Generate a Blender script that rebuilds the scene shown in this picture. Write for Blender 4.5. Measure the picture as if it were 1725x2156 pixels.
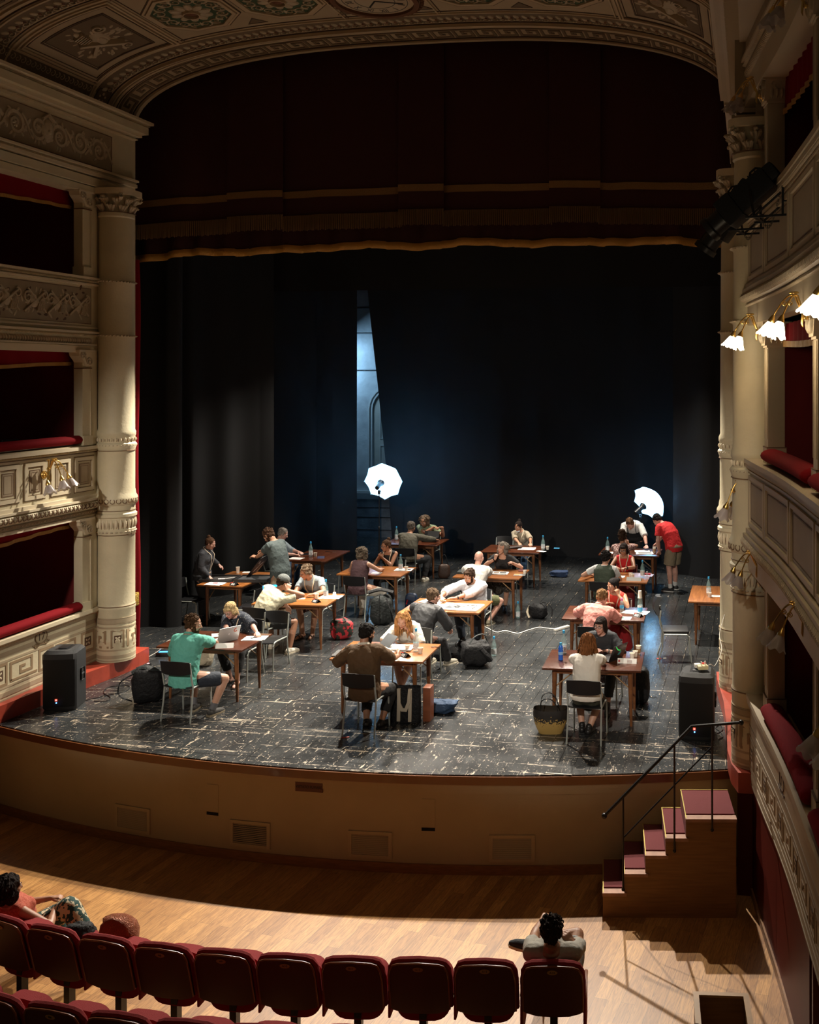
import bpy, bmesh, math, random
from mathutils import Vector, Matrix, noise
V=Vector; PI=math.pi
R=random.Random(7)
for o in list(bpy.data.objects): bpy.data.objects.remove(o)
S=bpy.context.scene; C=S.collection
TS=bpy.data.scenes.new('workbench')   # scratch scene, removed at the end
# ---------------- camera, world, lights, exposure ----------------
FPX=2100.; PX=1250.; PY=790.; YAW=math.radians(9); CAMH=4.5
cd=bpy.data.cameras.new('camera'); cam=bpy.data.objects.new('camera',cd); C.objects.link(cam)
cam.location=(0,0,CAMH); cam.rotation_euler=(PI/2,0,YAW)
cd.sensor_fit='VERTICAL'; cd.sensor_height=36; cd.lens=FPX/2156*36
cd.shift_x=(862.5-PX)/2156; cd.shift_y=(PY-1078)/2156; cd.clip_end=200
S.camera=cam
S.view_settings.view_transform='Standard'; S.view_settings.look='None'; S.view_settings.gamma=1
S.view_settings.exposure=0.0
w=bpy.data.worlds.new('world'); S.world=w; w.use_nodes=True
bg=w.node_tree.nodes['Background']; bg.inputs[0].default_value=(1,.74,.42,1); bg.inputs[1].default_value=.032
def lamp(name,kind,loc,target,energy,col,size=.3,ang=100,blend=.5):
    d=bpy.data.lights.new(name,kind); d.energy=energy; d.color=col
    if kind=='SPOT': d.spot_size=math.radians(ang); d.spot_blend=blend; d.shadow_soft_size=size
    elif kind=='AREA': d.size=size
    else: d.shadow_soft_size=size
    o=bpy.data.objects.new(name,d); C.objects.link(o); o.location=loc
    if target: o.rotation_euler=(V(target)-V(loc)).to_track_quat('-Z','Y').to_euler()
    return o
WARM=(1,.90,.76)
for x in (-7.6,-4.9,-2.3):
    lamp('stage_spotlight','SPOT',(x,16.3,6.6),(x-.1,13.8,0),3500,WARM,.06,82,.6)
for x in (-7.4,-4.6,-2.2):
    lamp('rear_spotlight','SPOT',(x,21.6,6.9),(x,18.2,0),1800,WARM,.08,90,.5)
for x in (-7.2,-2.6):
    lamp('front_fill_light','SPOT',(x,-3,9.0),(x,17.5,0.4),6000,(1,.90,.78),.15,23,.8)  # added soft fill from the auditorium side, brightens faces and stage
# ---------------- helpers ----------------
def hexc(h):
    h=h.lstrip('#'); c=[int(h[i:i+2],16)/255 for i in (0,2,4)]
    return tuple(x/12.92 if x<=.04045 else ((x+.055)/1.055)**2.4 for x in c)
MATS={}
def mat(name,col,rough=.6,metal=0,bump=0,bs=60,var=0,vs=8,emit=0,ecol=None,trans=0,sheen=0,alpha=1,coat=0,stretch=None,spec=None):
    if name in MATS: return MATS[name]
    if isinstance(col,str): col=hexc(col)
    m=bpy.data.materials.new(name); m.use_nodes=True; nt=m.node_tree; b=nt.nodes['Principled BSDF']; L=nt.links
    b.inputs['Base Color'].default_value=(*col,1); b.inputs['Roughness'].default_value=rough; b.inputs['Metallic'].default_value=metal
    if spec is not None: b.inputs['Specular IOR Level'].default_value=spec
    if trans: b.inputs['Transmission Weight'].default_value=trans
    if sheen: b.inputs['Sheen Weight'].default_value=sheen
    if coat: b.inputs['Coat Weight'].default_value=coat
    if alpha<1: b.inputs['Alpha'].default_value=alpha
    if emit: b.inputs['Emission Color'].default_value=(*(ecol or col),1); b.inputs['Emission Strength'].default_value=emit
    if bump or var:
        tc=nt.nodes.new('ShaderNodeTexCoord'); src=tc.outputs['Object']
        if stretch:
            mp=nt.nodes.new('ShaderNodeMapping'); mp.inputs['Scale'].default_value=stretch; L.new(src,mp.inputs[0]); src=mp.outputs[0]
    if var:
        n=nt.nodes.new('ShaderNodeTexNoise'); n.inputs['Scale'].default_value=vs; n.inputs['Detail'].default_value=4; L.new(src,n.inputs['Vector'])
        r=nt.nodes.new('ShaderNodeValToRGB'); e=r.color_ramp.elements
        e[0].position=.3; e[1].position=.72
        e[0].color=(*[max(0,c*(1-var)) for c in col],1); e[1].color=(*[min(1,c*(1+var)) for c in col],1)
        L.new(n.outputs['Fac'],r.inputs[0]); L.new(r.outputs[0],b.inputs['Base Color'])
    if bump:
        n=nt.nodes.new('ShaderNodeTexNoise'); n.inputs['Scale'].default_value=bs; n.inputs['Detail'].default_value=3; L.new(src,n.inputs['Vector'])
        bp=nt.nodes.new('ShaderNodeBump'); bp.inputs['Strength'].default_value=min(1,bump); bp.inputs['Distance'].default_value=.02
        L.new(n.outputs['Fac'],bp.inputs['Height']); L.new(bp.outputs[0],b.inputs['Normal'])
    MATS[name]=m; return m
def frame(d,up=V((0,0,1))):
    d=d.normalized(); 
    if abs(d.dot(up))>.98: up=V((1,0,0))
    x=up.cross(d).normalized(); y=d.cross(x); return x,y
class MB:
    def __init__(s): s.v=[]; s.f=[]; s.m=[]; s.T=None; s.mi=0
    def add(s,vs,fs,mi=None):
        o=len(s.v); T=s.T
        s.v+= [T@V(v) for v in vs] if T else [V(v) for v in vs]
        s.f+=[tuple(i+o for i in f) for f in fs]; s.m+=[s.mi if mi is None else mi]*len(fs)
    def box(s,c,d,rot=None,mi=None,bev=0):
        c=V(c); h=[x/2 for x in d]
        if bev:
            bm=bmesh.new(); bmesh.ops.create_cube(bm,size=1)
            for v in bm.verts: v.co=V((v.co.x*d[0],v.co.y*d[1],v.co.z*d[2]))
            bmesh.ops.bevel(bm,geom=bm.edges[:],offset=bev,segments=2,affect='EDGES',profile=.6)
            bm.verts.index_update(); vs=[v.co.copy() for v in bm.verts]; fs=[[v.index for v in f.verts] for f in bm.faces]; bm.free()
        else:
            vs=[V((x*h[0],y*h[1],z*h[2])) for x in(-1,1) for y in(-1,1) for z in(-1,1)]
            fs=[(0,1,3,2),(4,6,7,5),(0,4,5,1),(2,3,7,6),(0,2,6,4),(1,5,7,3)]
        if rot: vs=[rot@v for v in vs]
        s.add([v+c for v in vs],fs,mi)
    def tube(s,pts,r,n=8,closed=False,mi=None,flat=1,caps=True,up=V((0,0,1))):
        pts=[V(p) for p in pts]; N=len(pts); r=[r]*N if not isinstance(r,(list,tuple)) else r
        vs=[];fs=[]
        for i,p in enumerate(pts):
            a=pts[(i-1)%N] if (i>0 or closed) else p; b=pts[(i+1)%N] if (i<N-1 or closed) else p
            d=b-a
            if d.length<1e-9: d=V((0,0,1))
            x,y=frame(d,up)
            for k in range(n):
                t=2*PI*k/n; vs.append(p+x*(r[i]*math.cos(t))+y*(r[i]*flat*math.sin(t)))
        M=N if closed else N-1
        for i in range(M):
            for k in range(n):
                a=i*n+k;b=i*n+(k+1)%n;c=((i+1)%N)*n+(k+1)%n;d=((i+1)%N)*n+k; fs.append((a,b,c,d))
        if not closed and caps: fs.append(tuple(range(n))[::-1]); fs.append(tuple((N-1)*n+k for k in range(n)))
        s.add(vs,fs,mi)
    def lathe(s,prof,c=(0,0,0),n=24,mi=None,a0=0,a1=2*PI,axis=None):
        c=V(c); full=abs(a1-a0-2*PI)<1e-6; K=n if full else n+1; vs=[];fs=[]
        for r,z in prof:
            for k in range(K):
                t=a0+(a1-a0)*k/n; p=V((r*math.cos(t),r*math.sin(t),z)); vs.append((axis@p if axis else p)+c)
        for i in range(len(prof)-1):
            for k in range(n):
                a=i*K+k;b=i*K+(k+1)%K; fs.append((a,b,b+K,a+K))
        s.add(vs,fs,mi)
    def prism(s,poly,z0,z1,mi=None,f=None):
        n=len(poly); f=f or (lambda x,y,z:(x,y,z))
        vs=[f(x,y,z0) for x,y in poly]+[f(x,y,z1) for x,y in poly]
        s.add(vs,[tuple(range(n))[::-1],tuple(range(n,2*n))]+[(i,(i+1)%n,(i+1)%n+n,i+n) for i in range(n)],mi)
    def ell(s,c,r,rot=None,nu=14,nv=9,mi=None):
        c=V(c); vs=[];fs=[]
        if not isinstance(r,(tuple,list)): r=(r,r,r)
        for j in range(nv+1):
            ph=PI*j/nv-PI/2
            for i in range(nu):
                t=2*PI*i/nu; p=V((r[0]*math.cos(ph)*math.cos(t),r[1]*math.cos(ph)*math.sin(t),r[2]*math.sin(ph)))
                vs.append((rot@p if rot else p)+c)
        for j in range(nv):
            for i in range(nu):
                a=j*nu+i;b=j*nu+(i+1)%nu
                if j==0: fs.append((a,b+nu,a+nu)) 
                elif j==nv-1: fs.append((a,b,a+nu))
                else: fs.append((a,b,b+nu,a+nu))
        s.add(vs,fs,mi)
    def grid(s,fn,nu,nv,mi=None,closeu=False):
        K=nu if closeu else nu+1
        vs=[fn(i/nu,j/nv) for j in range(nv+1) for i in range(K)]
        fs=[(j*K+i,j*K+(i+1)%K,(j+1)*K+(i+1)%K,(j+1)*K+i) for j in range(nv) for i in range(nu)]
        s.add(vs,fs,mi)
    def build(s,name,mats,parent=None,smooth=40,fix=True,loc=None):
        me=bpy.data.meshes.new(name)
        me.from_pydata([tuple(v) for v in s.v],[],s.f)
        if not isinstance(mats,(list,tuple)): mats=[mats]
        for m in mats: me.materials.append(m)
        if len(mats)>1: me.polygons.foreach_set('material_index',s.m)
        if fix:
            bm=bmesh.new(); bm.from_mesh(me); bmesh.ops.remove_doubles(bm,verts=bm.verts[:],dist=1e-6) if len(s.v)<60000 else None
            bmesh.ops.recalc_face_normals(bm,faces=bm.faces[:]); bm.to_mesh(me); bm.free()
        if smooth:
            me.polygons.foreach_set('use_smooth',[True]*len(me.polygons)); me.set_sharp_from_angle(angle=math.radians(smooth))
        me.update()
        o=bpy.data.objects.new(name,me); C.objects.link(o)
        if parent: o.parent=parent
        if loc: o.location=loc
        return o
def tag(o,label=None,cat=None,group=None,kind=None):
    if label: o['label']=label
    if cat: o['category']=cat
    if group: o['group']=group
    if kind: o['kind']=kind
    return o
def struct(o,label=None): o['kind']='structure'; return tag(o,label)
def thing(name,label,cat,loc=(0,0,0),rz=0,group=None,sc=None):
    o=bpy.data.objects.new(name,None); o.empty_display_size=.1; C.objects.link(o); o.location=loc; o.rotation_euler=(0,0,rz)
    if sc: o.scale=(sc,sc,sc)
    return tag(o,label,cat,group)
def dup(root,loc,rz=0,label=None,group=None):
    r=root.copy(); C.objects.link(r); r.location=loc; r.rotation_euler=(0,0,rz)
    if label: r['label']=label
    if group: r['group']=group
    for ch in list(root.children):
        c=ch.copy(); C.objects.link(c); c.parent=r
        for g in ch.children: d=g.copy(); C.objects.link(d); d.parent=c
    return r
def text_mb(mb,body,size,f,mi=None,depth=.001,align='CENTER'):
    cu=bpy.data.curves.new('txt','FONT'); cu.body=body; cu.size=size; cu.align_x=align; cu.align_y='CENTER'; cu.extrude=depth; cu.resolution_u=3
    o=bpy.data.objects.new('txt',cu); TS.collection.objects.link(o); TS.view_layers[0].update(); dg=TS.view_layers[0].depsgraph; me=bpy.data.meshes.new_from_object(o.evaluated_get(dg))
    mb.add([f(v.co.x,v.co.y,v.co.z) for v in me.vertices],[tuple(p.vertices) for p in me.polygons],mi)
    bpy.data.objects.remove(o); bpy.data.curves.remove(cu); bpy.data.meshes.remove(me)
# motif helpers drawn on a surface map f(u,v,h)
def strip(mb,f,pts,w,h,mi=None,closed=False,seg=.12,h0=-.004):
    P=[]; n=len(pts)
    for i in range(n if closed else n-1):
        a=V(pts[i]);b=V(pts[(i+1)%n]); k=max(1,int((b-a).length/seg))
        for j in range(k): P.append(a.lerp(b,j/k))
    if not closed: P.append(V(pts[-1]))
    N=len(P); vs=[]
    for i,p in enumerate(P):
        a=P[i-1] if (i>0 or closed) else p; b=P[(i+1)%N] if (i<N-1 or closed) else p
        d0=(p-a); d1=(b-p)
        d0=d0.normalized() if d0.length>1e-9 else d1.normalized(); d1=d1.normalized() if d1.length>1e-9 else d0
        t=(d0+d1); t=t.normalized() if t.length>1e-6 else d0
        nn=V((-t.y,t.x)); k=1/max(.5,nn.dot(V((-d0.y,d0.x))))
        ww=w[i] if isinstance(w,list) else w
        l=p+nn*ww*.5*k; r=p-nn*ww*.5*k
        vs+=[f(l.x,l.y,h0),f(l.x,l.y,h),f(r.x,r.y,h),f(r.x,r.y,h0)]
    fs=[]
    for i in range(N if closed else N-1):
        a=i*4;b=((i+1)%N)*4
        for k in range(3): fs.append((a+k,a+k+1,b+k+1,b+k))
    if not closed: fs+=[(0,1,2,3),((N-1)*4+3,(N-1)*4+2,(N-1)*4+1,(N-1)*4)]
    mb.add(vs,fs,mi)
def poly(mb,f,pts,h,mi=None,h0=-.004):
    n=len(pts); mb.add([f(x,y,h0) for x,y in pts]+[f(x,y,h) for x,y in pts],[tuple(range(n,2*n))]+[(i,(i+1)%n,(i+1)%n+n,i+n) for i in range(n)],mi)
def dome(mb,f,u,v,a,b,h,mi=None,rot=0,n=8):
    vs=[];fs=[]; c,s_=math.cos(rot),math.sin(rot)
    for j,(k,z) in enumerate(((1,0),(.82,.6),(.45,.92))):
        for i in range(n):
            t=2*PI*i/n; x=a*k*math.cos(t); y=b*k*math.sin(t); vs.append(f(u+x*c-y*s_,v+x*s_+y*c,h*z-.002))
    vs.append(f(u,v,h))
    for j in range(2):
        for i in range(n): fs.append((j*n+i,j*n+(i+1)%n,(j+1)*n+(i+1)%n,(j+1)*n+i))
    for i in range(n): fs.append((2*n+i,2*n+(i+1)%n,3*n))
    mb.add(vs,fs,mi)
def row(mb,f,u0,u1,v,pitch,a,b,h,mi=None,rot=0):
    n=max(1,int(abs(u1-u0)/pitch)); 
    for i in range(n): dome(mb,f,u0+(i+.5)*(u1-u0)/n,v,a,b,h,mi,rot,6)
def leaf(mb,f,u,v,L,w,ang,h,mi=None):
    dome(mb,f,u+math.cos(ang)*L/2,v+math.sin(ang)*L/2,L/2,w/2,h,mi,ang,8)
def spiral(mb,f,u,v,r,turns,ang,w,h,mi=None,sgn=1):
    P=[];W=[];n=int(14*turns)
    for i in range(n+1):
        t=i/n; rr=r*(1-t)**.8+.012; a=ang+sgn*turns*2*PI*t; P.append((u+rr*math.cos(a),v+rr*math.sin(a))); W.append(w*(1-.5*t))
    strip(mb,f,P,W,h,mi,seg=9)
def key(mb,f,u0,u1,v0,v1,h,mi,n=None):
    H=v1-v0; t=H/7.; n=n or max(1,round((u1-u0)/(H*1.15))); U=(u1-u0)/n
    for i in range(n):
        a=u0+i*U
        strip(mb,f,[(a+.02*U,v0+t*.5),(a+.02*U,v1-t*.5),(a+.80*U,v1-t*.5),(a+.80*U,v0+2.2*t),(a+.38*U,v0+2.2*t),(a+.38*U,v0+4.3*t),(a+.56*U,v0+4.3*t)],t*.9,h,mi)
        strip(mb,f,[(a,v0+t*.5),(a+U,v0+t*.5)],t*.8,h,mi)
def scrollwork(mb,f,u0,u1,v0,v1,h,mi,rnd,dark=None):
    H=v1-v0; vm=(v0+v1)/2; P=H*.95; n=max(1,round((u1-u0)/P)); P=(u1-u0)/n
    for i in range(n):
        c=u0+(i+.5)*P; s=1 if i%2 else -1; r=H*.34
        spiral(mb,f,c,vm-s*H*.04,r,1.6,s*PI*.9,.10*H,h,mi,-s)
        for k in range(7):
            a=rnd.uniform(0,2*PI); leaf(mb,f,c+math.cos(a)*r*.95,vm+math.sin(a)*r*.9,H*.2,H*.09,a+rnd.uniform(-.7,.7),h*1.2,mi)
        for k in range(6): leaf(mb,f,c,vm-s*H*.04,H*.13,H*.07,k*PI/3,h*1.3,mi)
        strip(mb,f,[(c+P*.25,vm+s*H*.3),(c+P*.45,vm+s*H*.12),(c+P*.6,vm-s*H*.15),(c+P*.75,vm-s*H*.34)],.07*H,h,mi,seg=9)
        leaf(mb,f,c+P*.5,vm,H*.3,H*.13,s*1.0,h,mi); leaf(mb,f,c+P*.5,vm,H*.3,H*.13,s*1.0+PI,h,mi)
def trophy(mb,f,u0,u1,v0,v1,h,mi,rnd,n=26):
    W=u1-u0;H=v1-v0;um=(u0+u1)/2;vm=(v0+v1)/2
    for k in range(n):
        u=u0+W*(k+.5)/n; leaf(mb,f,u,vm+rnd.uniform(-.32,.32)*H,rnd.uniform(.16,.3)*H,H*.1,rnd.uniform(0,6.28),h,mi)
    for k in range(max(1,int(W/H))):
        u=u0+(k+.5)*W/max(1,int(W/H))
        dome(mb,f,u,vm,H*.2,H*.24,h*2,mi,.4,12); dome(mb,f,u+.35*H,vm-.05*H,H*.13,H*.2,h*2,mi,-.5,12)
        strip(mb,f,[(u-.45*H,vm-.35*H),(u+.45*H,vm+.3*H)],.06*H,h*2.2,mi); strip(mb,f,[(u-.3*H,vm+.38*H),(u+.5*H,vm-.34*H)],.05*H,h*2,mi)
        for q in range(6): strip(mb,f,[(u+.1*H+q*.045*H,vm-.3*H),(u+.2*H+q*.045*H,vm-.02*H)],.025*H,h*2.4,mi)
        spiral(mb,f,u-.3*H,vm+.1*H,.16*H,1.3,1,.05*H,h*2,mi); spiral(mb,f,u+.42*H,vm+.2*H,.12*H,1.3,2,.05*H,h*2,mi,-1)
# ---------------- shared materials ----------------
CREAM=mat('cream_plaster',(.60,.53,.36),.55,bump=.15,bs=25,var=.07,vs=3)
CREAM2=mat('cream_moulding',(.66,.57,.40),.5)
BROWN=mat('brown_painted_line',(.16,.09,.045),.6)
TAUPE=mat('taupe_panel_paint',(.40,.32,.21),.6,var=.08,vs=4)
KEYC=mat('taupe_meander_paint',(.30,.21,.12),.6)
FRIEZE=mat('frieze_ground',(.30,.24,.155),.65,var=.1,vs=5)
GRIS=mat('grisaille_ornament',(.47,.39,.27),.6,var=.12,vs=20)
DKORN=mat('ornament_shadow_paint',(.10,.055,.03),.7)
PLINTH=mat('red_plinth_paint',(.30,.042,.022),.4,bump=.1,bs=10,var=.18,vs=5)
BOXRED=mat('dark_red_box_lining',(.17,.010,.010),.85,var=.08,vs=3)
VELV=mat('red_velvet',(.19,.004,.008),.85,bump=.2,bs=120,spec=.12)
GOLD=mat('gold_fringe',(.42,.22,.05),.6,bump=.6,bs=90,stretch=(1,1,.1))
BLACKC=mat('black_velour_curtain',(.017,.017,.018),.9,bump=.3,bs=200,spec=.2)
BRASS=mat('brass',(.75,.50,.16),.3,1)
BLKM=mat('black_metal',(.012,.012,.013),.38)
BLKP=mat('black_plastic',(.010,.010,.011),.38)
# ---------------- floors ----------------
def nodemat(name):
    m=bpy.data.materials.new(name); m.use_nodes=True; nt=m.node_tree; return m,nt,nt.nodes['Principled BSDF'],nt.links
def nd(nt,t,**k):
    n=nt.nodes.new(t)
    for a,b in k.items():
        if a in n.inputs: n.inputs[a].default_value=b
        else: setattr(n,a,b)
    return n
def stage_mat():
    m,nt,b,L=nodemat('worn_black_stage_boards')
    tc=nd(nt,'ShaderNodeTexCoord'); O=tc.outputs['Object']
    def mapn(s,rot=0):
        n=nd(nt,'ShaderNodeMapping'); n.inputs['Scale'].default_value=s; n.inputs['Rotation'].default_value=(0,0,rot); L.new(O,n.inputs[0]); return n.outputs[0]
    def noi(s,sc=1,det=3,rot=0,rough=.6):
        n=nd(nt,'ShaderNodeTexNoise'); n.inputs['Scale'].default_value=sc; n.inputs['Detail'].default_value=det; n.inputs['Roughness'].default_value=rough; L.new(mapn(s,rot),n.inputs['Vector']); return n.outputs['Fac']
    def ma(op,a,c=None,cl=False):
        n=nd(nt,'ShaderNodeMath',operation=op); n.use_clamp=cl
        for i,x in enumerate((a,c)):
            if x is None: continue
            if isinstance(x,(int,float)): n.inputs[i].default_value=x
            else: L.new(x,n.inputs[i])
        return n.outputs[0]
    def step(x,t,k=30): return ma('MULTIPLY',ma('SUBTRACT',x,t),k,True)
    sep=nd(nt,'ShaderNodeSeparateXYZ'); L.new(O,sep.inputs[0]); X,Y=sep.outputs[0],sep.outputs[1]
    # wear grows towards the apron
    near=ma('MULTIPLY',ma('SUBTRACT',15.8,Y),.22,True)
    thr=lambda base,amt: ma('SUBTRACT',base,ma('MULTIPLY',near,amt))
    along=step(noi((17,2.6,1),1,6,0,.7),thr(.655,.06),45); 
    specks=step(noi((30,19,1),1,4,.4,.7),thr(.655,.035),45)
    brk=step(noi((9,9,1),1,3),.44,12)
    across=ma('MULTIPLY',step(noi((.35,13,1),1,4,0,.65),thr(.70,.09),45),step(noi((9,26,1),1,4,0,.7),.47,14))
    big=step(noi((3.2,2.2,1),1,6,.3,.75),thr(.79,.085),40)
    lines=None; wob=ma('MULTIPLY',ma('SUBTRACT',noi((.5,.1,1),1,2),.5),.10)
    for y0,w0 in ((11.74,.009),(11.90,.015),(12.04,.007),(12.16,.012),(12.44,.005),(12.90,.012),(13.04,.006),(13.40,.013),(14.2,.009),(15.1,.006)):
        l_=ma('LESS_THAN',ma('ABSOLUTE',ma('SUBTRACT',ma('ADD',Y,wob),y0)),w0); lines=l_ if lines is None else ma('MAXIMUM',lines,l_)
    lines=ma('MULTIPLY',lines,step(noi((2.2,24,1),1,5,0,.75),.52,16))
    scr=ma('MULTIPLY',step(noi((1.6,60,1),1,1,.55),.76,40),.5); scr2=ma('MULTIPLY',step(noi((1.3,70,1),1,1,-.9),.77,40),.4)
    w1=ma('MAXIMUM',ma('MULTIPLY',along,brk),ma('MAXIMUM',across,specks)); w1=ma('MAXIMUM',w1,lines); w1=ma('MAXIMUM',w1,ma('MAXIMUM',big,ma('MAXIMUM',scr,scr2)))
    # board seams every .19 m
    fx=ma('FRACT',ma('MULTIPLY',X,5.2)); seam=ma('LESS_THAN',ma('ABSOLUTE',ma('SUBTRACT',fx,.5)),.022)
    fy=ma('FRACT',ma('MULTIPLY',Y,.5)); seamy=ma('LESS_THAN',ma('ABSOLUTE',ma('SUBTRACT',fy,.5)),.004)
    seamw=ma('MULTIPLY',ma('LESS_THAN',ma('ABSOLUTE',ma('SUBTRACT',fx,.46)),.03),step(noi((8,2.6,1),1,4),.56,9))
    w2=ma('MAXIMUM',w1,ma('MULTIPLY',seamw,.6))
    bl=nd(nt,'ShaderNodeValToRGB'); bl.color_ramp.elements[0].color=(.012,.013,.014,1); bl.color_ramp.elements[1].color=(.046,.049,.050,1)
    bl.color_ramp.elements[0].position=.3; bl.color_ramp.elements[1].position=.7
    L.new(noi((1.1,.8,1),1,5),bl.inputs[0])
    mx=nd(nt,'ShaderNodeMixRGB'); L.new(w2,mx.inputs[0]); L.new(bl.outputs[0],mx.inputs[1]); mx.inputs[2].default_value=(.46,.37,.27,1)
    mx2=nd(nt,'ShaderNodeMixRGB'); L.new(ma('MAXIMUM',seam,seamy),mx2.inputs[0]); L.new(mx.outputs[0],mx2.inputs[1]); mx2.inputs[2].default_value=(.004,.004,.004,1)
    L.new(mx2.outputs[0],b.inputs['Base Color'])
    rr=ma('ADD',ma('MULTIPLY',w2,.25),ma('ADD',.12,ma('MULTIPLY',noi((3,2,1),1,4),.24))); L.new(rr,b.inputs['Roughness'])
    bp=nd(nt,'ShaderNodeBump'); bp.inputs['Strength'].default_value=.35; bp.inputs['Distance'].default_value=.01
    h=ma('ADD',ma('MULTIPLY',noi((20,3,1),1,4),.5),ma('MULTIPLY',seam,-.8)); L.new(h,bp.inputs['Height']); L.new(bp.outputs[0],b.inputs['Normal'])
    return m
def oak_mat(name,sx,w=.12,tint=1.,rot=0,ln=1.3):
    m,nt,b,L=nodemat(name)
    tc=nd(nt,'ShaderNodeTexCoord'); mp=nd(nt,'ShaderNodeMapping'); mp.inputs['Rotation'].default_value=(0,0,rot); L.new(tc.outputs['Object'],mp.inputs[0])
    br=nd(nt,'ShaderNodeTexBrick'); br.offset=.37; br.inputs['Scale'].default_value=1; br.inputs['Brick Width'].default_value=ln; br.inputs['Row Height'].default_value=w
    br.inputs['Mortar Size'].default_value=.0012; br.inputs['Color1'].default_value=(.43*tint,.225*tint,.075*tint,1); br.inputs['Color2'].default_value=(.27*tint,.125*tint,.038*tint,1); br.inputs['Mortar'].default_value=(.05,.025,.01,1)
    L.new(mp.outputs[0],br.inputs['Vector'])
    m2=nd(nt,'ShaderNodeMapping'); m2.inputs['Scale'].default_value=(1.6,16,1); L.new(mp.outputs[0],m2.inputs[0])
    n=nd(nt,'ShaderNodeTexNoise'); n.inputs['Scale'].default_value=2.2; n.inputs['Detail'].default_value=6; n.inputs['Distortion'].default_value=2.2; L.new(m2.outputs[0],n.inputs['Vector'])
    r=nd(nt,'ShaderNodeValToRGB'); r.color_ramp.elements[0].position=.35; r.color_ramp.elements[0].color=(.62,.55,.5,1); r.color_ramp.elements[1].position=.62; r.color_ramp.elements[1].color=(1.15,1.15,1.12,1); L.new(n.outputs['Fac'],r.inputs[0])
    mx=nd(nt,'ShaderNodeMixRGB'); mx.blend_type='MULTIPLY'; mx.inputs[0].default_value=.85; L.new(br.outputs[0],mx.inputs[1]); L.new(r.outputs[0],mx.inputs[2]); L.new(mx.outputs[0],b.inputs['Base Color'])
    b.inputs['Roughness'].default_value=.42
    return m
CXS=-4.85
def edgeY(x):            # front edge of the stage, bulging to the audience
    return 10.76+.034*(x+4.95)**2
STG=stage_mat()
mb=MB()
xs=[-10.6+ i*.2 for i in range(56)]
front=[(x,max(edgeY(x),10.7)) for x in xs if x<=.4]
mb.prism(front+[(.4,27.5),(-14,27.5),(-14,12.2),(-10.6,12.2)],-.05,0)
struct(mb.build('floor_stage',STG,smooth=0))
mb=MB(); NOS=mat('mahogany_nosing',(.15,.05,.015),.25,coat=.4)
def curve_band(mb,z0,z1,d0,d1,x0=-10.6,x1=.05,n=60,mi=None):
    mb.grid(lambda u,v:[(x0+(x1-x0)*u,edgeY(x0+(x1-x0)*u)-[d0,d0,d1,d1,d0][int(round(v*4))],[z0,z1,z1,z0,z0][int(round(v*4))]) for _ in (0,)][0],n,4,mi)
curve_band(mb,-.105,-.012,-.06,.03)
struct(mb.build('trim_1',NOS,smooth=30),'dark mahogany nosing along the curved stage edge')
APR=mat('tan_painted_apron',(.42,.335,.20),.7,var=.05,vs=2,bump=.05)
mb=MB(); curve_band(mb,-1.12,-.10,-.05,.0)
struct(mb.build('wall_stage_front',APR,smooth=30))
mb=MB(); curve_band(mb,-.215,-.10,-.01,.012); struct(mb.build('trim_2',APR,smooth=30),'shallow painted band under the stage nosing')
WOODB=mat('oak_skirting',(.24,.11,.04),.4,var=.2,vs=6,stretch=(1,8,8))
mb=MB(); curve_band(mb,-1.12,-1.01,-.02,.02); struct(mb.build('baseboard_stage',WOODB,smooth=30))
OAK=oak_mat('oak_parquet',1,.125,1.15,rot=-math.radians(82))
mb=MB(); mb.prism([(-13,-2),(3.5,-2),(3.5,11.6),(-13,11.6)],-1.22,-1.12); struct(mb.build('floor_auditorium',OAK,smooth=0))
def apron_f(u,v,h):   # u along x, v = z, h outwards
    y=edgeY(u); dy=.068*(u+4.95); n=V((dy,-1,0)).normalized()
    return (u+n.x*h,y+n.y*h,v)
VENT=mat('tan_vent_metal',(.44,.35,.21),.5); DARK=mat('dark_hollow',(.004,.004,.004),.9)
for i,(x,lab) in enumerate(((-7.33,'tan slatted vent grille leftmost in the stage front wall'),(-5.73,'slatted vent grille with dark slots and scuffed frame left of centre in stage front'),(-4.27,'tan slatted vent grille right of centre in the stage front wall'),(-2.66,'tan slatted vent grille in stage front wall nearest the stairs'))):
    t=thing('vent_grille',lab,'vent',(0,0,0),group='vent grilles in the stage front')
    zc=-.82+(0,.01,.0,0)[i]; W=.215; Hh=.115; mb=MB()
    for (a,b_,c_,d_) in ((x-W-.04,x+W+.04,zc+Hh,zc+Hh+.035),(x-W-.04,x+W+.04,zc-Hh-.035,zc-Hh),(x-W-.04,x-W,zc-Hh,zc+Hh),(x+W,x+W+.04,zc-Hh,zc+Hh)):
        poly(mb,apron_f,[(a,c_),(b_,c_),(b_,d_),(a,d_)],.018)
    mb.build('frame',VENT,t,smooth=0)
    mb=MB(); poly(mb,apron_f,[(x-W,zc-Hh),(x+W,zc-Hh),(x+W,zc+Hh),(x-W,zc+Hh)],.002); mb.build('backing',DARK,t,smooth=0)
    mb=MB(); n=11
    for k in range(n):
        z=zc-Hh+(k+.5)*2*Hh/n; w=(.0045 if i==1 else .007)
        mb.add([apron_f(a,z+dz,h) for a in (x-W,x+W) for dz,h in ((-w,.014),(w,.004),(w,.006),(-w,.016))],[(0,1,5,4),(2,3,7,6),(0,3,7,4),(1,2,6,5)])
    mb.build('slats',VENT,t,smooth=0)
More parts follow.
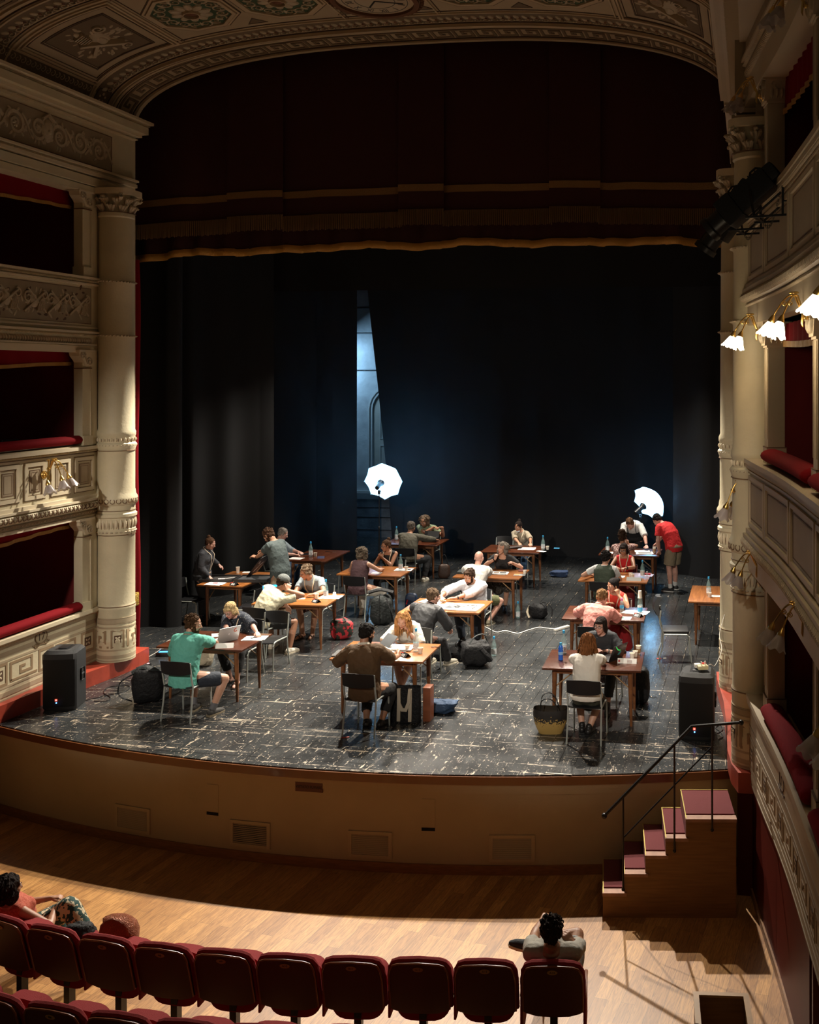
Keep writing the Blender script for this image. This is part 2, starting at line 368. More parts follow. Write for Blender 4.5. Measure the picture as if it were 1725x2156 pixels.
for x,lab in ((-6.22,'flush hatch with dark slot below, left one in stage front'),(-3.60,'flush hatch with dark slot below, right one in stage front')):
    t=thing('wall_hatch',lab,'hatch',(0,0,0),group='flush hatches in the stage front')
    mb=MB(); poly(mb,apron_f,[(x-.075,-.60),(x+.075,-.60),(x+.075,-.28),(x-.075,-.28)],.006); mb.build('cover',APR,t,smooth=0)
    mb=MB(); poly(mb,apron_f,[(x-.078,-.64),(x+.075,-.64),(x+.075,-.605),(x-.078,-.605)],.004); mb.build('slot',DARK,t,smooth=0)
t=thing('no_smoking_sign','small dark red plaque lettered VIETATO FUMARE on the stage front','sign')
mb=MB(); poly(mb,apron_f,[(-5.16,-.26),(-4.83,-.26),(-4.83,-.155),(-5.16,-.155)],.016); mb.build('plaque',mat('oxblood_plaque',(.09,.022,.012),.5),t,smooth=0)
mb=MB(); text_mb(mb,'VIETATO FUMARE',.043,lambda x,y,z:apron_f(-4.995+x*.92,-.207+y*1.1,.017+z)); mb.build('lettering',mat('black_lettering',(.012,.006,.005),.6),t,smooth=0)
# ---------------- left wall ----------------
WX=-9.7
def LW(u,v,h): return (WX+h,u,v)         # u = Y along the wall, v = Z, h into the room
Y0=9.4; Y1=14.45
def wallbox(mb,y0,y1,z0,z1,d0,d1,mi=None): mb.box(((WX+d0+WX+d1)/2,(y0+y1)/2,(z0+z1)/2),(abs(d1-d0),y1-y0,z1-z0),mi=mi)
mb=MB()
mb.prism([(-10.1,9.2),(-9.60,9.2),(-9.60,11.5),(-9.53,12.4),(-9.40,13.3),(-9.34,13.75),(-9.33,14.1),(-9.36,14.4),(-10.1,14.4)],0.001,.22)
struct(mb.build('trim_3',PLINTH,smooth=0),'red painted plinth step along the left wall')
mb=MB(); M=[CREAM,CREAM2,BROWN,TAUPE,KEYC,FRIEZE,GRIS,DKORN]
# solid wall pieces around the three box openings
wallbox(mb,Y0,13.62,.22,1.02,-.25,0,0)
wallbox(mb,13.62,14.45,.22,8.3,-.35,.07,0)             # pier behind the column
for z0,z1 in ((2.39,3.47),(4.86,5.95),(7.2,8.3)): wallbox(mb,Y0,13.62,z0,z1,-.25,0,0)
# base stage: stripes, greek key, rosettes
for z0,z1 in ((.22,.24),(.27,.33),(.38,.41),(.72,.75),(.80,.86)): poly(mb,LW,[(Y0,z0),(13.62,z0),(13.62,z1),(Y0,z1)],.004,3)
u=13.5
while u>10:
    cx_=u-.10
    strip(mb,LW,[(cx_-.13,.43),(cx_+.13,.43),(cx_+.13,.70),(cx_-.13,.70)],.035,.005,4,closed=True)
    poly(mb,LW,[(cx_-.07,.50),(cx_+.07,.50),(cx_+.07,.63),(cx_-.07,.63)],.004,7)
    for k in range(4): leaf(mb,LW,cx_,.565,.075,.045,PI/4+k*PI/2,.008,1)
    key(mb,LW,cx_-.68,cx_-.18,.43,.70,.005,4,1)
    u-=.88
strip(mb,LW,[(Y0,.985),(13.6,.985)],.03,.05,1); row(mb,LW,Y0,13.6,.955,.05,.022,.014,.035,1,.5)
strip(mb,LW,[(Y0,1.02),(13.62,1.02)],.05,.08,1)
# band and parapet of the middle tier
for z,w_,h_ in ((2.41,.05,.02),(2.665,.03,.09),(3.43,.05,.07),(2.70,.06,.05)): strip(mb,LW,[(Y0,z),(13.6,z)],w_,h_,1)
strip(mb,LW,[(Y0,2.475),(13.6,2.475)],.045,.02,4); row(mb,LW,Y0,13.6,2.475,.06,.028,.012,.03,1,.4)
mb.tube([(WX+.03,Y0,2.585),(WX+.03,13.6,2.585)],.065,10,mi=0)
for i in range(int((13.55-Y0)/.085)):
    a=Y0+(i+.5)*.085
    P=[(a+.036*math.sin(t)*(1 if t<PI else 1),2.585-.04*math.cos(t)) for t in [k*PI/5 for k in range(-4,5)]]
    strip(mb,lambda u_,v_,h_:(WX+.03+math.sqrt(max(0,.067**2-(v_-2.585)**2))+h_,u_,v_),P,.009,.004,2,seg=9)
row(mb,LW,Y0,13.6,3.385,.052,.024,.013,.045,1,.6); strip(mb,LW,[(Y0,3.355),(13.6,3.355)],.01,.012,2)
for a,b_ in ((13.10,13.54),(12.6,13.02),(12.09,12.5),(11.58,12.0),(11.07,11.49),(10.56,10.98)):
    strip(mb,LW,[(a,2.79),(b_,2.79),(b_,3.31),(a,3.31)],.008,.004,2,closed=True)
    strip(mb,LW,[(a+.035,2.825),(b_-.035,2.825),(b_-.035,3.275),(a+.035,3.275)],.05,.018,1,closed=True)
    strip(mb,LW,[(a+.07,2.86),(b_-.07,2.86),(b_-.07,3.24),(a+.07,3.24)],.007,.004,2,closed=True)
    poly(mb,LW,[(a+.11,2.90),(b_-.11,2.90),(b_-.11,3.20),(a+.11,3.20)],.003,3)
    strip(mb,LW,[(a+.11,2.90),(b_-.11,2.90),(b_-.11,3.20),(a+.11,3.20)],.010,.005,2,closed=True)
    strip(mb,LW,[(a+.14,2.93),(b_-.14,2.93),(b_-.14,3.17),(a+.14,3.17)],.005,.005,2,closed=True)
# frieze of the upper tier
strip(mb,LW,[(Y0,5.93),(13.6,5.93)],.03,.09,1); row(mb,LW,Y0,13.75,5.885,.055,.026,.016,.07,1,.6); strip(mb,LW,[(Y0,5.84),(13.6,5.84)],.03,.05,1)
poly(mb,LW,[(Y0,5.26),(13.47,5.26),(13.47,5.78),(Y0,5.78)],.003,5); strip(mb,LW,[(Y0,5.26),(13.47,5.26),(13.47,5.78),(Y0,5.78)],.008,.005,2)
rnd=random.Random(3)
for (a,b_) in ((12.05,13.4),(10.6,12.0)): 
    for k in range(34): leaf(mb,LW,rnd.uniform(a,b_),rnd.uniform(5.32,5.72),rnd.uniform(.08,.16),.06,rnd.uniform(0,6.28),.006,7)
    trophy(mb,LW,a,b_,5.30,5.74,.014,6,rnd,44)
strip(mb,LW,[(Y0,5.20),(13.6,5.20)],.025,.03,1); strip(mb,LW,[(Y0,5.13),(13.6,5.13)],.03,.08,1); row(mb,LW,Y0,13.6,5.09,.055,.026,.016,.06,1,.6)
for i in range(int((13.5-Y0)/.05)): dome(mb,LW,Y0+(i+.5)*.05,5.01,.018,.05,.05,6,.3,6)
strip(mb,LW,[(Y0,4.95),(13.55,4.95)],.02,.05,1); strip(mb,LW,[(Y0,4.88),(13.5,4.88)],.1,.02,1)
# entablature
strip(mb,LW,[(Y0,7.24),(14.1,7.24)],.09,.07,0); strip(mb,LW,[(Y0,7.36),(14.2,7.36)],.12,.10,0); strip(mb,LW,[(Y0,7.47),(14.4,7.47)],.05,.14,1); row(mb,LW,Y0,14.4,7.51,.05,.024,.016,.15,1,.6); strip(mb,LW,[(Y0,7.545),(14.4,7.545)],.03,.17,1)
poly(mb,LW,[(Y0,7.60),(13.85,7.60),(13.85,8.12),(Y0,8.12)],.075,5); strip(mb,LW,[(Y0,7.60),(13.85,7.60),(13.85,8.12),(Y0,8.12)],.01,.08,2,h0=.07)
LW2=lambda u,v,h:LW(u,v,h+.075)
scrollwork(mb,LW2,11.2,13.75,7.63,8.09,.016,6,rnd)
wallbox(mb,Y0,13.62,7.56,8.19,0,.071,0)
dome(mb,LW2,12.45,7.88,.12,.17,.04,6,0,12); dome(mb,LW2,12.45,7.86,.05,.05,.06,6,0,8)
strip(mb,LW2,[(12.33,8.02),(12.45,8.1),(12.57,8.02)],.03,.04,6)
row(mb,LW,Y0,14.4,8.20,.045,.02,.02,.17,1,.3); strip(mb,LW,[(Y0,8.26),(14.4,8.26)],.05,.22,1); strip(mb,LW,[(Y0,8.34),(14.45,8.34)],.11,.30,0); row(mb,LW,Y0,14.5,8.42,.05,.024,.016,.32,1,.6); strip(mb,LW,[(Y0,8.46),(14.5,8.46)],.04,.36,1)
struct(mb.build('wall_left',M,smooth=30))
# pilasters with scroll brackets at the openings
def opening(z0,z1,Yr=13.45,k=0):
    mb=MB()
    mb.box((WX-.04,Yr-.12,(z0+z1)/2),(.14,.17,z1-z0),mi=0); mb.box((WX-.01,Yr-.03,(z0+z1)/2),(.10,.02,z1-z0),mi=1); mb.box((WX+.0,Yr+.06,(z0+z1)/2),(.06,.12,z1-z0),mi=0)
    mb.box((WX-.03,Yr-.12,z0+.07),(.18,.20,.14),mi=0); mb.box((WX-.03,Yr-.12,z1-.27),(.17,.19,.015),mi=2)
    mb.box((WX-.02,Yr-.17,z1-.015),(.2,.34,.03),mi=1)
    f=lambda u,v,h:(WX+.03+h,u,v)
    poly(mb,f,[(Yr-.04,z1-.03),(Yr-.32,z1-.03),(Yr-.30,z1-.09),(Yr-.22,z1-.16),(Yr-.17,z1-.24),(Yr-.04,z1-.24)],.03,1,h0=-.14)
    spiral(mb,f,Yr-.24,z1-.08,.045,1.4,0,.02,.045,6); spiral(mb,f,Yr-.09,z1-.17,.05,1.4,PI,.02,.045,6,-1)
    strip(mb,f,[(Yr-.28,z1-.06),(Yr-.19,z1-.09),(Yr-.14,z1-.2)],.018,.045,6)
    return mb
for z0,z1,nm in ((1.03,2.40,4),(3.47,4.87,5),(5.95,7.21,6)):
    struct(opening(z0,z1).build('trim_%d'%nm,M,smooth=30),'cream pilaster with a scroll bracket beside a left box opening')
# box interiors
mb=MB()
for z0,z1 in ((.3,2.5),(2.75,4.98),(5.2,7.35)):
    mb.box((-12.4,11.2,(z0+z1)/2),(.1,6,z1-z0)); mb.box((-11.15,13.56,(z0+z1)/2),(2.5,.12,z1-z0)); mb.box((-11.15,9.4,(z0+z1)/2),(2.5,.1,z1-z0))
    mb.box((-11.1,11.45,z0),(2.4,4.1,.06)); mb.box((-11.1,11.45,z1),(2.4,4.1,.06))
struct(mb.build('wall_left_box_lining',BOXRED,smooth=0),'dark red lining inside the left boxes')
def cushion(name,pts,z,w,h,label,group,parent=None):
    mb=MB(); mb.tube([(x,y,z) for x,y in pts],[w*.5*(.55 if i in(0,len(pts)-1) else .97 if i in (1,len(pts)-2) else 1) for i in range(len(pts))],14,flat=h/w); return tag(mb.build(name,VELV,parent,smooth=60),label,'cushion',group)
def lcush(z,lab):
    ys=[13.30,13.27,13.2,12.6,11.9,11.2,10.4,9.6]; cushion('parapet_cushion',[(WX-.05,y) for y in ys],z,.2,.13,lab,'velvet parapet cushions')
lcush(1.115,'red velvet armrest cushion along the lowest left box, above the number 17'); lcush(3.555,'red velvet armrest cushion on the left parapet with panels, above the brass sconce'); 
def pelmet(x,y0,y1,z0,z1,lab,wob=.02,rz=0,org=None):
    t=thing('box_pelmet',lab,'pelmet',group='red box pelmets with gold fringe')
    f=lambda u,v,fr:(x+.02*math.sin(u*60)*(1-v),y0+(y1-y0)*u,(z0-fr+wob*math.sin(u*9)+(.05*(1-math.sin(PI*min(1,u*1.0))**.5)))+(z1-z0+fr)*v)
    mb=MB(); mb.grid(lambda u,v:f(u,v,0),60,6); mb.build('drape',VELV,t,fix=False)
    mb=MB(); mb.grid(lambda u,v:(f(u,0,0)[0]+.012,f(u,0,0)[1],f(u,0,0)[2]-.035+.05*v),120,2); mb.build('gold_fringe',GOLD,t,fix=False)
    return t
pelmet(-9.92,9.5,13.36,2.24,2.42,'red pelmet with gold fringe in the lowest left box'); pelmet(-9.92,9.5,13.36,4.63,4.88,'red pelmet with gold fringe in the middle left box'); pelmet(-9.92,9.5,13.36,6.93,7.22,'red pelmet with gold fringe in the top left box, under the frieze')
# ---------------- proscenium columns ----------------
def column(cx,cy,z0,side,name,lab,r=.26):
    mb=MB(); R_=r
    prof=[(R_*1.04,z0),(R_*1.04,.50),(R_*1.05,.51),(R_*1.05,.555),(R_*1.02,.57),(R_*1.02,.98),(R_*1.05,1.0),(R_*1.05,1.03),(R_*1.01,1.06),(R_*1.0,1.08),(R_*.99,2.10),(R_*1.03,2.12),(R_*1.05,2.19),(R_*1.02,2.2),(R_*1.04,2.36),(R_*1.12,2.38),(R_*1.12,2.42),(R_*1.03,2.44),(R_*1.03,2.53),(R_*1.04,2.55),(R_*1.12,2.57),(R_*1.17,2.62),(R_*1.15,2.67),(R_*1.06,2.71),(R_*1.04,2.76),(R_*1.0,2.8),(R_*1.0,3.36),(R_*1.03,3.39),(R_*1.10,3.44),(R_*1.10,3.47),(R_*1.02,3.49),(R_*1.02,3.58),(R_*1.06,3.60),(R_*1.06,3.65),(R_*.98,3.70),
     (R_*.97,5.05),(R_*1.0,5.07),(R_*1.0,5.11),(R_*.96,5.13),(R_*.95,5.86),(R_*.99,5.88),(R_*.99,5.92),(R_*.94,5.95),(R_*.92,6.86),(R_*.99,6.88),(R_*.99,6.93),(R_*.84,6.95),(R_*.84,7.0),(R_*.95,7.2)]
    mb.lathe(prof,(cx,cy,0),40,mi=0)
    f=lambda rr:(lambda u,v,h:(cx+(rr+h)*math.cos(u/r),cy+(rr+h)*math.sin(u/r),v))
    g=f(r*1.02); circ=2*PI*r
    a0,a1=(-PI*.75*r,PI*.35*r) if side<0 else (PI*.65*r,PI*1.75*r)
    for z_,w_ in ((.245,.02),(.30,.05),(.40,.025),(.735,.025),(.83,.06),(.79,.012),(.87,.012)): strip(mb,f(r*1.03),[(a0,z_),(a1,z_)],w_,.004,3,seg=.04)
    u=a0
    while u<a1-.3:
        key(mb,f(r*1.04),u,u+.26,.43,.70,.005,4,1)
        strip(mb,f(r*1.04),[(u+.30,.44),(u+.46,.44),(u+.46,.69),(u+.30,.69)],.022,.005,4,closed=True)
        poly(mb,f(r*1.04),[(u+.335,.51),(u+.425,.51),(u+.425,.62),(u+.335,.62)],.004,7)
        for k in range(4): leaf(mb,f(r*1.04),u+.38,.565,.05,.03,PI/4+k*PI/2,.008,1)
        u+=.52
    strip(mb,f(r*1.04),[(a0,1.04),(a1,1.04)],.012,.004,2,seg=.04)
    n=26
    for k in range(n):                       # fluted collar, pointed leaves, beads
        u=circ*k/n
        dome(mb,f(r*1.03),u,2.28,.020,.075,.022,1,0,8); dome(mb,f(r*1.03),u+circ/n/2,2.25,.006,.06,.006,2,0,6)
        dome(mb,f(r*1.04),u,2.155,.024,.012,.02,6,0,6); dome(mb,f(r*1.03),u,3.535,.014,.035,.02,1,.0,6); dome(mb,f(r*1.02),u+circ/n/2,3.53,.006,.03,.005,2,0,6)
    for k in range(22):
        u=circ*k/22
        P=[(u+.028*math.sin(t),2.62-.035*math.cos(t)) for t in [q*PI/5 for q in range(-4,5)]]
        strip(mb,f(r*1.16),P,.008,.005,2,seg=9,h0=-.03)
    for z_ in (3.45,5.09,5.90):
        for k in range(34): dome(mb,f(r*1.0),circ*k/34,z_,.018,.012,.035,6,.6,6)
    for z_ in (2.47,2.11,3.37,6.94): strip(mb,f(r*1.025),[(0,z_),(circ,z_)],.008,.008,2,seg=.05)
    # corinthian capital: two rings of acanthus, corner volutes, abacus
    for ring,(z_,n_,L_,w_) in enumerate(((6.93,10,.13,.075),(7.02,10,.14,.075))):
        for k in range(n_):
            a=2*PI*(k+.5*ring)/n_
            for q in range(3):
                mb.tube([(cx+math.cos(a+dq)*(r*.84+o),cy+math.sin(a+dq)*(r*.84+o),z_+zz) for dq,o,zz in ((0,.0,0),((q-1)*.10,.03,L_*.5),((q-1)*.17,.07+.02*ring,L_*.85),((q-1)*.17,.10+.02*ring,L_*.72))],[.026,.028,.022,.008],6,mi=6)
    for k in range(4):
        a=PI/4+k*PI/2
        for s in (-1,1):
            P=[];W=[]
            for q in range(14):
                t=q/13; rr=.055*(1-t)+.008; b_=t*2.6*PI; P.append((cx+math.cos(a)*(r*1.2+rr*math.sin(b_))+s*.012*-math.sin(a),cy+math.sin(a)*(r*1.2+rr*math.sin(b_))+s*.012*math.cos(a),7.17+rr*math.cos(b_))); W.append(.016)
            mb.tube(P,W,6,mi=1)
        dome(mb,f(r),a*r+PI/4*r,7.16,.03,.03,.1,6)
    A=r*1.38
    mb.prism([(cx+A*math.cos(t)*(1-.16*abs(math.cos(2*t))**1.5)*1.02,cy+A*math.sin(t)*(1-.16*abs(math.cos(2*t))**1.5)*1.02) for t in [2*PI*k/32 for k in range(32)]],7.20,7.29,1)
    return struct(mb.build(name,M,smooth=35),lab)
column(-9.5,13.78,.22,-1,'trim_7','cream proscenium column with corinthian capital on the left')
# ---------------- vault ----------------
VC=-5.02; VA=4.73; VB=1.13; VZ=8.45
arc=[]
N=400
for i in range(N+1):
    t=i/N; ang=PI*(1-t); ux=math.cos(ang)
    sx=math.copysign(abs(math.cos(ang))**(2/2.6),math.cos(ang)); sz=max(0,1-abs(sx)**2.6)**(1/2.2)
    arc.append(V((VC+VA*sx,VZ+VB*sz)))
cum=[0]
for i in range(N): cum.append(cum[-1]+(arc[i+1]-arc[i]).length)
LA=cum[-1]
import bisect
def vpt(s):
    s=max(0,min(LA-1e-6,s)); i=bisect.bisect_right(cum,s)-1; i=min(i,N-1); t=(s-cum[i])/(cum[i+1]-cum[i])
    p=arc[i].lerp(arc[i+1],t); d=(arc[i+1]-arc[i]).normalized(); return p,V((d.y,-d.x))
def s_of_x(x):
    for i in range(N):
        if arc[i+1].x>x: return cum[i]+(cum[i+1]-cum[i])*(x-arc[i].x)/max(1e-6,arc[i+1].x-arc[i].x)
    return LA
def VF(u,v,h):
    p,n=vpt(u); return (p.x+n.x*h,v,p.y+n.y*h)
VM=[mat('vault_plaster',(.42,.33,.21),.65,var=.08,vs=2),mat('vault_moulding',(.50,.39,.25),.6),mat('vault_line',(.10,.065,.035),.7),mat('vault_dark_panel',(.16,.115,.065),.7),mat('vault_grisaille',(.46,.38,.26),.6),mat('vault_green',(.045,.085,.04),.7),mat('vault_brown_accent',(.14,.06,.025),.7),mat('clock_black',(.01,.01,.01),.6)]
mb=MB()
mb.grid(lambda u,v:VF(u*LA,14.62-v*7.0,0),90,24,0)
mb.grid(lambda u,v:(lambda p,n:(p.x-n.x*.5*v,14.62,p.y-n.y*.5*v))(*vpt(u*LA)),90,1,0)
for y,w_,h_,m_ in ((14.58,.08,.03,1),(14.02,.05,.03,1),(13.93,.03,.045,1),(13.48,.03,.02,1),(13.40,.015,.01,2),(14.50,.012,.02,2),(14.08,.012,.02,2),(13.86,.012,.02,2)): strip(mb,VF,[(0,y),(LA,y)],w_,h_,m_)
key(mb,VF,.15,LA-.15,14.13,14.46,.012,3,30)
poly(mb,VF,[(.3,13.52),(.3,13.83)],0) if False else None
nl=78
for k in range(nl):      # leaf-and-dart band
    u=.35+(LA-.7)*(k+.5)/nl
    leaf(mb,VF,u-.05,13.60,.13,.07,1.1,.03,4); dome(mb,VF,u+.015,13.72,.03,.045,.02,6,0,6); spiral(mb,VF,u+.01,13.74,.04,1.,0,.015,.025,4)
strip(mb,VF,[(.3,13.675),(LA-.3,13.675)],.30,.004,3)
for y,w_,h_,m_ in ((11.74,.03,.02,1),(11.68,.012,.012,2),(11.34,.03,.02,1),(11.28,.012,.02,2),(11.2,.05,.03,1),(10.72,.05,.03,1)): strip(mb,VF,[(0,y),(LA,y)],w_,h_,m_)
strip(mb,VF,[(.1,11.51),(LA-.1,11.51)],.27,.004,3); key(mb,VF,.15,LA-.15,10.80,11.12,.012,3,30)
for k in range(84):
    u=.15+(LA-.3)*(k+.5)/84; leaf(mb,VF,u-.05,11.43,.13,.07,1.1,.03,4); dome(mb,VF,u+.015,11.55,.03,.045,.02,6,0,6); spiral(mb,VF,u+.01,11.57,.04,1.,0,.015,.025,4)
for x_ in (-8.22,-5.70,-4.34,-1.82):
    c=s_of_x(x_); strip(mb,VF,[(c,11.8),(c,13.44)],.02,.02,1); strip(mb,VF,[(c+.05,11.8),(c+.05,13.44)],.01,.01,2)
def octo(c,y,r):
    P=[(c+r*math.cos(PI/8+k*PI/4),y+r*math.sin(PI/8+k*PI/4)) for k in range(8)]; return P
def rosette(c,y,r,clk=False):
    for rr,w_,h_,m_ in ((1.13,.03,.015,1),(1.02,.05,.03,1),(1.18,.01,.012,2)): strip(mb,VF,octo(c,y,r*rr),w_,h_,m_,closed=True)
    poly(mb,VF,octo(c,y,r),.003,5)
    for k in range(16):
        a=2*PI*k/16; spiral(mb,VF,c+.72*r*math.cos(a),y+.72*r*math.sin(a),.13*r,1.3,a,.035*r,.02,4,1 if k%2 else -1)
        leaf(mb,VF,c+.62*r*math.cos(a+.2),y+.62*r*math.sin(a+.2),.25*r,.09*r,a+.2,.022,4)
    for k in range(10): a=2*PI*k/10; leaf(mb,VF,c+.16*r*math.cos(a),y+.16*r*math.sin(a),.38*r,.24*r,a,.045,4)
    dome(mb,VF,c,y,.19*r,.19*r,.05,6,0,14)
    P=[(c+.2*r*math.cos(k*PI/8),y+.2*r*math.sin(k*PI/8)) for k in range(16)]; strip(mb,VF,P,.03*r,.06,1,closed=True)
OX=[-8.0+.42,-6.32,-3.72,-2.5]
for x in OX: rosette(s_of_x(x),12.62,.55)
for x in (-6.95,-3.1,-5.6,-4.5):       # small dark triangles between the octagons
    c=s_of_x(x); poly(mb,VF,[(c-.14,13.30),(c+.14,13.30),(c,13.12)],.004,3); strip(mb,VF,[(c-.14,13.30),(c+.14,13.30),(c,13.12)],.012,.008,2,closed=True)
# clock
c=s_of_x(-5.02); cy=12.82; PT=lambda r,a:(c+r*math.cos(a),cy+r*math.sin(a))
poly(mb,VF,[PT(.60,k*PI/24) for k in range(48)],.02,1)
strip(mb,VF,[PT(.56,k*PI/24) for k in range(48)],.07,.06,6,closed=True)
for k in range(44): dome(mb,VF,*PT(.63,k*PI/22),.035,.03,.05,6,0,6)
poly(mb,VF,[PT(.47,k*PI/24) for k in range(48)],.035,4)
strip(mb,VF,[PT(.44,k*PI/24) for k in range(48)],.008,.038,7,closed=True); strip(mb,VF,[PT(.27,k*PI/24) for k in range(48)],.008,.038,7,closed=True)
for k,s_ in enumerate(('XII','I','II','III','IIII','V','VI','VII','VIII','IX','X','XI')):
    a=-PI/2+ -k*PI/6+PI; px_,py_=PT(.355,a); ca,sa=math.cos(a-PI/2),math.sin(a-PI/2)
    text_mb(mb,s_,.14,lambda x,y,z:VF(px_+x*.7*ca-y*sa,py_+x*.7*sa+y*ca,.037+z),7)
strip(mb,VF,[PT(.0,0),PT(.24,2.2)],.02,.045,7); strip(mb,VF,[PT(.0,0),PT(.38,.4)],.014,.045,7)
# rectangular trophy panels near each end
for cs,sg in ((s_of_x(-9.0),1),(LA-s_of_x(-9.0),-1)):
    a0,a1=s_of_x(-9.60),s_of_x(-8.28); ha=(a1-a0)/2; cs=(a0+a1)/2 if sg>0 else LA-(a0+a1)/2; yc=12.64; hy=.82
    D=lambda k,c=0:[(cs-ha+k,yc-hy+k),(cs+ha-k,yc-hy+k),(cs+ha-k,yc+hy-k),(cs-ha+k,yc+hy-k)]
    for k,w_,h_,m_ in ((.0,.03,.02,1),(.05,.025,.03,1),(.10,.010,.012,2),(.24,.02,.012,2),(.27,.012,.008,2)): strip(mb,VF,D(k),w_,h_,m_,closed=True)
    q=D(.27); poly(mb,VF,[q[0],(cs,q[0][1]),q[1],q[2],(cs,q[2][1]),q[3]],.003,3); rnd=random.Random(5)
    for k in range(70):
        a=rnd.uniform(0,6.28); w_=rnd.uniform(.1,.95); leaf(mb,VF,cs+w_*math.cos(a)*(ha-.36),yc+w_*math.sin(a)*(hy-.38),.12,.05,a+rnd.uniform(-.6,.6),.02,4)
    dome(mb,VF,cs+.02,yc,.15,.22,.05,4,.2,14); dome(mb,VF,cs+.05,yc,.08,.13,.08,4,.2,12); strip(mb,VF,[(cs-.22,yc-.16),(cs+.26,yc+.2)],.05,.09,4); strip(mb,VF,[(cs-.30,yc+.26),(cs-.05,yc+.03)],.05,.05,4)
    dome(mb,VF,cs-.28,yc+.24,.11,.05,.05,4,.3,10); dome(mb,VF,cs-.1,yc-.32,.05,.1,.04,4,0,8); spiral(mb,VF,cs+.2,yc-.3,.08,1.4,0,.03,.04,4); spiral(mb,VF,cs+.22,yc+.34,.07,1.4,2,.03,.04,4)
    for q_ in range(6): strip(mb,VF,[(cs-.18,yc-.30+q_*.04),(cs-.02,yc-.34+q_*.04)],.02,.06,4)
    # painted side band and square rosette
    b0=.12 if sg>0 else LA-.12
    strip(mb,VF,[(b0+sg*.13,11.2),(b0+sg*.13,13.42)],.26,.004,3); strip(mb,VF,[(b0,11.2),(b0,13.42),(b0+sg*.26,13.42),(b0+sg*.26,11.2)],.014,.01,1)
    for k in range(22):
        y=11.3+k*.096; leaf(mb,VF,b0+sg*.05,y,.13,.055,.8 if sg>0 else PI-.8,.02,4); spiral(mb,VF,b0+sg*.18,y+.04,.035,1,0,.014,.02,4); dome(mb,VF,b0+sg*.1,y+.05,.02,.02,.014,6,0,6)
    rc=b0+sg*.13; strip(mb,VF,[(rc-.13,13.56),(rc+.13,13.56),(rc+.13,13.82),(rc-.13,13.82)],.02,.012,2,closed=True); poly(mb,VF,[(rc-.13,13.56),(rc+.13,13.56),(rc+.13,13.82),(rc-.13,13.82)],.006,3)
    for k in range(5): a=2*PI*k/5; dome(mb,VF,rc+.06*math.cos(a),13.69+.06*math.sin(a),.035,.035,.03,4,0,7)
struct(mb.build('ceiling_proscenium_vault',VM,smooth=30),'painted proscenium vault with clock, rosettes and meander border')

for y,lab in ((12.35,'dark tube chair top peeking over the left parapet cushion, whole one'),(11.72,'dark tube chair top peeking over the left cushion, cut by the frame')):
    t=thing('box_chair',lab,'chair',(WX-.42,y,2.8)); mb=MB(); mb.tube([(0,-.19,0),(0,-.19,.76),(0,-.15,.80),(0,.15,.80),(0,.19,.76),(0,.19,0)],.016,7); mb.build('chair_frame',BLKM,t); mb=MB(); mb.box((-.02,0,.66),(.03,.34,.2),bev=.01); mb.build('backrest',BLKP,t); mb=MB(); mb.box((-.2,0,.38),(.4,.38,.04),bev=.01); mb.build('seat',BLKP,t)
# ---------------- right side: proscenium box, horseshoe tiers ----------------
mb=MB()
mb.prism([(.9,14.5),(-.50,14.5),(-.47,14.1),(-.36,13.2),(-.30,12.3),(-.27,11.5),(-.22,11.1),(-.14,10.85),(.9,10.85)],.001,.22)
struct(mb.build('trim_8',PLINTH,smooth=0),'red painted plinth step along the right wall')
column(-.17,13.85,.22,1,'trim_9','cream proscenium column on the right, farther one behind the hanging spotlight')
column(.05,11.2,.22,1,'trim_10','cream column at the right corner of the stage, nearer one')
CP=[(-.05,11.15),(.11,10.15),(.235,9.4),(.34,8.65),(.425,7.9),(.50,7.2),(.57,6.4),(.62,5.6),(.65,4.6),(.66,3.6)]
pts=[]
for i in range(len(CP)-1):
    p0=V(CP[max(0,i-1)]);p1=V(CP[i]);p2=V(CP[i+1]);p3=V(CP[min(len(CP)-1,i+2)])
    for k in range(8):
        t=k/8; pts.append(.5*((2*p1)+(p2-p0)*t+(2*p0-5*p1+4*p2-p3)*t*t+(-p0+3*p1-3*p2+p3)*t**3))
pts.append(V(CP[-1])); rc=[0]
for i in range(len(pts)-1): rc.append(rc[-1]+(pts[i+1]-pts[i]).length)
RL=rc[-1]
def rpt(s):
    if s<0: d=(pts[1]-pts[0]).normalized(); return pts[0]+d*s,V((d.y,-d.x))*1
    s=min(s,RL-1e-5); i=bisect.bisect_right(rc,s)-1; t=(s-rc[i])/(rc[i+1]-rc[i]); p=pts[i].lerp(pts[i+1],t)
    a=pts[max(0,i-1)];b=pts[min(len(pts)-1,i+2)]; d=(b-a).normalized(); return p,V((d.y,-d.x))
def RWf(off=0):
    def f(u,v,h):
        p,n=rpt(u); k=h+off; return (p.x+n.x*k,p.y+n.y*k,v)
    return f
def s_of_y(y):
    for i in range(len(pts)-1):
        if pts[i+1].y<y: return rc[i]+(pts[i].y-y)
    return RL
RW=RWf()
SA,SB,SC=s_of_y(10.35),s_of_y(7.95),s_of_y(5.55)
def slab(mb,s0,s1,z0,z1,o0,o1,mi=0,seg=.25):
    n=max(1,int((s1-s0)/seg)); a=RWf(o0);b=RWf(o1)
    mb.grid(lambda u,v:[a(s0+(s1-s0)*u,z0,0),a(s0+(s1-s0)*u,z1,0),b(s0+(s1-s0)*u,z1,0),b(s0+(s1-s0)*u,z0,0),a(s0+(s1-s0)*u,z0,0)][int(round(v*4))],n,4,mi)
    for s in (s0,s1): mb.add([a(s,z0,0),a(s,z1,0),b(s,z1,0),b(s,z0,0)],[(0,1,2,3)],mi)
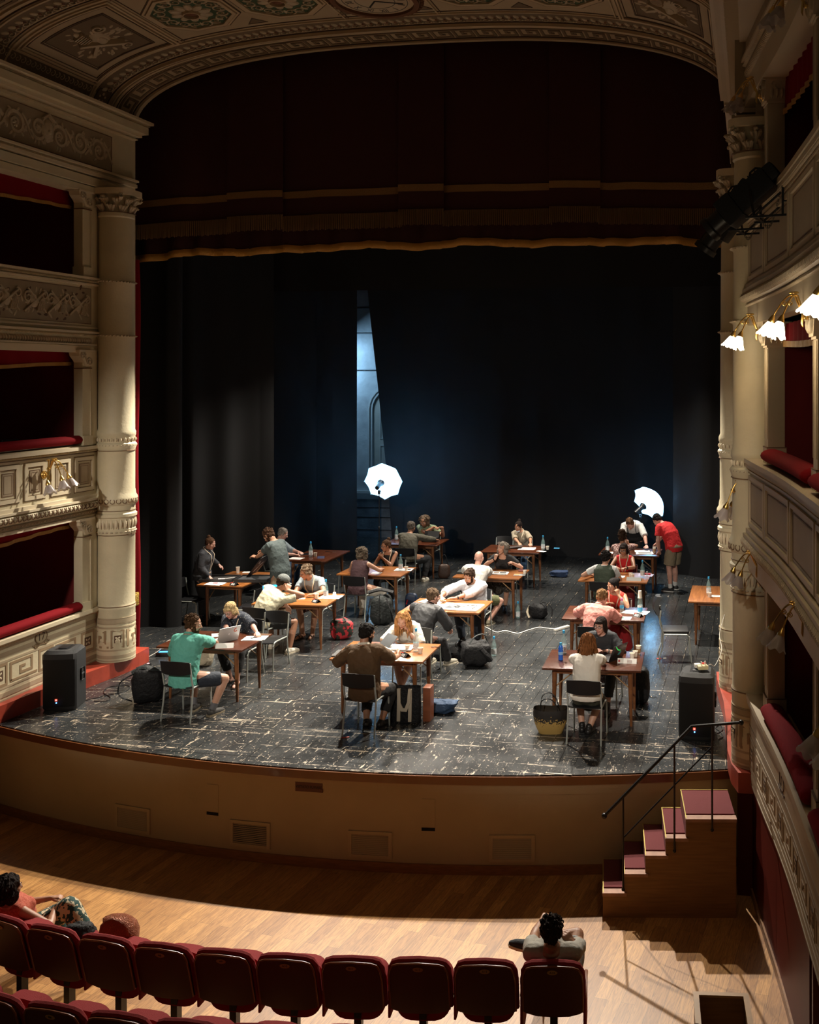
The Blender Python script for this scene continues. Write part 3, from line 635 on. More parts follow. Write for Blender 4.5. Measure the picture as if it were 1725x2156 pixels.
RM=[mat('warm_cream_tier',(.47,.39,.27),.55,bump=.1,bs=20,var=.05,vs=3),mat('warm_cream_tier_moulding',(.52,.43,.30),.5),BROWN,mat('tier_panel_paint',(.36,.29,.20),.6,var=.06,vs=3),KEYC,FRIEZE,GRIS,DKORN]
mb=MB()
mb.box((.22,12.8,4.3),(.35,3.2,8.2),mi=0); mb.box((-.02,14.15,4.3),(.5,.5,8.2),mi=0)      # wall and pier between the two columns
# lower parapet
slab(mb,-.1,RL,.10,1.03,-.18,0,0); slab(mb,-.1,RL,1.0,1.05,-.30,.04,1)
strip(mb,RW,[(0,.965),(RL,.965)],.04,.03,1)
for z0,z1 in ((.10,.12),(.15,.21),(.25,.28),(.58,.61),(.66,.72)): strip(mb,RW,[(0,(z0+z1)/2),(RL,(z0+z1)/2)],z1-z0,.005,3)
u=.22
while u<7:
    strip(mb,RW,[(u,.31),(u+.22,.31),(u+.22,.55),(u,.55)],.025,.006,4,closed=True); poly(mb,RW,[(u+.06,.37),(u+.16,.37),(u+.16,.49),(u+.06,.49)],.005,7)
    for k in range(4): leaf(mb,RW,u+.11,.43,.065,.04,PI/4+k*PI/2,.009,1)
    key(mb,RW,u+.28,u+.72,.31,.55,.006,4,1); u+=.80
for s,tx in ((s_of_y(9.15),'2'),(s_of_y(6.7),'3')):     # painted medallions
    strip(mb,RW,[(s+.11*math.cos(k*PI/12),.84+.085*math.sin(k*PI/12)) for k in range(24)],.012,.006,7,closed=True)
    for k in (-1,1): strip(mb,RW,[(s,.75),(s+k*.08,.735),(s+k*.15,.755)],.018,.006,7)
    text_mb(mb,tx,.12,lambda x,y,z:RW(s-x,.84+y,.006+z),7)
# middle parapet
def parapet(mb,zb,zt):
    slab(mb,-.1,RL,zb,zt-.03,-.2,.0,0); slab(mb,-.1,RL,zt-.05,zt,-.32,.06,1); strip(mb,RW,[(0,zt-.075),(RL,zt-.075)],.035,.045,0)
    row(mb,RW,.0,RL,zt-.10,.04,.018,.014,.04,1,.5); strip(mb,RW,[(0,zt-.135),(RL,zt-.135)],.02,.02,1)
    strip(mb,RW,[(0,zb+.12),(RL,zb+.12)],.05,.04,1); strip(mb,RW,[(0,zb+.07),(RL,zb+.07)],.04,.07,0)
    g=lambda u,v,h:RW(u,v,h+.05)
    a=RWf(.05); mb.grid(lambda u,v:(lambda th:RWf(.035+.055*math.cos(th))(u*RL,zb+.055*math.sin(th),0))(v*PI*1.1-PI/2),60,8,0)
    n=int(RL/.055)
    for i in range(n):
        c=(i+.5)*RL/n
        strip(mb,lambda u_,v_,h_:RWf(.035+math.sqrt(max(0,.058**2-(v_-zb)**2))+h_)(u_,v_,0),[(c-.02,zb-.04),(c+.012,zb-.02),(c+.02,zb+.01),(c,zb+.04)],.014,.006,1,seg=9)
    row(mb,RW,0,RL,zb-.085,.04,.018,.016,.05,1,.5); slab(mb,-.1,RL,zb-.30,zb-.05,-.3,.02,1)
    for s0,s1 in ((.25,SA+.32),(SA+.44,SA+1.62),(SA+1.74,SB+.45),(SB+.57,SB+1.9),(SB+2.02,SC+.6)):
        z0,z1=zb+.2,zt-.2
        strip(mb,RW,[(s0,z0),(s1,z0),(s1,z1),(s0,z1)],.045,.022,1,closed=True); strip(mb,RW,[(s0+.06,z0+.06),(s1-.06,z0+.06),(s1-.06,z1-.06),(s0+.06,z1-.06)],.008,.006,2,closed=True)
        poly(mb,RW,[(s0+.07+k*(s1-s0-.14)/6,z0+.07) for k in range(7)]+[(s1-.07-k*(s1-s0-.14)/6,z1-.07) for k in range(7)],.003,3)
parapet(mb,2.70,3.60); parapet(mb,5.34,6.26)
# entablature over the third tier
slab(mb,-.4,RL,7.50,7.78,-.3,.0,1); row(mb,RW,-.3,RL,7.80,.045,.02,.05,.05,1,.4); row(mb,RW,-.3,RL,7.88,.05,.024,.014,.07,1,.5); slab(mb,-.4,RL,7.84,8.6,-.3,.03,5); slab(mb,-.4,RL,7.92,7.95,-.3,.08,1)
SPf=lambda u,v,h:(-.02-h,u,v)
for z_,w_,h_,m_ in ((7.36,.12,.20,0),(7.47,.05,.26,1),(7.55,.03,.28,1),(8.26,.05,.30,1),(8.34,.11,.36,0),(8.46,.04,.42,1)): strip(mb,SPf,[(7.5 if z_>8 else 11.3,z_),(14.45,z_)],w_,h_,m_,h0=-.15)
mb.box((.0,12.75,7.9),(.36,3.4,.65),mi=5)
row(mb,SPf,9,14.4,8.20,.045,.02,.03,.26,1,.3); row(mb,SPf,9,14.4,8.42,.05,.024,.02,.38,1,.6); row(mb,SPf,11.3,14.4,7.51,.05,.024,.016,.27,1,.6)
mb.box((.02,10.5,8.35),(.3,5.6,.4),mi=0)
struct(mb.build('wall_right',RM,smooth=30))
# pilasters
def rpil(s,z0,z1,nm,lab):
    mb=MB(); p,n=rpt(s); t=V((-n.y,n.x)); ang=math.atan2(n.y,n.x); rot=Matrix.Rotation(ang,3,'Z')
    c=p-n*.16
    def bx(dz0,dz1,d,w_,mi=0): mb.box((c.x,c.y,(dz0+dz1)/2),(d,w_,dz1-dz0),rot=rot,mi=mi)
    bx(z0,z1,.17,.19); bx(z0,z0+.16,.20,.22,0); bx(z0+.16,z0+.17,.205,.225,2); bx(z1-.24,z1-.22,.20,.22,1); bx(z1-.02,z1+.02,.30,.34,1)
    for sg in (-1,1): mb.box((c.x+n.x*.087+t.x*sg*.07,c.y+n.y*.087+t.y*sg*.07,(z0+z1)/2),(.012,.012,z1-z0-.5),rot=rot,mi=1)
    mb.prism([(-.10,z1-.22),(.10,z1-.22),(.17,z1-.02),(-.17,z1-.02)],-.11,.12,1,lambda x,y,z:(c.x+t.x*x+n.x*z,c.y+t.y*x+n.y*z,y))
    F=lambda u,v,h:(c.x+n.x*(.12+h)+t.x*u,c.y+n.y*(.12+h)+t.y*u,v)
    for k in (-1,0,1): leaf(mb,F,k*.06,z1-.2,.15,.055,PI/2+.25*-k,.035,6)
    spiral(mb,F,-.10,z1-.06,.04,1.2,0,.015,.03,6); spiral(mb,F,.10,z1-.06,.04,1.2,PI,.015,.03,6,-1)
    G=lambda u,v,h:(c.x+t.x*(h+.10)*1+n.x*u,c.y+t.y*(h+.10)+n.y*u,v)
    for sg in (-1,1):
        G=lambda u,v,h:(c.x+t.x*sg*(h+.105)+n.x*u,c.y+t.y*sg*(h+.105)+n.y*u,v)
        for k in (-1,0,1): leaf(mb,G,k*.05,z1-.2,.14,.05,PI/2,.05,6)
        spiral(mb,G,0,z1-.07,.045,1.2,0,.015,.06,6)
    return struct(mb.build(nm,RM,smooth=30),lab)
k=11
for s,w_ in ((SA,'nearest the stage'),(SB,'second from the stage'),(SC,'third from the stage')):
    for z0,z1,l in ((1.05,2.62,'lowest'),(3.60,5.02,'middle'),(6.26,7.50,'top')):
        rpil(s,z0,z1,'trim_%d'%k,'cream box pilaster on the right, %s tier, %s'%(l,w_)); k+=1
# box linings, dividers, slabs
mb=MB()
for z0,z1 in ((.3,2.40),(2.75,5.04),(5.4,7.52)):
    slab(mb,-.1,RL,z0,z1,-2.3,-2.2,0); slab(mb,-.1,RL,z0-.05,z0,-2.3,-.1,0); slab(mb,-.1,RL,z1,z1+.04,-2.3,-.12,0)
    for s in (SA,SB,SC):
        p,n=rpt(s); c=p-n*1.25; mb.box((c.x,c.y,(z0+z1)/2),(2.0,.07,z1-z0),rot=Matrix.Rotation(math.atan2(n.y,n.x),3,'Z'))
struct(mb.build('wall_right_box_lining',BOXRED,smooth=0),'dark red lining inside the right boxes')
mb=MB(); slab(mb,-.35,s_of_y(7.9),-1.12,.10,-.15,-.02,0); mb.box((.15,11.2,-.56),(.6,.62,1.115))
struct(mb.build('wall_right_base',mat('gloss_oxblood_wall',(.10,.012,.006),.5,spec=.2,var=.1,vs=2),smooth=30))
mb=MB(); slab(mb,s_of_y(7.9),RL,-1.12,.10,-.35,-.3,0); mb.box((.52,7.78,-.5),(.12,.14,1.22),mi=1); mb.box((.60,6.85,-.5),(.12,.14,1.22),mi=1)
struct(mb.build('door_1',[mat('dark_brown_door',(.05,.018,.008),.4),mat('dark_red_door_frame',(.13,.02,.012),.4)],smooth=30))
mb=MB(); slab(mb,-.1,s_of_y(7.95),-1.12,-1.03,-.02,.0,0); struct(mb.build('baseboard_right',WOODB,smooth=0))
def rcush(s0,s1,z,lab):
    n=10; P=[RWf(-.10)(s0+(s1-s0)*t,0,0)[:2] for t in [0,.012,.04]+[k/8 for k in range(1,8)]+[.96,.988,1]]
    cushion('parapet_cushion',P,z,.24,.14,lab,'velvet parapet cushions')
for z,l in ((1.13,'lowest'),(3.69,'middle')):
    rcush(SA+.14,SB-.14,z,'red velvet cushion on the right %s tier parapet, nearest the stage'%l); rcush(SB+.14,SC-.14,z,'red velvet cushion on the right %s tier parapet, second from the stage'%l)
def rpelmet(s0,s1,z0,z1,lab):
    t=thing('box_pelmet',lab,'pelmet',group='red box pelmets with gold fringe'); f=RWf(-.25)
    mb=MB(); mb.grid(lambda u,v:f(s0+(s1-s0)*u,z0+(z1-z0)*v-.03*(1-v)*math.sin(PI*u),.012*math.sin(u*70)),70,5); mb.build('drape',VELV,t,fix=False)
    mb=MB(); mb.grid(lambda u,v:f(s0+(s1-s0)*u,z0-.05+.06*v-.03*math.sin(PI*u),.02+.012*math.sin(u*70)),70,2); mb.build('gold_fringe',GOLD,t,fix=False)
rpelmet(SA+.1,SB-.1,4.84,5.02,'red pelmet with gold fringe in the right middle tier, nearest the stage'); rpelmet(SB+.1,SC,4.84,5.02,'red pelmet with gold fringe in the right middle tier, second from the stage')
rpelmet(SA+.1,SB-.1,7.18,7.50,'red pelmet with gold fringe in the right top tier, nearest the stage'); rpelmet(SB+.1,SC,7.18,7.50,'red pelmet with gold fringe in the right top tier, second from the stage')
# ---------------- stage house: curtains and back wall ----------------
def nz(a,b=0,c=0): return noise.noise(V((a,b,c)))
def curtain(name,path,z0,z1,amp,freq,m,label,cat='curtain',seed=0,group=None,sway=0,nz_=16,hem=None,thick=None):
    L=[0]
    for i in range(len(path)-1): L.append(L[-1]+(V(path[i+1])-V(path[i])).length)
    def at(s):
        for i in range(len(path)-1):
            if s<=L[i+1]+1e-9:
                a=V(path[i]);b=V(path[i+1]); t=(s-L[i])/(L[i+1]-L[i]); d=(b-a).normalized(); return a+(b-a)*t,V((-d.y,d.x))
    nu=max(8,int(L[-1]*26))
    def fn(u,v):
        s=u*L[-1]; p,n=at(s); w_=(1-.35*v)
        o=amp*w_*(math.sin(freq*s+2.2*nz(s*.7,seed)+.5*nz(s*.5,v*2,seed))*.6+.8*nz(s*freq*.17,seed+3,v*.6))+sway*(1-v)*nz(s*.3,9,seed)
        zz=z0+(z1-z0)*v
        if v==0 and hem: zz+=hem(s)
        return (p.x+n.x*o,p.y+n.y*o,zz)
    mb=MB(); mb.grid(fn,nu,nz_); o=mb.build(name,m,smooth=180,fix=False)
    if label: tag(o,label,cat,group)
    return o
curtain('side_curtain',[(-11.9,16.25),(-10.3,16.38),(-10.14,16.5),(-10.2,16.75)],.0,8.4,.08,10,BLACKC,'black side curtain nearest the red house curtain, bright grey leading edge',group='black side curtains')
curtain('side_curtain',[(-11.9,18.1),(-11.0,18.3),(-10.3,19.75),(-10.12,20.0)],.0,8.4,.09,6,BLACKC,'wide black side curtain behind the two standing people at the left table',seed=2,group='black side curtains')
curtain('side_curtain',[(-12.2,21.4),(-11.0,21.7),(-10.55,23.1)],.0,8.4,.06,7,BLACKC,'narrow black side curtain behind the table with an empty far half',seed=4,group='black side curtains')
curtain('side_curtain',[(-11.6,23.4),(-10.7,23.5),(-9.9,24.1)],.0,8.4,.05,8,BLACKC,'black curtain panel just left of the bright gap',seed=6,group='black side curtains')
# backdrop: right edge of the gap slants, curtain pulled aside
def bd(u,v):
    x0=-9.45+.30*(v**1.0)*-1+.0; x0=-9.02-.72*min(1,v*1.2); x=x0+( -1.2-x0)*u; s=x*1.0
    o=.10*(1-.3*v)*(.5*math.sin(5.2*s+2*nz(s*.7))+.9*nz(s*1.1,7,v*1.4))+.06*nz(s*2.5,v*5,3)*(1-v)
    return (x,24.35+o,8.4*v)
mb=MB(); mb.grid(bd,230,34); tag(mb.build('backdrop_curtain',BLACKC,smooth=180,fix=False),'wide black backdrop curtain hanging across the rear of the stage','curtain')
curtain('side_curtain',[(-1.75,22.6),(-.9,22.2),(.5,22.0)],.0,8.4,.06,7,BLACKC,'black side curtain at the right, beside the man in the red shirt',seed=8,group='black side curtains')
curtain('border_curtain',[(-12.2,20.75),(.8,20.95)],6.36,8.4,.09,3.2,BLACKC,'black border curtain across the top of the stage',cat='curtain',seed=12)
mb=MB(); mb.box((-5.6,21.5,8.5),(15,12.4,.1)); mb.box((-13.1,20.5,4),(.1,14,9)); mb.box((1.2,19.5,4),(.1,12,9)); mb.box((-11.95,14.62,4),(4.3,.1,9.5)); mb.box((1.05,14.62,4),(2.1,.1,9.5)); mb.box((-5.6,14.72,11),(15,.1,2.7)); mb.box((-4.8,15.2,-.6),(14,.1,1.0))  # first box is an unseen dark ceiling added to block world light
struct(mb.build('wall_stage_house_and_light_block',mat('black_painted_masonry',(.008,.008,.009),.9),smooth=0))
# rear wall with arched door seen through the gap
BW=mat('grey_rear_wall_plaster',(.34,.35,.35),.8,bump=.5,bs=6,var=.3,vs=1.6); mb=MB()
mb.box((-6,26.6,4),(14,.3,9),mi=0)
BF=lambda u,v,h:(u,26.44-h,v)
for z_ in (6.35,5.65,4.66): strip(mb,BF,[(-12.5,z_),(0,z_)],.03,.03,1)
for z_ in (.82,.55,.2): strip(mb,BF,[(-12.5,z_),(0,z_)],.022,.02,2)
poly(mb,BF,[(-12.5,-.05),(0,-.05),(0,1.05),(-12.5,1.05)],.015,3)
for rr in (.85,.76): strip(mb,BF,[(-9.66-rr,1.35)]+[(-9.66+rr*math.cos(PI-k*PI/14),3.55+rr*.85*math.sin(PI-k*PI/14)) for k in range(15)]+[(-9.66+rr,1.35)],.04,.05,4)
poly(mb,BF,[(-9.66-.7,1.4)]+[(-9.66+.7*math.cos(PI-k*PI/14),3.55+.6*math.sin(PI-k*PI/14)) for k in range(15)]+[(-9.66+.7,1.4)],.02,5)
for z0,z1 in ((1.55,2.55),(2.75,3.7)): strip(mb,BF,[(-10.18,z0),(-9.72,z0),(-9.72,z1),(-10.18,z1)],.025,.03,4,closed=True)
strip(mb,BF,[(-12.5,1.25),(0,1.25)],.07,.07,4)
struct(mb.build('wall_rear',[BW,mat('rear_wall_band',(.25,.26,.27),.8),DARK,mat('rear_wall_dado',(.11,.12,.13),.8,bump=.6,bs=8,var=.4,vs=3),mat('rear_trim',(.42,.42,.40),.7),mat('rear_door_panel',(.36,.34,.29),.7,var=.1,vs=3)],smooth=0))
# red house curtain at the left and valances
hc=thing('house_curtain','tall narrow strip of red velvet house curtain beside the left column','curtain',(-9.95,14.78,0))
mb=MB()
mb.grid(lambda u,v:(.13*math.cos(u*2*PI)*(1+.18*math.sin(u*2*PI*5+.6*nz(v*3)))+.05*nz(v*3,1),.12*math.sin(u*2*PI)*(1+.18*math.sin(u*2*PI*5)),.07+6.3*v),50,30,closeu=True); mb.build('drape',VELV,hc,smooth=180,fix=False)
mb=MB(); mb.lathe([(.155,.78),(.165,.80),(.165,.98),(.155,1.0)],(0,0,0),24); mb.build('tie_band',mat('gold_brocade',(.48,.30,.05),.5,.3,bump=1,bs=60,var=.5,vs=40),hc)
DKV=mat('crimson_valance_velvet',(.040,.0032,.0035),.8,bump=.3,bs=80); GOLD2=mat('dull_gold_bullion_fringe',(.17,.10,.035),.6,bump=.8,bs=60,stretch=(1,1,.06)); GOLD3=mat('gold_braid',(.24,.13,.035),.55,bump=.8,bs=70)
va=thing('grand_valance','dark crimson valance with gold braid and long fringe under the arch','valance')
XS=[-10.15,-8.22,-7.36,-5.36,-4.72,-2.98,-2.28,.35]
mbd,mbf,mbb=MB(),MB(),MB()
for i in range(7):
    a,b_=XS[i],XS[i+1]; fr=i%2==1; a,b_=(a-.04,b_+.04) if fr else (a,b_); y=14.86-.06*fr; dz=.02*fr
    zc=lambda x:.10*(1-((x+4.95)/5)**2)
    zz=lambda x,v,lo,hi:lo+zc(x)+dz+(hi-lo)*v
    wv=lambda x,v:.028*math.sin(x*5+nz(x,i)*3)*(1-.3*v)+.02*nz(x*3,v*2,i)
    N_=int((b_-a)*24)
    mbd.grid(lambda u,v:(a+(b_-a)*u,y+wv(a+(b_-a)*u,v),zz(a+(b_-a)*u,v,6.90,9.9)),N_,14)
    mbb.grid(lambda u,v:(a+(b_-a)*u,y-.014+wv(a+(b_-a)*u,.1),zz(a+(b_-a)*u,v,7.22,7.33)),N_,1)
    n=int((b_-a)*34)
    for k in range(n):       # bullion strands
        x=a+(b_-a)*(k+.5)/n; o=wv(x,0)
        zb=6.70+zc(x)+dz+.008*math.sin(k*1.7)
        mbf.add([(x-.0145,y-.012+o,6.95+zc(x)+dz),(x+.0145,y-.012+o,6.95+zc(x)+dz),(x+.010,y-.016+o+.006*math.sin(k*2.3),zb),(x-.010,y-.016+o,zb),(x,y-.034+o,6.94+zc(x)+dz),(x,y-.034+o,zb)],[(0,4,5,3),(4,1,2,5)])
mbd.build('drape',DKV,va,smooth=180,fix=False); mbf.build('bullion_fringe',GOLD2,va,smooth=0,fix=False); mbb.build('braid',GOLD3,va,smooth=180,fix=False)
vb=thing('inner_valance','pleated dark crimson curtain hem with a bright gold edge below the long fringe','valance')
mb=MB(); fz=lambda x:6.45+.09*(1-((x+4.5)/5)**2)+.018*math.sin(x*4)+.012*math.floor(1.5*math.sin(x*2.7)+.5)
g=lambda x,v:(x,15.05+.05*math.sin(x*13+2*nz(x))*(.4+.6*(1-v))+.04*nz(x*2.2,v),fz(x)*(1-v)+9.6*v)
mb.grid(lambda u,v:g(-10.4+10.8*u,v),330,12); mb.build('drape',DKV,vb,smooth=180,fix=False)
mb=MB(); mb.grid(lambda u,v:(lambda p:(p[0],p[1]-.02-.02*math.sin(v*PI),p[2]-.05+.12*v))(g(-10.4+10.8*u,0)),330,5); mb.build('gold_edge',mat('bright_gold_trim',(.50,.25,.04),.5,bump=.6,bs=80),vb,smooth=180,fix=False)
# ---------------- wall sconces ----------------
SHG=mat('frosted_glass_shade',(.42,.36,.34),.35,alpha=.75); SHL=mat('lit_glass_shade',(1,.93,.8),.4,emit=14,ecol=(1,.84,.60)); BULB=mat('bulb_glass',(.6,.55,.5),.2)
def tulip(mb,c,axis,L=.13,r=.075):
    x,y=frame(axis); a=axis.normalized()
    def fn(u,v):
        t=u*2*PI; rr=r*(.34+.52*math.sin(v*1.45)+.14*v**6)*(1+.09*math.sin(6*t)*v**3); z=L*v+.014*math.sin(6*t+1.2)*v**5
        return c+x*rr*math.cos(t)+y*rr*math.sin(t)+a*z
    mb.grid(fn,36,12,closeu=True)
def sconce(pos,n,lit,label,arms,sc=1.0,big=1.):
    t=thing('wall_sconce',label,'wall lamp',tuple(pos),math.atan2(n.y,n.x),'lit wall sconces' if lit else 'unlit wall sconces',sc)
    Rz=lambda *a:V(a)
    mb=MB(); mb.lathe([(0,.03),(.03,.03),(.035,.015),(.055,.01),(.06,0),(.06,-.01)],(0,0,0),18,axis=Matrix.Rotation(PI/2,3,'Y')); mb.ell((.04,0,0),(.03,.02,.02)); mb.build('wall_plate',BRASS,t)
    for k,(dx,dy,dz) in enumerate(arms):
        e=V((dx,dy,dz)); P=[]
        for q in range(13):
            s=q/12; P.append(V((.05+(dx-.05)*s, dy*s**1.3, -.05*math.sin(PI*min(1,s*3))*(1 if s<.33 else 0)+ (dz+.04)*s**2+.27*math.sin(PI*s**.8)*.75)))
        mb=MB(); mb.tube(P,[.011-.004*(q/12) for q in range(13)],7); c=P[8]-V((0,0,.035))
        mb.tube([c+V((.028*(1-j/14)*math.cos(j*.75),0,.028*(1-j/14)*math.sin(j*.75))) for j in range(14)],.006,5); leafp=P[5]; mb.ell(leafp+V((0,0,.02)),(.03,.012,.012)); mb.tube([P[1],P[1]+V((.01,0,-.10)),P[1]+V((.0,0,-.14))],[.012,.008,.002],6)
        end=P[-1]; ax=V((.35*(1 if dx>.1 else .3),.12*(1 if dy>0 else -1),-1)).normalized()
        mb.tube([end+ax*-.01,end+ax*.03,end+ax*.05,end+ax*.075],[.012,.028,.034,.030],10)
        mb.build('arm',BRASS,t)
        mb=MB(); tulip(mb,end+ax*.06,ax,.125*big,.085*big); o=mb.build('glass_shade',SHL if lit else SHG,t,smooth=60,fix=False)
        mb=MB(); mb.ell(end+ax*.10,(.022,.022,.032)); mb.build('bulb',SHL if lit else BULB,o)
        if lit:
            d=lamp('sconce_bulb','POINT',(0,0,0),None,2.8,(1,.76,.48),.04); d.parent=t; d.location=end+ax*.24
    return t
AR=[(.33,-.07,-.02),(.27,.10,-.03)]
for s,z,lit,l in ((SA,4.93,1,'lit sconce on the middle tier nearest the stage, in front of the black drop'),(SB,4.95,1,'lit sconce on the middle tier, second from the stage'),(SC,4.97,1,'lit sconce with the biggest glow on the middle tier, at the right edge'),
    (SA,2.50,0,'unlit brass sconce at the lowest tier, overlapping the cream columns'),(SB,2.53,0,'unlit brass sconce before the dark lowest box, second from the stage'),(SC,2.55,0,'unlit brass sconce cut by the right edge, lowest tier'),
    (SA,7.35,0,'unlit sconce high on the top tier over the column capital'),(SB,7.38,0,'unlit sconce at the very top, second from the stage')):
    p,n=rpt(s); c=p+n*-.04; sconce((c.x,c.y,z),n,lit,l,AR,sc=.86,big=1.05)
sconce((WX+.02,12.46,3.12),V((1,0,0)),0,'small unlit three-armed brass sconce on the left parapet panels','_' and [(.20,-.20,-.10),(.26,.0,-.06),(.20,.22,-.05)],sc=1.)
p,n=rpt(-.02); sconce((p.x+.02,p.y-.1,3.12),V((-1,.3,0)).normalized(),0,'small unlit sconce on the side of the second parapet, against the far column',[(.20,-.1,-.06),(.2,.12,-.06)])
# ---------------- photo umbrellas ----------------
UW=mat('white_umbrella_fabric',(.75,.85,.95),.6); m_,nt,b_,L_=nodemat('translucent_glow_umbrella_fabric')
tr=nd(nt,'ShaderNodeBsdfTranslucent'); tr.inputs[0].default_value=(.8,.88,.95,1); df=nd(nt,'ShaderNodeBsdfDiffuse'); df.inputs[0].default_value=(.75,.85,.92,1); mx_=nd(nt,'ShaderNodeMixShader'); mx_.inputs[0].default_value=.45
em_=nd(nt,'ShaderNodeEmission'); em_.inputs[0].default_value=(.25,.62,1,1); em_.inputs[1].default_value=6; ad_=nd(nt,'ShaderNodeAddShader'); L_.new(df.outputs[0],mx_.inputs[1]); L_.new(tr.outputs[0],mx_.inputs[2]); L_.new(mx_.outputs[0],ad_.inputs[0]); L_.new(em_.outputs[0],ad_.inputs[1]); L_.new(ad_.outputs[0],nt.nodes['Material Output'].inputs[0]); UMB=m_  # blue emission added to the fabric imitates flash glow and strengthens floor reflections
FLASH=mat('flash_tube_glow',(.6,.85,1),.4,emit=240,ecol=(.30,.66,1.))
def studio_light(loc,h,yaw,pitch,label,power,r=.46):
    t=thing('studio_umbrella_light',label,'studio light',loc,yaw)
    mb=MB()
    for k in range(3):
        a=2*PI*k/3+.4; mb.tube([(0,0,.30),(.42*math.cos(a),.42*math.sin(a),.015)],.010,6); mb.tube([(0,0,.12),(.24*math.cos(a),.24*math.sin(a),.15)],.007,5)
    mb.build('tripod_legs',BLKM,t)
    mb=MB(); mb.tube([(0,0,.05),(0,0,h*.5),(0,0,h*.5),(0,0,h-.10)],[.016,.016,.011,.011],8); mb.box((0,0,h*.5),(.05,.04,.06),bev=.01); mb.box((0,0,h-.1),(.06,.05,.10),bev=.01); mb.build('stand_pole',BLKM,t)
    M_=Matrix.Translation((0,0,h))@Matrix.Rotation(pitch,4,'X')   # local +Y points to the umbrella
    mb=MB(); mb.T=M_; ax=Matrix.Rotation(-PI/2,3,'X')
    mb.lathe([(0,-.16),(.05,-.16),(.055,-.13),(.055,.08),(.062,.10),(.085,.15),(.088,.16),(.082,.155),(.055,.11)],(0,0,.06),20,axis=ax); mb.tube([(.05,-.1,-.02),(.09,-.14,-.05)],.012,6); mb.box((0,-.155,.06),(.06,.02,.05),bev=.005)
    mb.build('flash_head',BLKP,t)
    mb=MB(); mb.T=M_; mb.lathe([(.052,.12),(.04,.145),(0,.15)],(0,0,.06),16,axis=ax); mb.build('flash_bulb',FLASH,t)
    mb=MB(); mb.T=M_
    def fn(u,v):
        a=u*2*PI; k=8; seg=2*PI/k; q=(a%seg)/seg; sc=1-.10*math.sin(PI*q)*v   # scalloped edge
        rr=r*v*sc; return V((rr*math.cos(a),.62-.27*(v**2)*1.0+.03*math.sin(PI*q)*v*v,.02+rr*math.sin(a)))
    mb.grid(fn,64,10,closeu=True); mb.build('umbrella_canopy',UMB,t,smooth=60,fix=False)
    mb=MB(); mb.T=M_
    for k in range(8):
        a=2*PI*k/8; mb.tube([V((r*v*math.cos(a),.615-.27*v*v,.02+r*v*math.sin(a))) for v in (0,.25,.5,.75,1,1.03)],.004,4)
    mb.tube([(0,-.02,.0),(0,.68,.02)],.005,6); mb.build('umbrella_ribs',mat('grey_steel',(.4,.42,.45),.35,1),t)
    d=lamp('flash_light','SPOT',(0,0,0),None,power,(.28,.62,1.),.06,140,.4); d.parent=t; d.location=M_@V((0,.24,.06)); d.rotation_euler=(PI/2+pitch,0,0)
    return t
studio_light((-8.62,22.3,0),1.86,math.radians(4),math.radians(16),'glowing white umbrella light on a stand in front of the bright gap',420)
studio_light((-2.48,22.35,0),1.42,math.radians(-34),math.radians(26),'tilted blue-lit umbrella light behind the man in the red shirt',110,.43)
# ---------------- loudspeakers ----------------
def speaker(loc,rz,label,h=.80,w=.44,d=.42):
    t=thing('loudspeaker',label,'loudspeaker',loc,rz)
    mb=MB(); P=[(-w/2,-d/2+.05),(-w/2+.03,-d/2+.01),(-.1,-d/2-.01),(.1,-d/2-.01),(w/2-.03,-d/2+.01),(w/2,-d/2+.05),(w/2-.02,d/2-.03),(w/2-.06,d/2),(-w/2+.06,d/2),(-w/2+.02,d/2-.03)]
    secs=[(.93,.0),(1,.03),(1,h-.09),(.97,h-.04),(.86,h-.015),(.80,h)]
    mb.grid(lambda u,v:[(P[int(round(u*10))%10][0]*k,P[int(round(u*10))%10][1]*k,z) for k,z in (secs[int(round(v*5))],)][0],10,5,closeu=False)
    mb.prism([(x*.8,y*.8) for x,y in P],h-.02,h-.001); mb.prism([(x*.93,y*.93) for x,y in P],0,.004)
    mb.build('cabinet',mat('textured_black_cabinet',(.016,.017,.018),.5,bump=.5,bs=350),t,smooth=35)
    mb=MB(); mb.grid(lambda u,v:((u-.5)*(w-.03),-d/2-.014+.03*abs(2*u-1)**3,.06+(h-.17)*v),24,12); mb.build('grille',mat('speaker_grille',(.008,.008,.009),.6,bump=1,bs=500),t,fix=False)
    mb=MB(); mb.box((0,.02,h+.004),(.07*1.6,.20,.02),bev=.008); mb.box((0,.02,h-.004),(.18,.26,.008)); mb.build('top_handle',BLKP,t)
    for sg in (-1,1):
        mb=MB(); mb.box((sg*(w/2-.004),.02,h*.55),(.012,.10,.17),bev=.02); o=mb.build('side_handle_recess',mat('deep_black',(.002,.002,.002),.7),t); mb=MB(); mb.box((sg*(w/2+.003),.02,h*.55),(.012,.085,.022),bev=.004); mb.build('grip',mat('grip_grey',(.06,.065,.07),.3),o)
    mb=MB(); mb.box((-.02,-d/2-.017,.155),(.03,.006,.03)); mb.build('brand_badge',mat('red_badge',(.8,.05,.02),.4,emit=1.2,ecol=(1,.10,.04)),t)
    mb=MB(); mb.box((-.025,-d/2-.021,.155),(.005,.003,.017)); mb.box((-.013,-d/2-.021,.155),(.005,.003,.017)); mb.build('badge_lettering',mat('white_print',(.8,.8,.8),.5,emit=.8,ecol=(1,1,1)),t)
    mb=MB(); mb.ell((-.017,-d/2-.017,.118),(.009,.005,.009)); mb.build('status_light',mat('blue_led',(.1,.3,1),.3,emit=6,ecol=(.1,.35,1)),t)
    return t
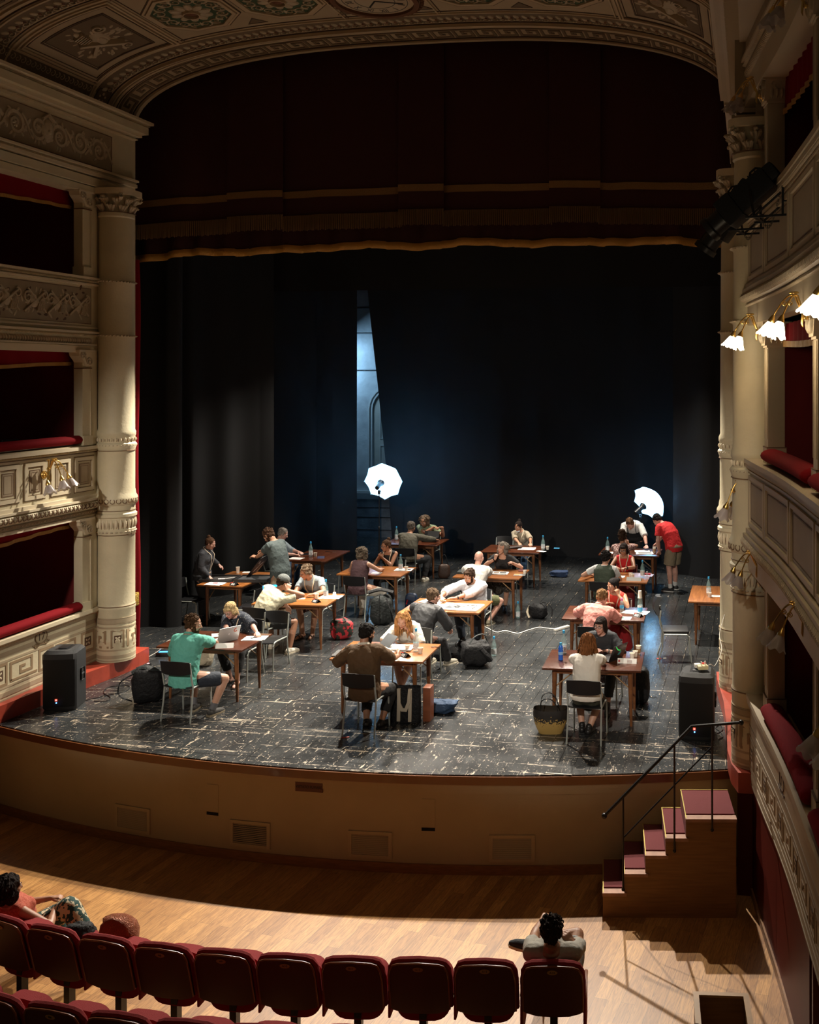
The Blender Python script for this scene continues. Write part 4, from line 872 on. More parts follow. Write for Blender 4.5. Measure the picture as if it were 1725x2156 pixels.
speaker((-9.22,12.27,0),math.radians(14),'black loudspeaker standing by the left wall under the 17 plaque'); speaker((-.665,12.52,0),math.radians(-2),'black loudspeaker at the right front corner with an adapter on top',h=.82)
def cable(name,P,r,m,label,z=.008,cat='cable'):
    q=[]; P=[V(p if len(p)==3 else (*p,z)) for p in P]
    for i in range(len(P)-1):
        p0=P[max(0,i-1)];p1=P[i];p2=P[i+1];p3=P[min(len(P)-1,i+2)]
        for k in range(6): t=k/6; q.append(.5*((2*p1)+(p2-p0)*t+(2*p0-5*p1+4*p2-p3)*t*t+(-p0+3*p1-3*p2+p3)*t**3))
    q.append(P[-1]); mb=MB(); mb.tube(q,r,6); return tag(mb.build(name,m),label,cat)
cable('cable',[(-9.1,12.5),(-8.95,12.75),(-8.8,12.95),(-8.9,13.2),(-9.15,13.1),(-9.05,12.85),(-8.85,12.7),(-8.78,12.55),(-8.95,12.5)],.006,BLKP,'coiled black cable behind the left loudspeaker')
cable('cable',[(-.42,12.6),(-.36,12.75),(-.40,12.9),(-.45,12.8),(-.38,12.65),(-.35,12.5),(-.40,12.4)],.006,BLKP,'coiled black cable behind the right loudspeaker')
t=thing('plug_adapter','cream multi-socket adapter with white plugs on the right loudspeaker','plug',(-.60,12.48,.84),.3)
mb=MB(); mb.box((0,0,.025),(.13,.09,.05),bev=.01); mb.build('socket_body',mat('cream_plastic',(.60,.53,.32),.4),t)
mb=MB(); mb.box((-.05,.06,.03),(.08,.07,.05),bev=.01); mb.tube([(-.02,-.01,.05),(-.02,-.01,.10)],.008); mb.tube([(.03,0,.05),(.03,0,.10)],.008); mb.build('plug',mat('white_plastic',(.75,.73,.68),.4),t)
mb=MB(); mb.box((.03,.05,.055),(.05,.03,.02),bev=.004); mb.build('switch',mat('red_plastic',(.7,.03,.02),.4),t)
cable('cable',[(-.56,12.5,.87),(-.5,12.5,.9),(-.45,12.6,.86),(-.38,13.0,.95),(-.42,13.4,1.05),(-.36,13.65,1.25)],.004,mat('white_cable',(.65,.62,.55),.5),'thin white cable rising from the adapter to the far cream column')
# ---------------- staircase ----------------
t=thing('stage_stairs','wooden side stairs with maroon carpet climbing to the right stage corner','stairs',(-1.52,10.22,-1.12),math.radians(8.5))
W_=1.38; D_=.72; NS=5; tr_=.245; rh=.185; H0=.21; mb=MB()
side=[(.0,0),(W_,0),(W_,.93)]; 
for k in range(5,0,-1): x=tr_*k-.245 if k<5 else .98-.0; 
side=[(0,0),(W_,0),(W_,1.02),(.86,1.02),(.86,.82),(.65,.82),(.65,.64),(.44,.64),(.44,.45),(.22,.45),(.22,.25),(0,.25)]
VWD=mat('oak_veneer',(.25,.125,.045),.45,var=.18,vs=5,stretch=(.6,1,9))
mb.prism(side,0.005,.025,f=lambda x,y,z:(x,z,y)); mb.prism(side,D_-.02,D_,f=lambda x,y,z:(x,z,y)); mb.box((W_-.01,D_/2,.51),(.02,D_-.04,1.02)); mb.build('side_panels',VWD,t,smooth=0)
CARP=mat('maroon_carpet',(.17,.030,.034),.9,bump=.6,bs=300); NOSE=mat('worn_pale_nosing',(.36,.20,.14),.7,var=.25,vs=9)
for k,(x0,x1,z) in enumerate(((0,.24,.25),(.22,.46,.45),(.44,.67,.64),(.65,.88,.82),(.86,W_,1.02))):
    mb=MB(); mb.box(((x0+x1)/2,D_/2+.06,z-.005),(x1-x0,D_-.12,.03)); mb.box((x0+.008,D_/2,z-.11),(.016,D_-.04,.19)); o=mb.build('step',CARP,t,smooth=0)
    mb=MB(); mb.box(((x0+x1)/2,.03,z-.004),(x1-x0+.01,.095,.034)); mb.build('pale_edge',NOSE,o,smooth=0)
    mb=MB(); mb.box((x0+.003,D_/2,z+.012),(.010,D_,.006)); mb.box(((x0+x1)/2,D_-.006,z+.012),(x1-x0,.01,.008)); mb.build('tread_strip',mat('brass_strip',(.38,.30,.07),.4,.5),o,smooth=0)
mb=MB(); hr=[(.02,0,1.06),(.92,-.01,1.99),(1.42,-.01,2.03)]
mb.tube(hr,.017,8); mb.ell((.015,0,1.055),.03); mb.ell((1.43,-.01,2.03),.028)
for x,zb in ((.21,.30),(.74,.70),(1.13,.92)):
    zt=1.06+(x-.02)*.93/.9 if x<.92 else 2.005; mb.tube([(x,-.012,zb),(x,-.012,zt)],.011,7); mb.ell((x,-.014,zb),.018)
mb.tube([(.21,-.005,.83),(1.13,-.005,1.78)],.008,6); mb.build('handrail',BLKM,t)
# ---------------- hanging theatre spotlights on the right balcony ----------------
def spotlight(loc,rz,pitch,label,brk):
    t=thing('theatre_spotlight',label,'spotlight',loc,rz,sc=.84)
    mb=MB(); mb.T=Matrix.Rotation(pitch,4,'Y')
    mb.box((0,0,0),(.46,.25,.27),bev=.03); mb.box((-.31,0,.0),(.20,.30,.32),bev=.02); mb.lathe([(.10,0),(.12,.02),(.12,.16),(.145,.18),(.145,.24),(.12,.24)],(-.40,0,0),20,axis=Matrix.Rotation(-PI/2,3,'Y')); mb.box((.27,0,.03),(.14,.2,.2),bev=.04); mb.tube([(.05,0,.15),(.10,0,.19),(.17,0,.19),(.21,0,.15)],.012)
    for k in range(7): mb.box((-.12+k*.045,0,.142),(.012,.20,.018))
    mb.build('lamp_body',BLKP,t)
    mb=MB(); mb.T=Matrix.Rotation(pitch,4,'Y'); mb.box((.335,.03,.05),(.006,.035,.014)); mb.build('display',mat('red_display',(.8,.02,.01),.4,emit=4,ecol=(1,.02,.01)),t)
    mb=MB()
    for yy in (-.17,.17): mb.tube([(0,yy,0),(0,yy,-.02),(.05,yy,-.30)],.014,4)
    mb.tube([(.05,-.17,-.30),(.05,.17,-.30)],.014,4); mb.build('yoke',BLKM,t)
    mb=MB(); b=.022
    for yy in (-.2,.2):
        mb.box((.22,yy,-.30),(.52,b,b)); mb.box((.36,yy,-.10),(b,b,.42)); mb.box((.47,yy,-.22),(b,b,.16)); mb.box((.42,yy,-.15),(.12,b,b)); mb.tube([(.06,yy,-.29),(.34,yy,-.06)],.013,4)
    mb.tube([(.05,-.2,-.30),(.05,.2,-.30)],.012,4); mb.tube([(.47,-.2,-.30),(.47,.2,-.30)],.012,4); mb.build('bracket',BLKM,t,smooth=0)
    mb=MB()
    for k in range(26):
        s=k/25; c=V((.30-.28*s,.0,.05-.05*s-.75*math.sin(PI*s)*.55)) ; r_=Matrix.Rotation((k%2)*PI/2,3,'Z')
        mb.tube([c+r_@V((.009*math.cos(q),0,.017*math.sin(q))) for q in [j*PI/4 for j in range(8)]],.003,4,closed=True)
    mb.build('safety_chain',mat('dull_chain',(.18,.17,.15),.4,1),t)
    return t
spotlight((.02,9.15,6.16),math.radians(-14),math.radians(-38),'upper black theatre spotlight with red display clamped to the right balcony',1)
spotlight((-.16,10.2,6.20),math.radians(-14),math.radians(-52),'lower black theatre spotlight bracketed beside the right column',0)
# ---------------- auditorium seats ----------------
SEATB=mat('dark_seat_shell',(.060,.007,.008),.45); SEATF=mat('red_seat_fabric',(.26,.010,.012),.85,bump=.3,bs=200); WEDGE=mat('varnished_wood_rim',(.20,.06,.02),.3); PLATE=mat('antique_gold_plate',(.34,.22,.08),.5,.3)
def seat_meshes(end=False):
    pass
def make_seat(label,num,end=False,down=False):
    t=thing('theatre_chair',label,'seat',(0,0,0),0,'red theatre seats')
    w=.243
    out=lambda k,w_:[(-w_*.90,0),(-w_*.55,-.028),(0,-.035),(w_*.55,-.028),(w_*.90,0)]+[(w_,.02),(w_*1.0,.30),(w_*.97,.38),(w_*.86,.435),(w_*.68,.452),(0,.462),(-w_*.68,.452),(-w_*.86,.435),(-w_*.97,.38),(-w_*1.0,.30),(-w_,.02)]
    tilt=math.radians(-14); F=lambda u,v,h:(u,-.0-h*math.cos(tilt)-v*math.sin(-tilt)*1,.42+v*math.cos(tilt)-h*math.sin(-tilt)*0)
    P=out(1,w); mb=MB(); mb.prism(P,0,.03,f=lambda x,y,z:F(x,y,z)); mb.build('back_shell',SEATB,t,smooth=30)
    mb=MB(); Q=[(x*1.005,y*1.0+.002) for x,y in P[5:]]; mb.tube([F(x,y,.030) for x,y in Q],.0075,6); mb.build('wood_rim',WEDGE,t)
    mb=MB(); mb.prism([(x*.985,y*.99+.006) for x,y in P],-.055,-.001,f=lambda x,y,z:F(x,y,z)); mb.tube([F(x*.99,y+.002,-.028) for x,y in P[5:]],.028,8); mb.build('back_cushion',SEATF,t,smooth=40)
    mb=MB()
    if down: mb.box((0,.30,.41),(.44,.40,.10),bev=.045)
    else: mb.prism([(.235*math.copysign(abs(math.cos(a))**.55,math.cos(a)),.475+.20*math.copysign(abs(math.sin(a))**.7,math.sin(a))) for a in [k*PI/14 for k in range(28)]],.10,.21,f=lambda x,y,z:(x,z+(y-.4)*.30,y))
    mb.build('seat_cushion',SEATF,t,smooth=50)
    mb=MB(); mb.box((0,.10,.21),(.06,.07,.42)); mb.box((0,.10,.01),(.12,.2,.02)); mb.build('post',BLKM,t,smooth=0)
    for sg in ((-1,1) if end else (-1,)):
        mb=MB(); x=sg*.258; mb.box((x,.15,.45 if not end else .37),(.022,.36,.20 if not end else .36),bev=.008); o=mb.build('side_arm',SEATF,t); mb=MB(); mb.box((x,.16,.555),(.03,.36,.03),bev=.01); mb.build('arm_cap',WEDGE,o)
    mb=MB(); mb.prism([(.042*math.cos(a*PI/10),.405+.022*math.sin(a*PI/10)) for a in range(20)],.030,.035,f=lambda x,y,z:F(x,y,z)); o=mb.build('number_plate',PLATE,t,smooth=0)
    mb=MB(); text_mb(mb,num,.026,lambda x,y,z:F(x,.405+y,.036+z)); mb.build('seat_number',mat('black_number',(.01,.006,.004),.6),o,smooth=0)
    return t
rowA=[(-6.98,8.02),(-6.45,7.90),(-5.92,7.82),(-5.38,7.76),(-4.84,7.73),(-4.30,7.73),(-3.76,7.75),(-3.22,7.80),(-2.68,7.87),(-2.14,7.93),(-1.60,8.0)]
def place_row(pts,row,first,z):
    for i,(x,y) in enumerate(pts):
        a=pts[max(0,i-1)];b=pts[min(len(pts)-1,i+1)]; rz=math.atan2(b[1]-a[1],b[0]-a[0]); n=first+i
        t=make_seat('red theatre seat with plate %s%d, %s'%(row,n,'front row' if row=='A' else 'second row'),'%s%d'%(row,n),end=i==len(pts)-1,down=(row=='A' and i in(0,len(pts)-1)))
        t.location=(x,y,z); t.rotation_euler=(0,0,rz)
place_row(rowA,'A',4,-1.12)
rowB=[(-6.80,7.16),(-6.26,7.02),(-5.72,6.92),(-5.18,6.87),(-4.64,6.85),(-4.10,6.85),(-3.56,6.88),(-3.02,6.93),(-2.48,7.0)]
place_row(rowB,'B',3,-1.12)
# ---------------- wooden box and newel post by the door ----------------
t=thing('wooden_planter_box','open oak box with glass-dark inside on the floor at the bottom right','box',(-.22,7.88,-1.12),math.radians(6)); OB=mat('light_oak_edge',(.40,.22,.08),.45,var=.15,vs=8); mb=MB()
for sx in (-1,1): mb.box((sx*.20,0,.31),(.03,.44,.62))
for sy in (-1,1): mb.box((0,sy*.22,.31),(.43,.03,.62))
mb.build('box_sides',VWD,t,smooth=0); mb=MB(); strip(mb,lambda u,v,h:(u,v,.62+h),[(-.2,-.22),(.2,-.22),(.2,.22),(-.2,.22)],.045,.015,closed=True); mb.build('rim',OB,t,smooth=0); mb=MB(); mb.box((0,0,.05),(.38,.42,.03)); mb.build('bottom',mat('dark_bottom',(.03,.02,.01),.5),t,smooth=0)
t=thing('newel_post','turned dark wooden newel post with ball top before the oak box','post',(-.40,7.45,-1.12)); DKW=mat('dark_turned_wood',(.045,.014,.008),.25,coat=.5); mb=MB()
mb.lathe([(.055,0),(.055,.12),(.03,.15),(.042,.30),(.05,.42),(.03,.50),(.028,.53),(.044,.56),(.044,.60),(.026,.62)],(0,0,0),20); mb.build('shaft',DKW,t); mb=MB(); mb.ell((0,0,.745),.045); mb.lathe([(.044,.60),(.05,.63),(.05,.69),(.03,.71),(.02,.72)],(0,0,0),20); mb.build('ball_finial',DKW,t)
# number 17 plaque on the left dado
t=thing('number_plaque','oval painted plaque with the number 17 under the lowest left box','plaque'); PQ=mat('faded_brown_paint',(.20,.13,.065),.6); f=lambda u,v,h:LW(u,v,h)
mb=MB(); poly(mb,f,[(12.42+.115*math.cos(k*PI/12),.885+.085*math.sin(k*PI/12)) for k in range(24)],.006); mb.build('oval',mat('plaque_cream',(.42,.34,.21),.6),t,smooth=0)
mb=MB(); strip(mb,f,[(12.42+.115*math.cos(k*PI/12),.885+.085*math.sin(k*PI/12)) for k in range(24)],.014,.010,closed=True); 
for sg in (-1,1): spiral(mb,f,12.42+sg*.10,.79,.03,1.2,0,.012,.008,sgn=sg); strip(mb,f,[(12.42,.79),(12.42+sg*.07,.775),(12.42+sg*.17,.80)],.016,.008)
mb.build('scroll_border',PQ,t,smooth=0)
mb=MB(); text_mb(mb,'17',.15,lambda x,y,z:f(12.42+x,.885+y,.007+z)); mb.build('number',mat('dark_brown_number',(.06,.032,.016),.6),t,smooth=0)

lamp('rear_wall_fill_light','AREA',(-11.6,25.7,5.2),(-9.9,26.4,3.0),85,(.35,.66,1.),.5)  # unseen blue lamp added to brighten the rear wall behind the gap
# ---------------- tables and chairs ----------------
def wood_mat(name,c1,c2,rough=.3):
    m,nt,b,L=nodemat(name); tc=nd(nt,'ShaderNodeTexCoord'); mp=nd(nt,'ShaderNodeMapping'); mp.inputs['Scale'].default_value=(.8,9,4); L.new(tc.outputs['Object'],mp.inputs[0])
    n=nd(nt,'ShaderNodeTexNoise'); n.inputs['Scale'].default_value=2.5; n.inputs['Detail'].default_value=6; n.inputs['Distortion'].default_value=.8; L.new(mp.outputs[0],n.inputs['Vector'])
    r=nd(nt,'ShaderNodeValToRGB'); r.color_ramp.elements[0].position=.3; r.color_ramp.elements[0].color=(*c1,1); r.color_ramp.elements[1].position=.7; r.color_ramp.elements[1].color=(*c2,1); L.new(n.outputs['Fac'],r.inputs[0]); L.new(r.outputs[0],b.inputs['Base Color'])
    b.inputs['Roughness'].default_value=rough; return m
TOPS=[wood_mat('orange_varnished_tabletop',(.19,.062,.015),(.34,.125,.032)),wood_mat('red_brown_varnished_tabletop',(.050,.013,.006),(.090,.026,.010),.25)]
LEGW=wood_mat('table_leg_wood',(.13,.045,.014),(.21,.08,.026),.4)
def make_table(k,label):
    t=thing('folding_table',label,'table',(0,0,0),0,'wooden folding tables'); L_,W_=1.27,.88
    mb=MB(); mb.box((0,0,.737),(L_,W_,.026),bev=.004); mb.build('tabletop',TOPS[k],t,smooth=30)
    mb=MB(); 
    for sy in (-1,1): mb.box((0,sy*.33,.69),(L_-.34,.022,.07))
    for sx in (-1,1): mb.box((sx*.49,0,.69),(.03,.68,.07))
    mb.build('apron_frame',LEGW,t,smooth=0)
    for sx in (-1,1):
        for sy in (-1,1):
            mb=MB(); x,y=sx*.49,sy*.315; mb.tube([(x,y,.725),(x,y,.60),(x+sx*.012,y,0)],[.034,.033,.017],9); mb.build('leg',LEGW,t)
    for sx in (-1,1):
        mb=MB(); mb.tube([(sx*.20,-.26,.70),(sx*.475,-.29,.48)],.009,5); mb.tube([(sx*.20,.26,.70),(sx*.475,.29,.48)],.009,5); mb.build('brace',mat('pale_brace_wood',(.33,.19,.09),.5),t)
    return t
TB=dict(A=(-7.50,13.12,0,1,'dark wooden table with the silver laptop, front left, beside the man in the teal shirt'),
B=(-9.37,17.15,90,0,'wooden table at far left holding the black portfolio box'),
C=(-7.50,15.76,3,0,'wooden table shared by the man in the cap and the man in the grey polo'),
D=(-8.92,19.62,90,1,'long red-brown table with an empty far half, behind the standing man'),
E=(-7.10,18.26,0,0,'wooden table of the woman in the plum sleeveless top'),
F=(-7.47,21.60,0,1,'wooden table of the two men by the rear black curtain'),
G=(-4.88,15.68,0,0,'wooden table carrying the large black-and-white photo print'),
H=(-4.86,18.36,0,0,'wooden table between the bald man and the grey-haired woman in black'),
I=(-5.06,21.02,0,1,'red-brown table of the seated woman in beige at the rear'),
J=(-2.53,21.06,0,1,'red-brown table at the rear right where two men lean over'),
K=(-2.50,18.40,0,0,'wooden table between the green vest and the woman in red with glasses'),
L=(-2.27,15.56,2,1,'dark table under the person in the pink shirt'),
M=(-2.04,12.99,3,1,'dark red-brown table nearest the right loudspeaker, with the name card and blue bottle'),
N=(-.60,17.22,90,0,'nearly empty wooden table half hidden by the right column'),
O=(-4.90,12.95,2,0,'wooden table at front centre of the man in the brown shirt'))
protoT=[None,None]
for k,(x,y,r,mi_,lab) in TB.items():
    if protoT[mi_] is None: o=protoT[mi_]=make_table(mi_,lab); o.location=(x,y,0); o.rotation_euler=(0,0,math.radians(r))
    else: dup(protoT[mi_],(x,y,0),math.radians(r),lab)
STEEL=mat('grey_enamel_tube',(.40,.43,.40),.35,.35); SEATP=mat('black_moulded_plastic',(.009,.009,.010),.45,spec=.3)
def make_chair(label):   # origin under seat centre, faces +Y
    t=thing('stacking_chair',label,'chair',(0,0,0),0,'black stacking chairs')
    mb=MB(); mb.grid(lambda u,v:(( u-.5)*.41*(1-.06*v),(v-.5)*.40,.455-.014*math.sin(PI*u)*(1-v*.3)+(-.03*max(0,v-.85)/.15)),14,12)
    me=mb; b2=MB(); b2.grid(lambda u,v:((u-.5)*.41*(1-.06*v),(v-.5)*.40,.443-.014*math.sin(PI*u)*(1-v*.3)+(-.03*max(0,v-.85)/.15)),14,12); mb.v+=b2.v; o_=15*13; mb.f+=[tuple(i+o_ for i in f) for f in b2.f]; mb.m+=b2.m
    n_=14; loop=[i for i in range(n_+1)]+[(j)*(n_+1)+n_ for j in range(1,13)]+[12*(n_+1)+i for i in range(n_-1,-1,-1)]+[j*(n_+1) for j in range(11,0,-1)]
    mb.f+=[(loop[i],loop[(i+1)%len(loop)],loop[(i+1)%len(loop)]+o_,loop[i]+o_) for i in range(len(loop))]; mb.m+=[0]*len(loop)
    mb.build('seat',SEATP,t)
    mb=MB()
    def bk(u,v,off):
        x=(u-.5)*.42; z=.615+.175*v+ (.012*math.sin(PI*u) if v>.5 else 0); y=-.235-.03*v-.035*(1-(2*u-1)**2)+off
        if v in(0,): z+= .018*abs(2*u-1)**4
        return (x,y,z)
    mb.grid(lambda u,v:bk(u,v,0),16,6); c0=len(mb.v); mb.grid(lambda u,v:bk(u,v,.012),16,6)
    for seq in ([i for i in range(17)],[6*17+i for i in range(17)],[j*17 for j in range(7)],[j*17+16 for j in range(7)]): 
        for a,b_ in zip(seq,seq[1:]): mb.f.append((a,b_,b_+c0,a+c0)); mb.m.append(0)
    mb.build('backrest',SEATP,t)
    for sx in (-1,1):
        mb=MB(); mb.tube([(sx*.205,-.235,.775),(sx*.207,-.215,.60),(sx*.207,-.175,.44),(sx*.207,-.20,.25),(sx*.213,-.245,.0)],.0115,7); mb.build('leg',STEEL,t)
        mb=MB(); mb.tube([(sx*.203,-.17,.435),(sx*.203,.14,.435),(sx*.204,.19,.42),(sx*.207,.215,.38),(sx*.213,.235,0)],.0115,7); mb.build('leg',STEEL,t)
    mb=MB(); mb.tube([(-.20,-.175,.43),(.20,-.175,.43)],.009,6); mb.tube([(-.20,.13,.43),(.20,.13,.43)],.009,6); mb.build('cross_bars',STEEL,t)
    return t
protoC=None
CH={}
POS={'P1': (-7.36, 12.16), 'P2': (-7.51, 13.89), 'P5': (-9.84, 19.62), 'P6': (-7.81, 15.12), 'P7': (-7.52, 16.52), 'P8': (-7.22, 17.71), 'P9': (-7.11, 19.07), 'P10': (-7.35, 20.72), 'P11': (-7.41, 22.29), 'P12': (-4.91, 17.42), 'P13': (-4.78, 18.96), 'P14': (-5.11, 21.87), 'P15': (-4.65, 16.52), 'P16': (-4.9, 14.39), 'P17': (-4.82, 13.77), 'P18': (-4.82, 12.03), 'P21': (-2.63, 20.25), 'P22': (-2.42, 19.17), 'P23': (-2.64, 17.93), 'P24': (-2.19, 16.2), 'P25': (-2.32, 14.76), 'P26': (-2.01, 13.64), 'P27': (-2.01, 12.2)}
def chair(key,x,y,deg,lab):
    global protoC
    if key in POS: x,y=POS[key]
    if protoC is None: o=protoC=make_chair(lab); o.location=(x,y,0); o.rotation_euler=(0,0,math.radians(deg))
    else: o=dup(protoC,(x,y,0),math.radians(deg),lab)
    CH[key]=(x,y,deg); return o
for a in [('P1',-7.62,12.50,-3,'black chair under the man in the teal shirt, front left'),('P2',-7.22,13.86,178,'black chair under the blonde woman with the laptop'),
 ('P5',-9.92,19.10,-80,'black chair under the grey-haired man behind the standing man'),('Bx',-10.05,16.75,-90,'dark empty chair at the far left beside the woman in the dark shirt'),('Bz',-8.72,16.30,92,'empty black chair right of the portfolio table, behind the man in the cap'),
 ('P6',-7.78,15.05,-8,'black chair under the man in the cream shirt and cap'),('P6x',-7.36,14.42,176,'empty black chair between the laptop table and the man in the cap'),('P7',-7.45,16.52,176,'black chair under the man in the grey polo'),
 ('D2',-8.12,19.55,90,'empty black chair right of the long red-brown table'),
 ('P8',-7.25,17.42,-4,'black chair under the woman in the plum top and white trousers'),('P9',-7.0,19.12,178,'black chair under the woman in the black sleeveless top'),
 ('P10',-7.15,20.70,4,'black chair under the man in the olive sweater'),('P11',-7.12,22.4,176,'black chair under the curly-haired man in green'),
 ('P12',-5.22,17.50,-4,'black chair under the bald man in white'),('P13',-4.95,19.15,178,'black chair under the grey-haired woman in black'),
 ('P14',-4.88,21.85,178,'black chair under the woman in beige at the rear'),('I2',-5.62,22.05,172,'empty black chair standing left of the woman in beige'),
 ('P15',-4.76,16.50,178,'black chair under the bearded man in the white shirt'),('P16',-5.28,14.88,-8,'black chair under the man in the dark suit'),
 ('P17',-4.55,13.75,178,'black chair under the young woman in the white blouse'),('P18',-5.02,12.20,-2,'black chair under the man in the brown shirt, nearest the apron'),
 ('P21',-2.66,20.32,-6,'black chair under the woman with the curly bun'),('P22',-2.42,19.22,178,'black chair under the woman in red with glasses'),('P23',-2.80,17.66,-6,'black chair under the person in the green vest'),
 ('P24',-2.12,16.38,174,'black chair under the dark-haired woman in red'),('P25',-2.46,14.86,-2,'black chair under the person in the pink shirt'),
 ('P26',-2.02,13.80,178,'black chair under the dark-haired woman with round glasses'),('P27',-2.06,12.15,-1,'black chair under the long-haired woman, nearest the stairs')]: chair(*a)
# cantilever style chair facing right, by the half-hidden table
t=thing('cantilever_chair','empty black chair with bowed grey frame facing the half-hidden table','chair',(-1.20,15.85,0),math.radians(-83)); mb=MB()
mb.box((0,0,.46),(.40,.42,.05),bev=.02); mb.build('seat',SEATP,t)
mb=MB(); mb.grid(lambda u,v:((u-.5)*(.38-.16*v),-.28-.05*math.sin(PI*v)-.03*(1-(2*u-1)**2)+(.0),.72+.28*v),12,8); c0=len(mb.v); mb.grid(lambda u,v:((u-.5)*(.38-.16*v),-.21-.05*math.sin(PI*v)-.03*(1-(2*u-1)**2),.72+.28*v),12,8)
for seq in ([i for i in range(13)],[8*13+i for i in range(13)],[j*13 for j in range(9)],[j*13+12 for j in range(9)]):
    for a,b_ in zip(seq,seq[1:]): mb.f.append((a,b_,b_+c0,a+c0)); mb.m.append(0)
mb.build('backrest',SEATP,t)
for sx in (-1,1):
    mb=MB(); mb.tube([(sx*.18,-.23,.80),(sx*.19,-.25,.62),(sx*.20,-.19,.44),(sx*.20,-.21,.2),(sx*.21,-.27,0)],.0125,7); mb.build('leg',STEEL,t)
    mb=MB(); mb.tube([(sx*.20,-.19,.43),(sx*.20,.18,.43),(sx*.20,.215,.40),(sx*.21,.25,0)],.0125,7); mb.build('leg',STEEL,t)
# ---------------- small things on tables ----------------
TZ=.7505
GLS,nt,b_,L_=nodemat('clear_bottle_glass'); b_.inputs['Base Color'].default_value=(.45,.72,.72,1); b_.inputs['Roughness'].default_value=.05; b_.inputs['Alpha'].default_value=.2; b_.inputs['Specular IOR Level'].default_value=.9
BLG,nt,b_,L_=nodemat('blue_bottle_plastic'); b_.inputs['Base Color'].default_value=(.02,.16,.75,1); b_.inputs['Roughness'].default_value=.12; b_.inputs['Alpha'].default_value=.85
CAPB=mat('blue_cap',(.03,.32,.62),.4); LAB=mat('bottle_label',(.66,.70,.72),.5,var=.3,vs=60); LABB=mat('blue_bottle_label',(.05,.33,.60),.4); PINKC=mat('pink_cap',(.7,.12,.4),.4)
def make_bottle(kind):
    t=thing('water_bottle','','bottle',(0,0,0),0,'water bottles'); s=1
    if kind=='glass': prof=[(0,.002),(.036,.003),(.039,.012),(.040,.15),(.038,.17),(.026,.215),(.015,.25),(.0135,.285)]; h=.285; cap=CAPB
    else: prof=[(0,.002),(.030,.003),(.033,.015),(.030,.05),(.033,.07),(.033,.12),(.029,.135),(.033,.15),(.026,.18),(.014,.20),(.013,.205)]; h=.205; cap=PINKC if kind=='pet' else CAPB
    mb=MB(); mb.lathe(prof,(0,0,0),18); mb.build('bottle_body',BLG if kind=='blue' else GLS,t,fix=False)
    mb=MB(); mb.lathe([(0,h+.026),(.015,h+.026),(.0165,h+.02),(.0165,h-.012),(.014,h-.014)],(0,0,0),14); mb.build('cap',cap,t)
    mb=MB(); r=.0408 if kind=='glass' else .034; z0,z1=(.035,.12) if kind=='glass' else (.075,.115); mb.lathe([(r,z0),(r,z1)],(0,0,0),18); mb.build('label',LABB if kind in('pet',) else (mat('blue_label_print',(.25,.5,.85),.4) if kind=='blue' else LAB),t,fix=False)
    return t
BP={}
def bottle(x,y,lab,kind='glass',z=TZ,rz=0):
    if kind not in BP: o=BP[kind]=make_bottle(kind); o['label']=lab; o.location=(x,y,z)
    else: o=dup(BP[kind],(x,y,z),rz,lab)
    return o
CUPM=mat('white_paper_cup',(.80,.74,.64),.6); CUPD=mat('brown_paper_cup_band',(.38,.24,.12),.6); CP_={}
def cup(x,y,lab,big=0,z=TZ,rot=None):
    if big not in CP_:
        t=thing('paper_cup','','cup',(0,0,0),0,'paper cups'); h=.075 if not big else .115
        mb=MB(); mb.lathe([(0,.004),(.024,.003),(.0255,.0),(.035,h-.004),(.037,h),(.034,h),(.033,h-.006),(.022,.008)],(0,0,0),18); mb.build('cup_wall',CUPM,t)
        if big==1: mb=MB(); mb.lathe([(.0275,.018),(.0335,.075)],(0,0,0),18); mb.build('printed_band',CUPD,t,fix=False)
        CP_[big]=o=t; o['label']=lab; o.location=(x,y,z)
    else: o=dup(CP_[big],(x,y,z),0,lab)
    if rot: o.rotation_euler=rot
    return o
PAP=mat('white_paper',(.74,.73,.70),.7); PAPD=mat('printed_dark_page',(.035,.032,.03),.6); PRN=mat('grey_print',(.25,.24,.23),.7); CARDB=mat('black_card',(.014,.014,.015),.5)
def sheet(x,y,deg,w,h,lab,z=TZ,thick=.003,m=None,prints=(),name='paper_sheet',cat='paper',group='loose papers on the tables',n=1):
    t=thing(name,lab,cat,(x,y,z),math.radians(deg),group)
    mb=MB()
    for k in range(n): mb.box(((k*.37%1-.5)*.02*n**.5*(n>1),(k*.61%1-.5)*.02*(n>1),thick*(k+.5)),(w,h,thick*.98),rot=Matrix.Rotation((k*.77%1-.5)*.12*(n>1),3,'Z'))
    mb.build('sheet',m or PAP,t,smooth=0)
    zt=thick*n+.0006
    for (u0,v0,u1,v1,pm,nm) in prints:
        mb=MB(); mb.box(((u0+u1)/2*w-w/2,(v0+v1)/2*h-h/2,zt),((u1-u0)*w,(v1-v0)*h,.001)); mb.build(nm,pm,t,smooth=0)
    return t
